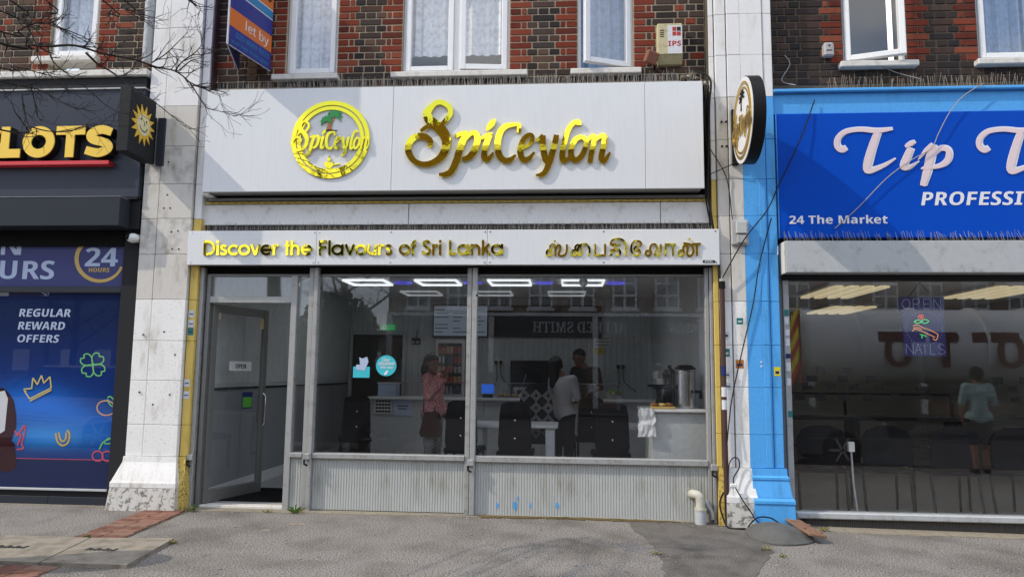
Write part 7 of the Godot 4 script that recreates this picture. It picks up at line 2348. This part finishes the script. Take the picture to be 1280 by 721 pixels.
	g.tube([Vector3(6.9, 2.3, 15.8), Vector3(7.05, 2.3, 15.8), Vector3(15.5, 2.3, 15.8), Vector3(15.65, 2.3, 15.8)], [0.85, 1.1, 1.1, 0.85], 36)
	obj("tank", g.mesh(), M.tank_steel, t)
	for x in [8.5, 10.3, 12.0, 13.6, 15.2]:
		var r := MB.new()
		r.tube([Vector3(x, 2.3, 15.8), Vector3(x + 0.08, 2.3, 15.8)], 1.17, 36)
		obj("hoop", r.mesh(), M.tank_steel, t)
	for seg in [[9.0, 11.2], [11.6, 12.9], [13.2, 14.5]]:
		var sg := MB.new()
		for i in 4:
			var a0 := deg_to_rad(180.0 - (4.0 + i * 4.0))
			var a1 := deg_to_rad(180.0 - (8.0 + i * 4.0))
			var r := 1.107
			var q := func(x: float, a: float) -> Vector3: return Vector3(x, 2.3 + sin(a) * r, 15.8 + cos(a) * r)
			sg.quad_out(q.call(seg[0], a0), q.call(seg[1], a0), q.call(seg[1], a1), q.call(seg[0], a1), Vector3(seg[0], 2.3, 15.8))
		obj("red_stripe", sg.mesh(), M.tank_red, t)
	var li := 0
	for q in [["O", 9.9], ["T", 11.2], ["O", 13.0], ["T", 14.0]]:
		var l := text_obj("lettering", q[0], true, 0.95, 0.02, M.tank_red, t, Vector3(q[1], 1.65, 14.66), 0.75)
		l.rotation.y = PI
		li += 1
	bx("chassis", 6.9, 17.5, 0.75, 1.1, 15.0, 16.6, M.black_metal, t, 0.02)
	for k in 5:
		bx("rear_frame", 6.78, 6.86, 1.2, 3.3, 14.9 + k * 0.43, 14.98 + k * 0.43, M.hazard_red, t, 0.0)
	var chev := Node3D.new()
	chev.name = "chevron_board"
	t.add_child(chev, true)
	chev.position = Vector3(6.75, 1.25, 14.7)
	chev.rotation.y = -PI / 2
	for k in 6:
		var cg := MB.new()
		cg.poly(PackedVector2Array([Vector2(0.0, k * 0.32 + 0.3), Vector2(0.95, k * 0.32 - 0.3), Vector2(0.95, k * 0.32 + 0.02), Vector2(0.0, k * 0.32 + 0.62)]), 0.0, 0.02)
		obj("chevron", cg.mesh(), M.hazard_yellow if k % 2 else M.hazard_red, chev)
	bx("cab", 16.0, 18.2, 0.7, 3.2, 14.7, 17.0, M.car_white, t, 0.12)
	for x in [8.3, 9.5, 14.2, 17.2]:
		var w := MB.new()
		w.tube([Vector3(x, 0.26, 14.75), Vector3(x, 0.26, 15.1)], 0.5, 22)
		obj("wheel", w.mesh(), M.tyre, t)
		var w2 := MB.new()
		w2.tube([Vector3(x, 0.26, 16.5), Vector3(x, 0.26, 16.85)], 0.5, 22)
		obj("wheel", w2.mesh(), M.tyre, t)
	car("dark grey parked car mirrored in the right shop window", Vector3(3.6, gy(3.6, 6.0) - 0.12, 7.35), 0.0, M.car_grey)
	car("white parked car mirrored in the left shop's poster", Vector3(-10.2, gy(-10.2, 6.0) - 0.12, 7.3), PI, M.car_white)
	car("dark parked car behind the photographer on the left", Vector3(-4.9, gy(-4.9, 6.0) - 0.12, 7.4), PI, M.car_grey)
	car("second dark parked car across the street", Vector3(4.0, gy(4.0, 6.0) - 0.12, 19.6), PI, M.car_grey)
	car("dark parked car across the street", Vector3(-3.0, gy(-3.0, 6.0) - 0.12, 19.6), PI, M.car_grey)

# ---------- people ----------
# tapered capsules joined by a smooth minimum, meshed as surface nets
func sdf(mb: MB, bones: Array, cell: float, k: float) -> void:
	var lo := Vector3(1e9, 1e9, 1e9)
	var hi := -lo
	for b in bones:
		var r: float = maxf(b[2], b[3])
		lo = lo.min(b[0] - Vector3.ONE * r).min(b[1] - Vector3.ONE * r)
		hi = hi.max(b[0] + Vector3.ONE * r).max(b[1] + Vector3.ONE * r)
	lo -= Vector3.ONE * (cell * 3.0 + k)
	hi += Vector3.ONE * (cell * 3.0 + k)
	var nx := int((hi.x - lo.x) / cell) + 1
	var ny := int((hi.y - lo.y) / cell) + 1
	var nz := int((hi.z - lo.z) / cell) + 1
	var f := PackedFloat32Array()
	f.resize(nx * ny * nz)
	f.fill(9.0)
	for b in bones:
		var a: Vector3 = b[0]
		var c: Vector3 = b[1]
		var ra: float = b[2]
		var rb: float = b[3]
		var ab := c - a
		var l2 := maxf(ab.length_squared(), 1e-8)
		var m := maxf(ra, rb) + k + cell * 2.5
		var p0 := ((a.min(c) - Vector3.ONE * m - lo) / cell).floor()
		var p1 := ((a.max(c) + Vector3.ONE * m - lo) / cell).ceil()
		for z in range(maxi(0, int(p0.z)), mini(nz, int(p1.z) + 1)):
			for y in range(maxi(0, int(p0.y)), mini(ny, int(p1.y) + 1)):
				var row := (z * ny + y) * nx
				for x in range(maxi(0, int(p0.x)), mini(nx, int(p1.x) + 1)):
					var p := lo + Vector3(x, y, z) * cell
					var t := clampf((p - a).dot(ab) / l2, 0.0, 1.0)
					var d := (p - a - ab * t).length() - lerpf(ra, rb, t)
					var e := f[row + x]
					var h := maxf(k - absf(e - d), 0.0) / k
					f[row + x] = minf(e, d) - h * h * k * 0.25
	var vid := {}
	var vs := PackedVector3Array()
	var sx := 1
	var sy := nx
	var sz := nx * ny
	var off := [0, sx, sy, sx + sy, sz, sx + sz, sy + sz, sx + sy + sz]
	var cor := [Vector3(0, 0, 0), Vector3(1, 0, 0), Vector3(0, 1, 0), Vector3(1, 1, 0), Vector3(0, 0, 1), Vector3(1, 0, 1), Vector3(0, 1, 1), Vector3(1, 1, 1)]
	var edges := [[0, 1], [2, 3], [4, 5], [6, 7], [0, 2], [1, 3], [4, 6], [5, 7], [0, 4], [1, 5], [2, 6], [3, 7]]
	for z in nz - 1:
		for y in ny - 1:
			for x in nx - 1:
				var i := x + y * sy + z * sz
				var inside := 0
				for o in off:
					if f[i + o] < 0.0:
						inside += 1
				if inside == 0 or inside == 8:
					continue
				var s := Vector3.ZERO
				var cnt := 0
				for e in edges:
					var fa := f[i + off[e[0]]]
					var fb := f[i + off[e[1]]]
					if (fa < 0.0) != (fb < 0.0):
						s += cor[e[0]].lerp(cor[e[1]], fa / (fa - fb))
						cnt += 1
				vid[i] = vs.size()
				vs.append(lo + (Vector3(x, y, z) + s / cnt) * cell)
	var tri := PackedInt32Array()
	for i in vid:
		var x: int = i % nx
		var y: int = (i / nx) % ny
		var z: int = i / sz
		for ax in 3:
			var st: int = [sx, sy, sz][ax]
			if (f[i] < 0.0) == (f[i + st] < 0.0):
				continue
			var u: int = [sy, sz, sx][ax]
			var w: int = [sz, sx, sy][ax]
			if not (vid.has(i - u) and vid.has(i - w) and vid.has(i - u - w)):
				continue
			var q := [vid[i], vid[i - u], vid[i - u - w], vid[i - w]]
			if f[i] < 0.0:
				tri.append_array([q[0], q[1], q[2], q[0], q[2], q[3]])
			else:
				tri.append_array([q[0], q[2], q[1], q[0], q[3], q[2]])
	var ns := PackedVector3Array()
	ns.resize(vs.size())
	for t in range(0, tri.size(), 3):
		var nn := (vs[tri[t + 2]] - vs[tri[t]]).cross(vs[tri[t + 1]] - vs[tri[t]])
		for j in 3:
			ns[tri[t + j]] += nn
	# orient outwards: the normal must point to growing distance
	for t in range(0, tri.size(), 3):
		mb.tris(vs[tri[t]], vs[tri[t + 1]], vs[tri[t + 2]], ns[tri[t]].normalized(), ns[tri[t + 1]].normalized(), ns[tri[t + 2]].normalized())

func grow(bones: Array, by: float) -> Array:
	var out := []
	for b in bones:
		out.append([b[0], b[1], b[2] + by, b[3] + by])
	return out

func hand_bones(wrist: Vector3, dir: Vector3, side: Vector3, curl: float, s: float) -> Array:
	var d := dir.normalized()
	var w := (side - d * side.dot(d)).normalized()
	var nrm := w.cross(d).normalized()
	var out := [[wrist, wrist + d * 0.04 * s, 0.021 * s, 0.024 * s]]
	for k in 3:
		out.append([wrist + d * 0.025 * s + w * (k - 1) * 0.02 * s, wrist + d * 0.075 * s + w * (k - 1) * 0.024 * s, 0.013 * s, 0.012 * s])
	for k in 4:
		var base := wrist + d * 0.078 * s + w * (k - 1.5) * 0.02 * s
		var ln: float = [0.062, 0.074, 0.07, 0.055][k] * s
		var p := base
		var dd := d
		for j in 3:
			dd = (dd * cos(curl * 0.6) + nrm * sin(curl * 0.6)).normalized()
			var q: Vector3 = p + dd * ln * [0.45, 0.32, 0.23][j]
			out.append([p, q, (0.0088 - 0.0008 * j) * s, (0.0082 - 0.0008 * j) * s])
			p = q
	var tb := wrist + d * 0.025 * s - w * 0.022 * s
	var t1 := tb + (d * 0.6 - w * 0.8 + nrm * 0.2).normalized() * 0.04 * s
	var t2 := t1 + (d * 0.9 - w * 0.3 + nrm * 0.4).normalized() * 0.03 * s
	out.append([tb, t1, 0.013 * s, 0.01 * s])
	out.append([t1, t2, 0.01 * s, 0.008 * s])
	return out

# faces +z. arms: [elbow, wrist] in units of height
func person(label: String, at: Vector3, turn: float, H: float, o: Dictionary) -> Node3D:
	var t := Node3D.new()
	var skin: Material = M[o.skin]
	var V := func(x: float, y: float, z: float) -> Vector3: return Vector3(x, y, z) * H
	var lean: float = o.get("lean", 0.0)
	var nod: Vector3 = o.get("nod", Vector3(0, 0, 0.0))
	var chest: Vector3 = V.call(0, 0.74, lean * 0.7)
	var neck: Vector3 = V.call(0, 0.845, lean)
	var head: Vector3 = neck + V.call(nod.x * 0.3, 0.085, 0.012 + nod.z * 0.3)
	var face: Vector3 = V.call(nod.x, nod.y, 1.0 + nod.z).normalized() # looking direction
	var torso := [[V.call(-0.045, 0.52, 0.0), V.call(0.045, 0.52, 0.0), 0.068 * H, 0.068 * H], [V.call(0, 0.56, 0.0), chest, 0.072 * H, 0.072 * H], [V.call(-0.05, 0.755, lean * 0.7), V.call(0.05, 0.755, lean * 0.7), 0.058 * H, 0.058 * H], [V.call(-0.085, 0.805, lean * 0.85), V.call(0.085, 0.805, lean * 0.85), 0.034 * H, 0.034 * H]]
	if o.get("woman", false):
		torso.append([V.call(-0.035, 0.72, 0.045 + lean * 0.6), V.call(0.035, 0.72, 0.045 + lean * 0.6), 0.035 * H, 0.035 * H])
	var sh := [V.call(-0.1, 0.81, lean * 0.9), V.call(0.1, 0.81, lean * 0.9)]
	var arms := []
	var fore := []
	var hands := []
	for k in 2:
		var el: Vector3 = V.call(o.arms[k][0][0], o.arms[k][0][1], o.arms[k][0][2])
		var wr: Vector3 = V.call(o.arms[k][1][0], o.arms[k][1][1], o.arms[k][1][2])
		arms.append([sh[k], el, 0.032 * H, 0.025 * H])
		fore.append([el, wr, 0.025 * H, 0.017 * H])
		hands.append([wr, (wr - el).normalized()])
	var legs := []
	var feet := []
	for k in 2:
		var s := -1.0 if k == 0 else 1.0
		var st: float = o.get("step", 0.0) * s
		var hip: Vector3 = V.call(0.052 * s, 0.5, 0.0)
		var kn: Vector3 = V.call(0.055 * s, 0.275, st * 0.5 + 0.01)
		var an: Vector3 = V.call(0.058 * s, 0.045, st)
		legs.append([hip, kn, 0.055 * H, 0.035 * H])
		legs.append([kn, an, 0.035 * H, 0.022 * H])
		feet.append([an + V.call(0, -0.022, -0.012), an + V.call(0.01 * s, -0.028, 0.095), 0.023 * H, 0.018 * H])
	var up := Vector3.UP
	var rt := up.cross(face).normalized()
	var hd := [[head + up * 0.012 * H - face * 0.012 * H, head + up * 0.018 * H + face * 0.004 * H, 0.056 * H, 0.054 * H], [head - up * 0.03 * H + face * 0.016 * H, head - up * 0.045 * H + face * 0.022 * H, 0.042 * H, 0.028 * H], [neck - up * 0.02 * H, head - up * 0.03 * H - face * 0.006 * H, 0.033 * H, 0.03 * H]]
	var all := torso + arms + fore + legs + feet + hd
	var body := MB.new()
	sdf(body, all, 0.02, 0.03)
	# head with nose, ears, chin and lips on a finer grid
	sdf(body, grow(hd, 0.001) + [[head + face * 0.056 * H, head - up * 0.016 * H + face * 0.066 * H, 0.006 * H, 0.009 * H], [head + rt * 0.055 * H + up * 0.004 * H, head + rt * 0.056 * H - up * 0.014 * H, 0.011 * H, 0.008 * H], [head - rt * 0.055 * H + up * 0.004 * H, head - rt * 0.056 * H - up * 0.014 * H, 0.011 * H, 0.008 * H], [head - up * 0.066 * H + face * 0.036 * H, head - up * 0.066 * H + face * 0.037 * H, 0.014 * H, 0.014 * H], [head - up * 0.042 * H + face * 0.052 * H - rt * 0.012 * H, head - up * 0.042 * H + face * 0.052 * H + rt * 0.012 * H, 0.006 * H, 0.006 * H]], 0.009, 0.012)
	for k in 2:
		var hb := hand_bones(hands[k][0], o.get("hand_dir", [hands[k][1], hands[k][1]])[k], o.get("hand_side", [Vector3(0.2, 0, 1), Vector3(-0.2, 0, 1)])[k], o.get("curl", 0.6), 1.0)
		sdf(body, hb, 0.006, 0.006)
	var bo := obj("body", body.mesh(), skin, t)
	for s in [-1.0, 1.0]:
		var e := MB.new()
		e.ball(head + up * 0.004 * H + face * 0.05 * H + rt * 0.021 * H * s, Vector3.ONE * 0.0075 * H, 8, 6)
		obj("eye", e.mesh(), M.ink, bo)
	var top := MB.new()
	sdf(top, grow(torso, 0.014) + grow(arms, 0.014) + (grow(fore, 0.012) if o.get("long_sleeves", false) else []), 0.018, 0.03)
	obj("top", top.mesh(), M[o.top], t)
	var low := MB.new()
	var lb := grow([torso[0]], 0.012)
	for k in 4:
		if o.get("shorts", false) and k % 2 == 1:
			continue
		lb.append([legs[k][0], legs[k][1] if not (o.get("shorts", false)) else legs[k][0].lerp(legs[k][1], 0.92), legs[k][2] + 0.016, legs[k][3] + 0.02])
	sdf(low, lb, 0.018, 0.025)
	obj("shorts" if o.get("shorts", false) else "trousers", low.mesh(), M[o.low], t)
	var shoe := MB.new()
	sdf(shoe, grow(feet, 0.008), 0.012, 0.012)
	obj("shoes", shoe.mesh(), M.black_plastic, t)
	var hair := MB.new()
	var hr := [[head + up * 0.024 * H - face * 0.016 * H, head + up * 0.026 * H + face * 0.002 * H, 0.059 * H, 0.056 * H], [head - face * 0.03 * H, head - up * 0.03 * H - face * 0.036 * H, 0.05 * H, 0.036 * H]]
	for s in [-1.0, 1.0]:
		hr.append([head + up * 0.01 * H + rt * 0.03 * H * s - face * 0.012 * H, head - up * 0.015 * H + rt * 0.035 * H * s - face * 0.018 * H, 0.03 * H, 0.024 * H])
	if o.get("ponytail", false):
		hr.append([head - face * 0.065 * H, head - up * 0.06 * H - face * 0.085 * H, 0.028 * H, 0.03 * H])
		hr.append([head - up * 0.06 * H - face * 0.085 * H, head - up * 0.15 * H - face * 0.08 * H, 0.03 * H, 0.014 * H])
	if o.get("long_hair", false):
		hr.append([head - face * 0.045 * H, head - up * 0.17 * H - face * 0.055 * H, 0.05 * H, 0.045 * H])
	sdf(hair, hr, 0.011, 0.015)
	obj("hair", hair.mesh(), M.hair, t)
	return put(t, "person", label, "person", at, turn)

func build_people() -> void:
	person("person in a red patterned top and grey trousers holding a hand to the mouth", Vector3(-1.76, 0.026, -2.4), deg_to_rad(68), 1.57, {
		"skin": "skin_a", "top": "cloth_flower", "low": "cloth_zig", "woman": true, "long_sleeves": true, "ponytail": true, "nod": Vector3(-0.15, -0.12, 0.0),
		"arms": [[[-0.125, 0.66, 0.03], [-0.02, 0.79, 0.115]], [[0.13, 0.655, -0.02], [0.11, 0.53, 0.06]]], "curl": 0.7,
		"hand_dir": [Vector3(0.25, 0.9, 0.1), Vector3(0.0, -1.0, 0.2)]})
	var bag := thing("handbag", "brown leather shoulder bag hanging at the hip of the person in red", "bag")
	var g := MB.new()
	g.poly(PackedVector2Array([Vector2(-1.86, 0.55), Vector2(-1.62, 0.55), Vector2(-1.6, 0.6), Vector2(-1.63, 0.84), Vector2(-1.7, 0.87), Vector2(-1.82, 0.86), Vector2(-1.88, 0.6)]), -2.24, -2.14)
	obj("bag_body", g.mesh(), M.bag_brown, bag)
	tube_obj("strap", curve3([Vector3(-1.84, 0.85, -2.19), Vector3(-1.83, 1.1, -2.19), Vector3(-1.78, 1.3, -2.28), Vector3(-1.75, 1.27, -2.45), Vector3(-1.72, 0.95, -2.3), Vector3(-1.68, 0.86, -2.19)], 5), 0.009, M.bag_brown, bag, 6)
	person("person in a pale grey top and black trousers with long dark hair at the counter", Vector3(-0.05, 0.026, -2.75), deg_to_rad(150), 1.56, {
		"skin": "skin_b", "top": "cloth_grey", "low": "cloth_black", "woman": true, "long_hair": true,
		"arms": [[[-0.13, 0.66, 0.02], [-0.07, 0.63, 0.13]], [[0.13, 0.66, 0.02], [0.06, 0.64, 0.14]]], "nod": Vector3(0.25, -0.25, 0)})
	person("person in a black top standing behind the serving counter", Vector3(0.3, 0.026, -4.5), deg_to_rad(-12), 1.72, {
		"skin": "skin_b", "top": "cloth_black", "low": "cloth_black",
		"arms": [[[-0.14, 0.66, 0.03], [-0.06, 0.62, 0.14]], [[0.14, 0.66, 0.03], [0.07, 0.62, 0.14]]], "nod": Vector3(-0.2, -0.3, 0)})
	person("person in a pale teal T-shirt and dark shorts mirrored in the right window", Vector3(6.85, gy(6.85, 5.6), 5.6), deg_to_rad(12), 1.74, {
		"skin": "skin_c", "top": "cloth_teal", "low": "cloth_navy", "shorts": true, "step": 0.04,
		"arms": [[[-0.14, 0.655, 0.0], [-0.13, 0.52, 0.05]], [[0.14, 0.655, 0.0], [0.11, 0.56, 0.1]]]})
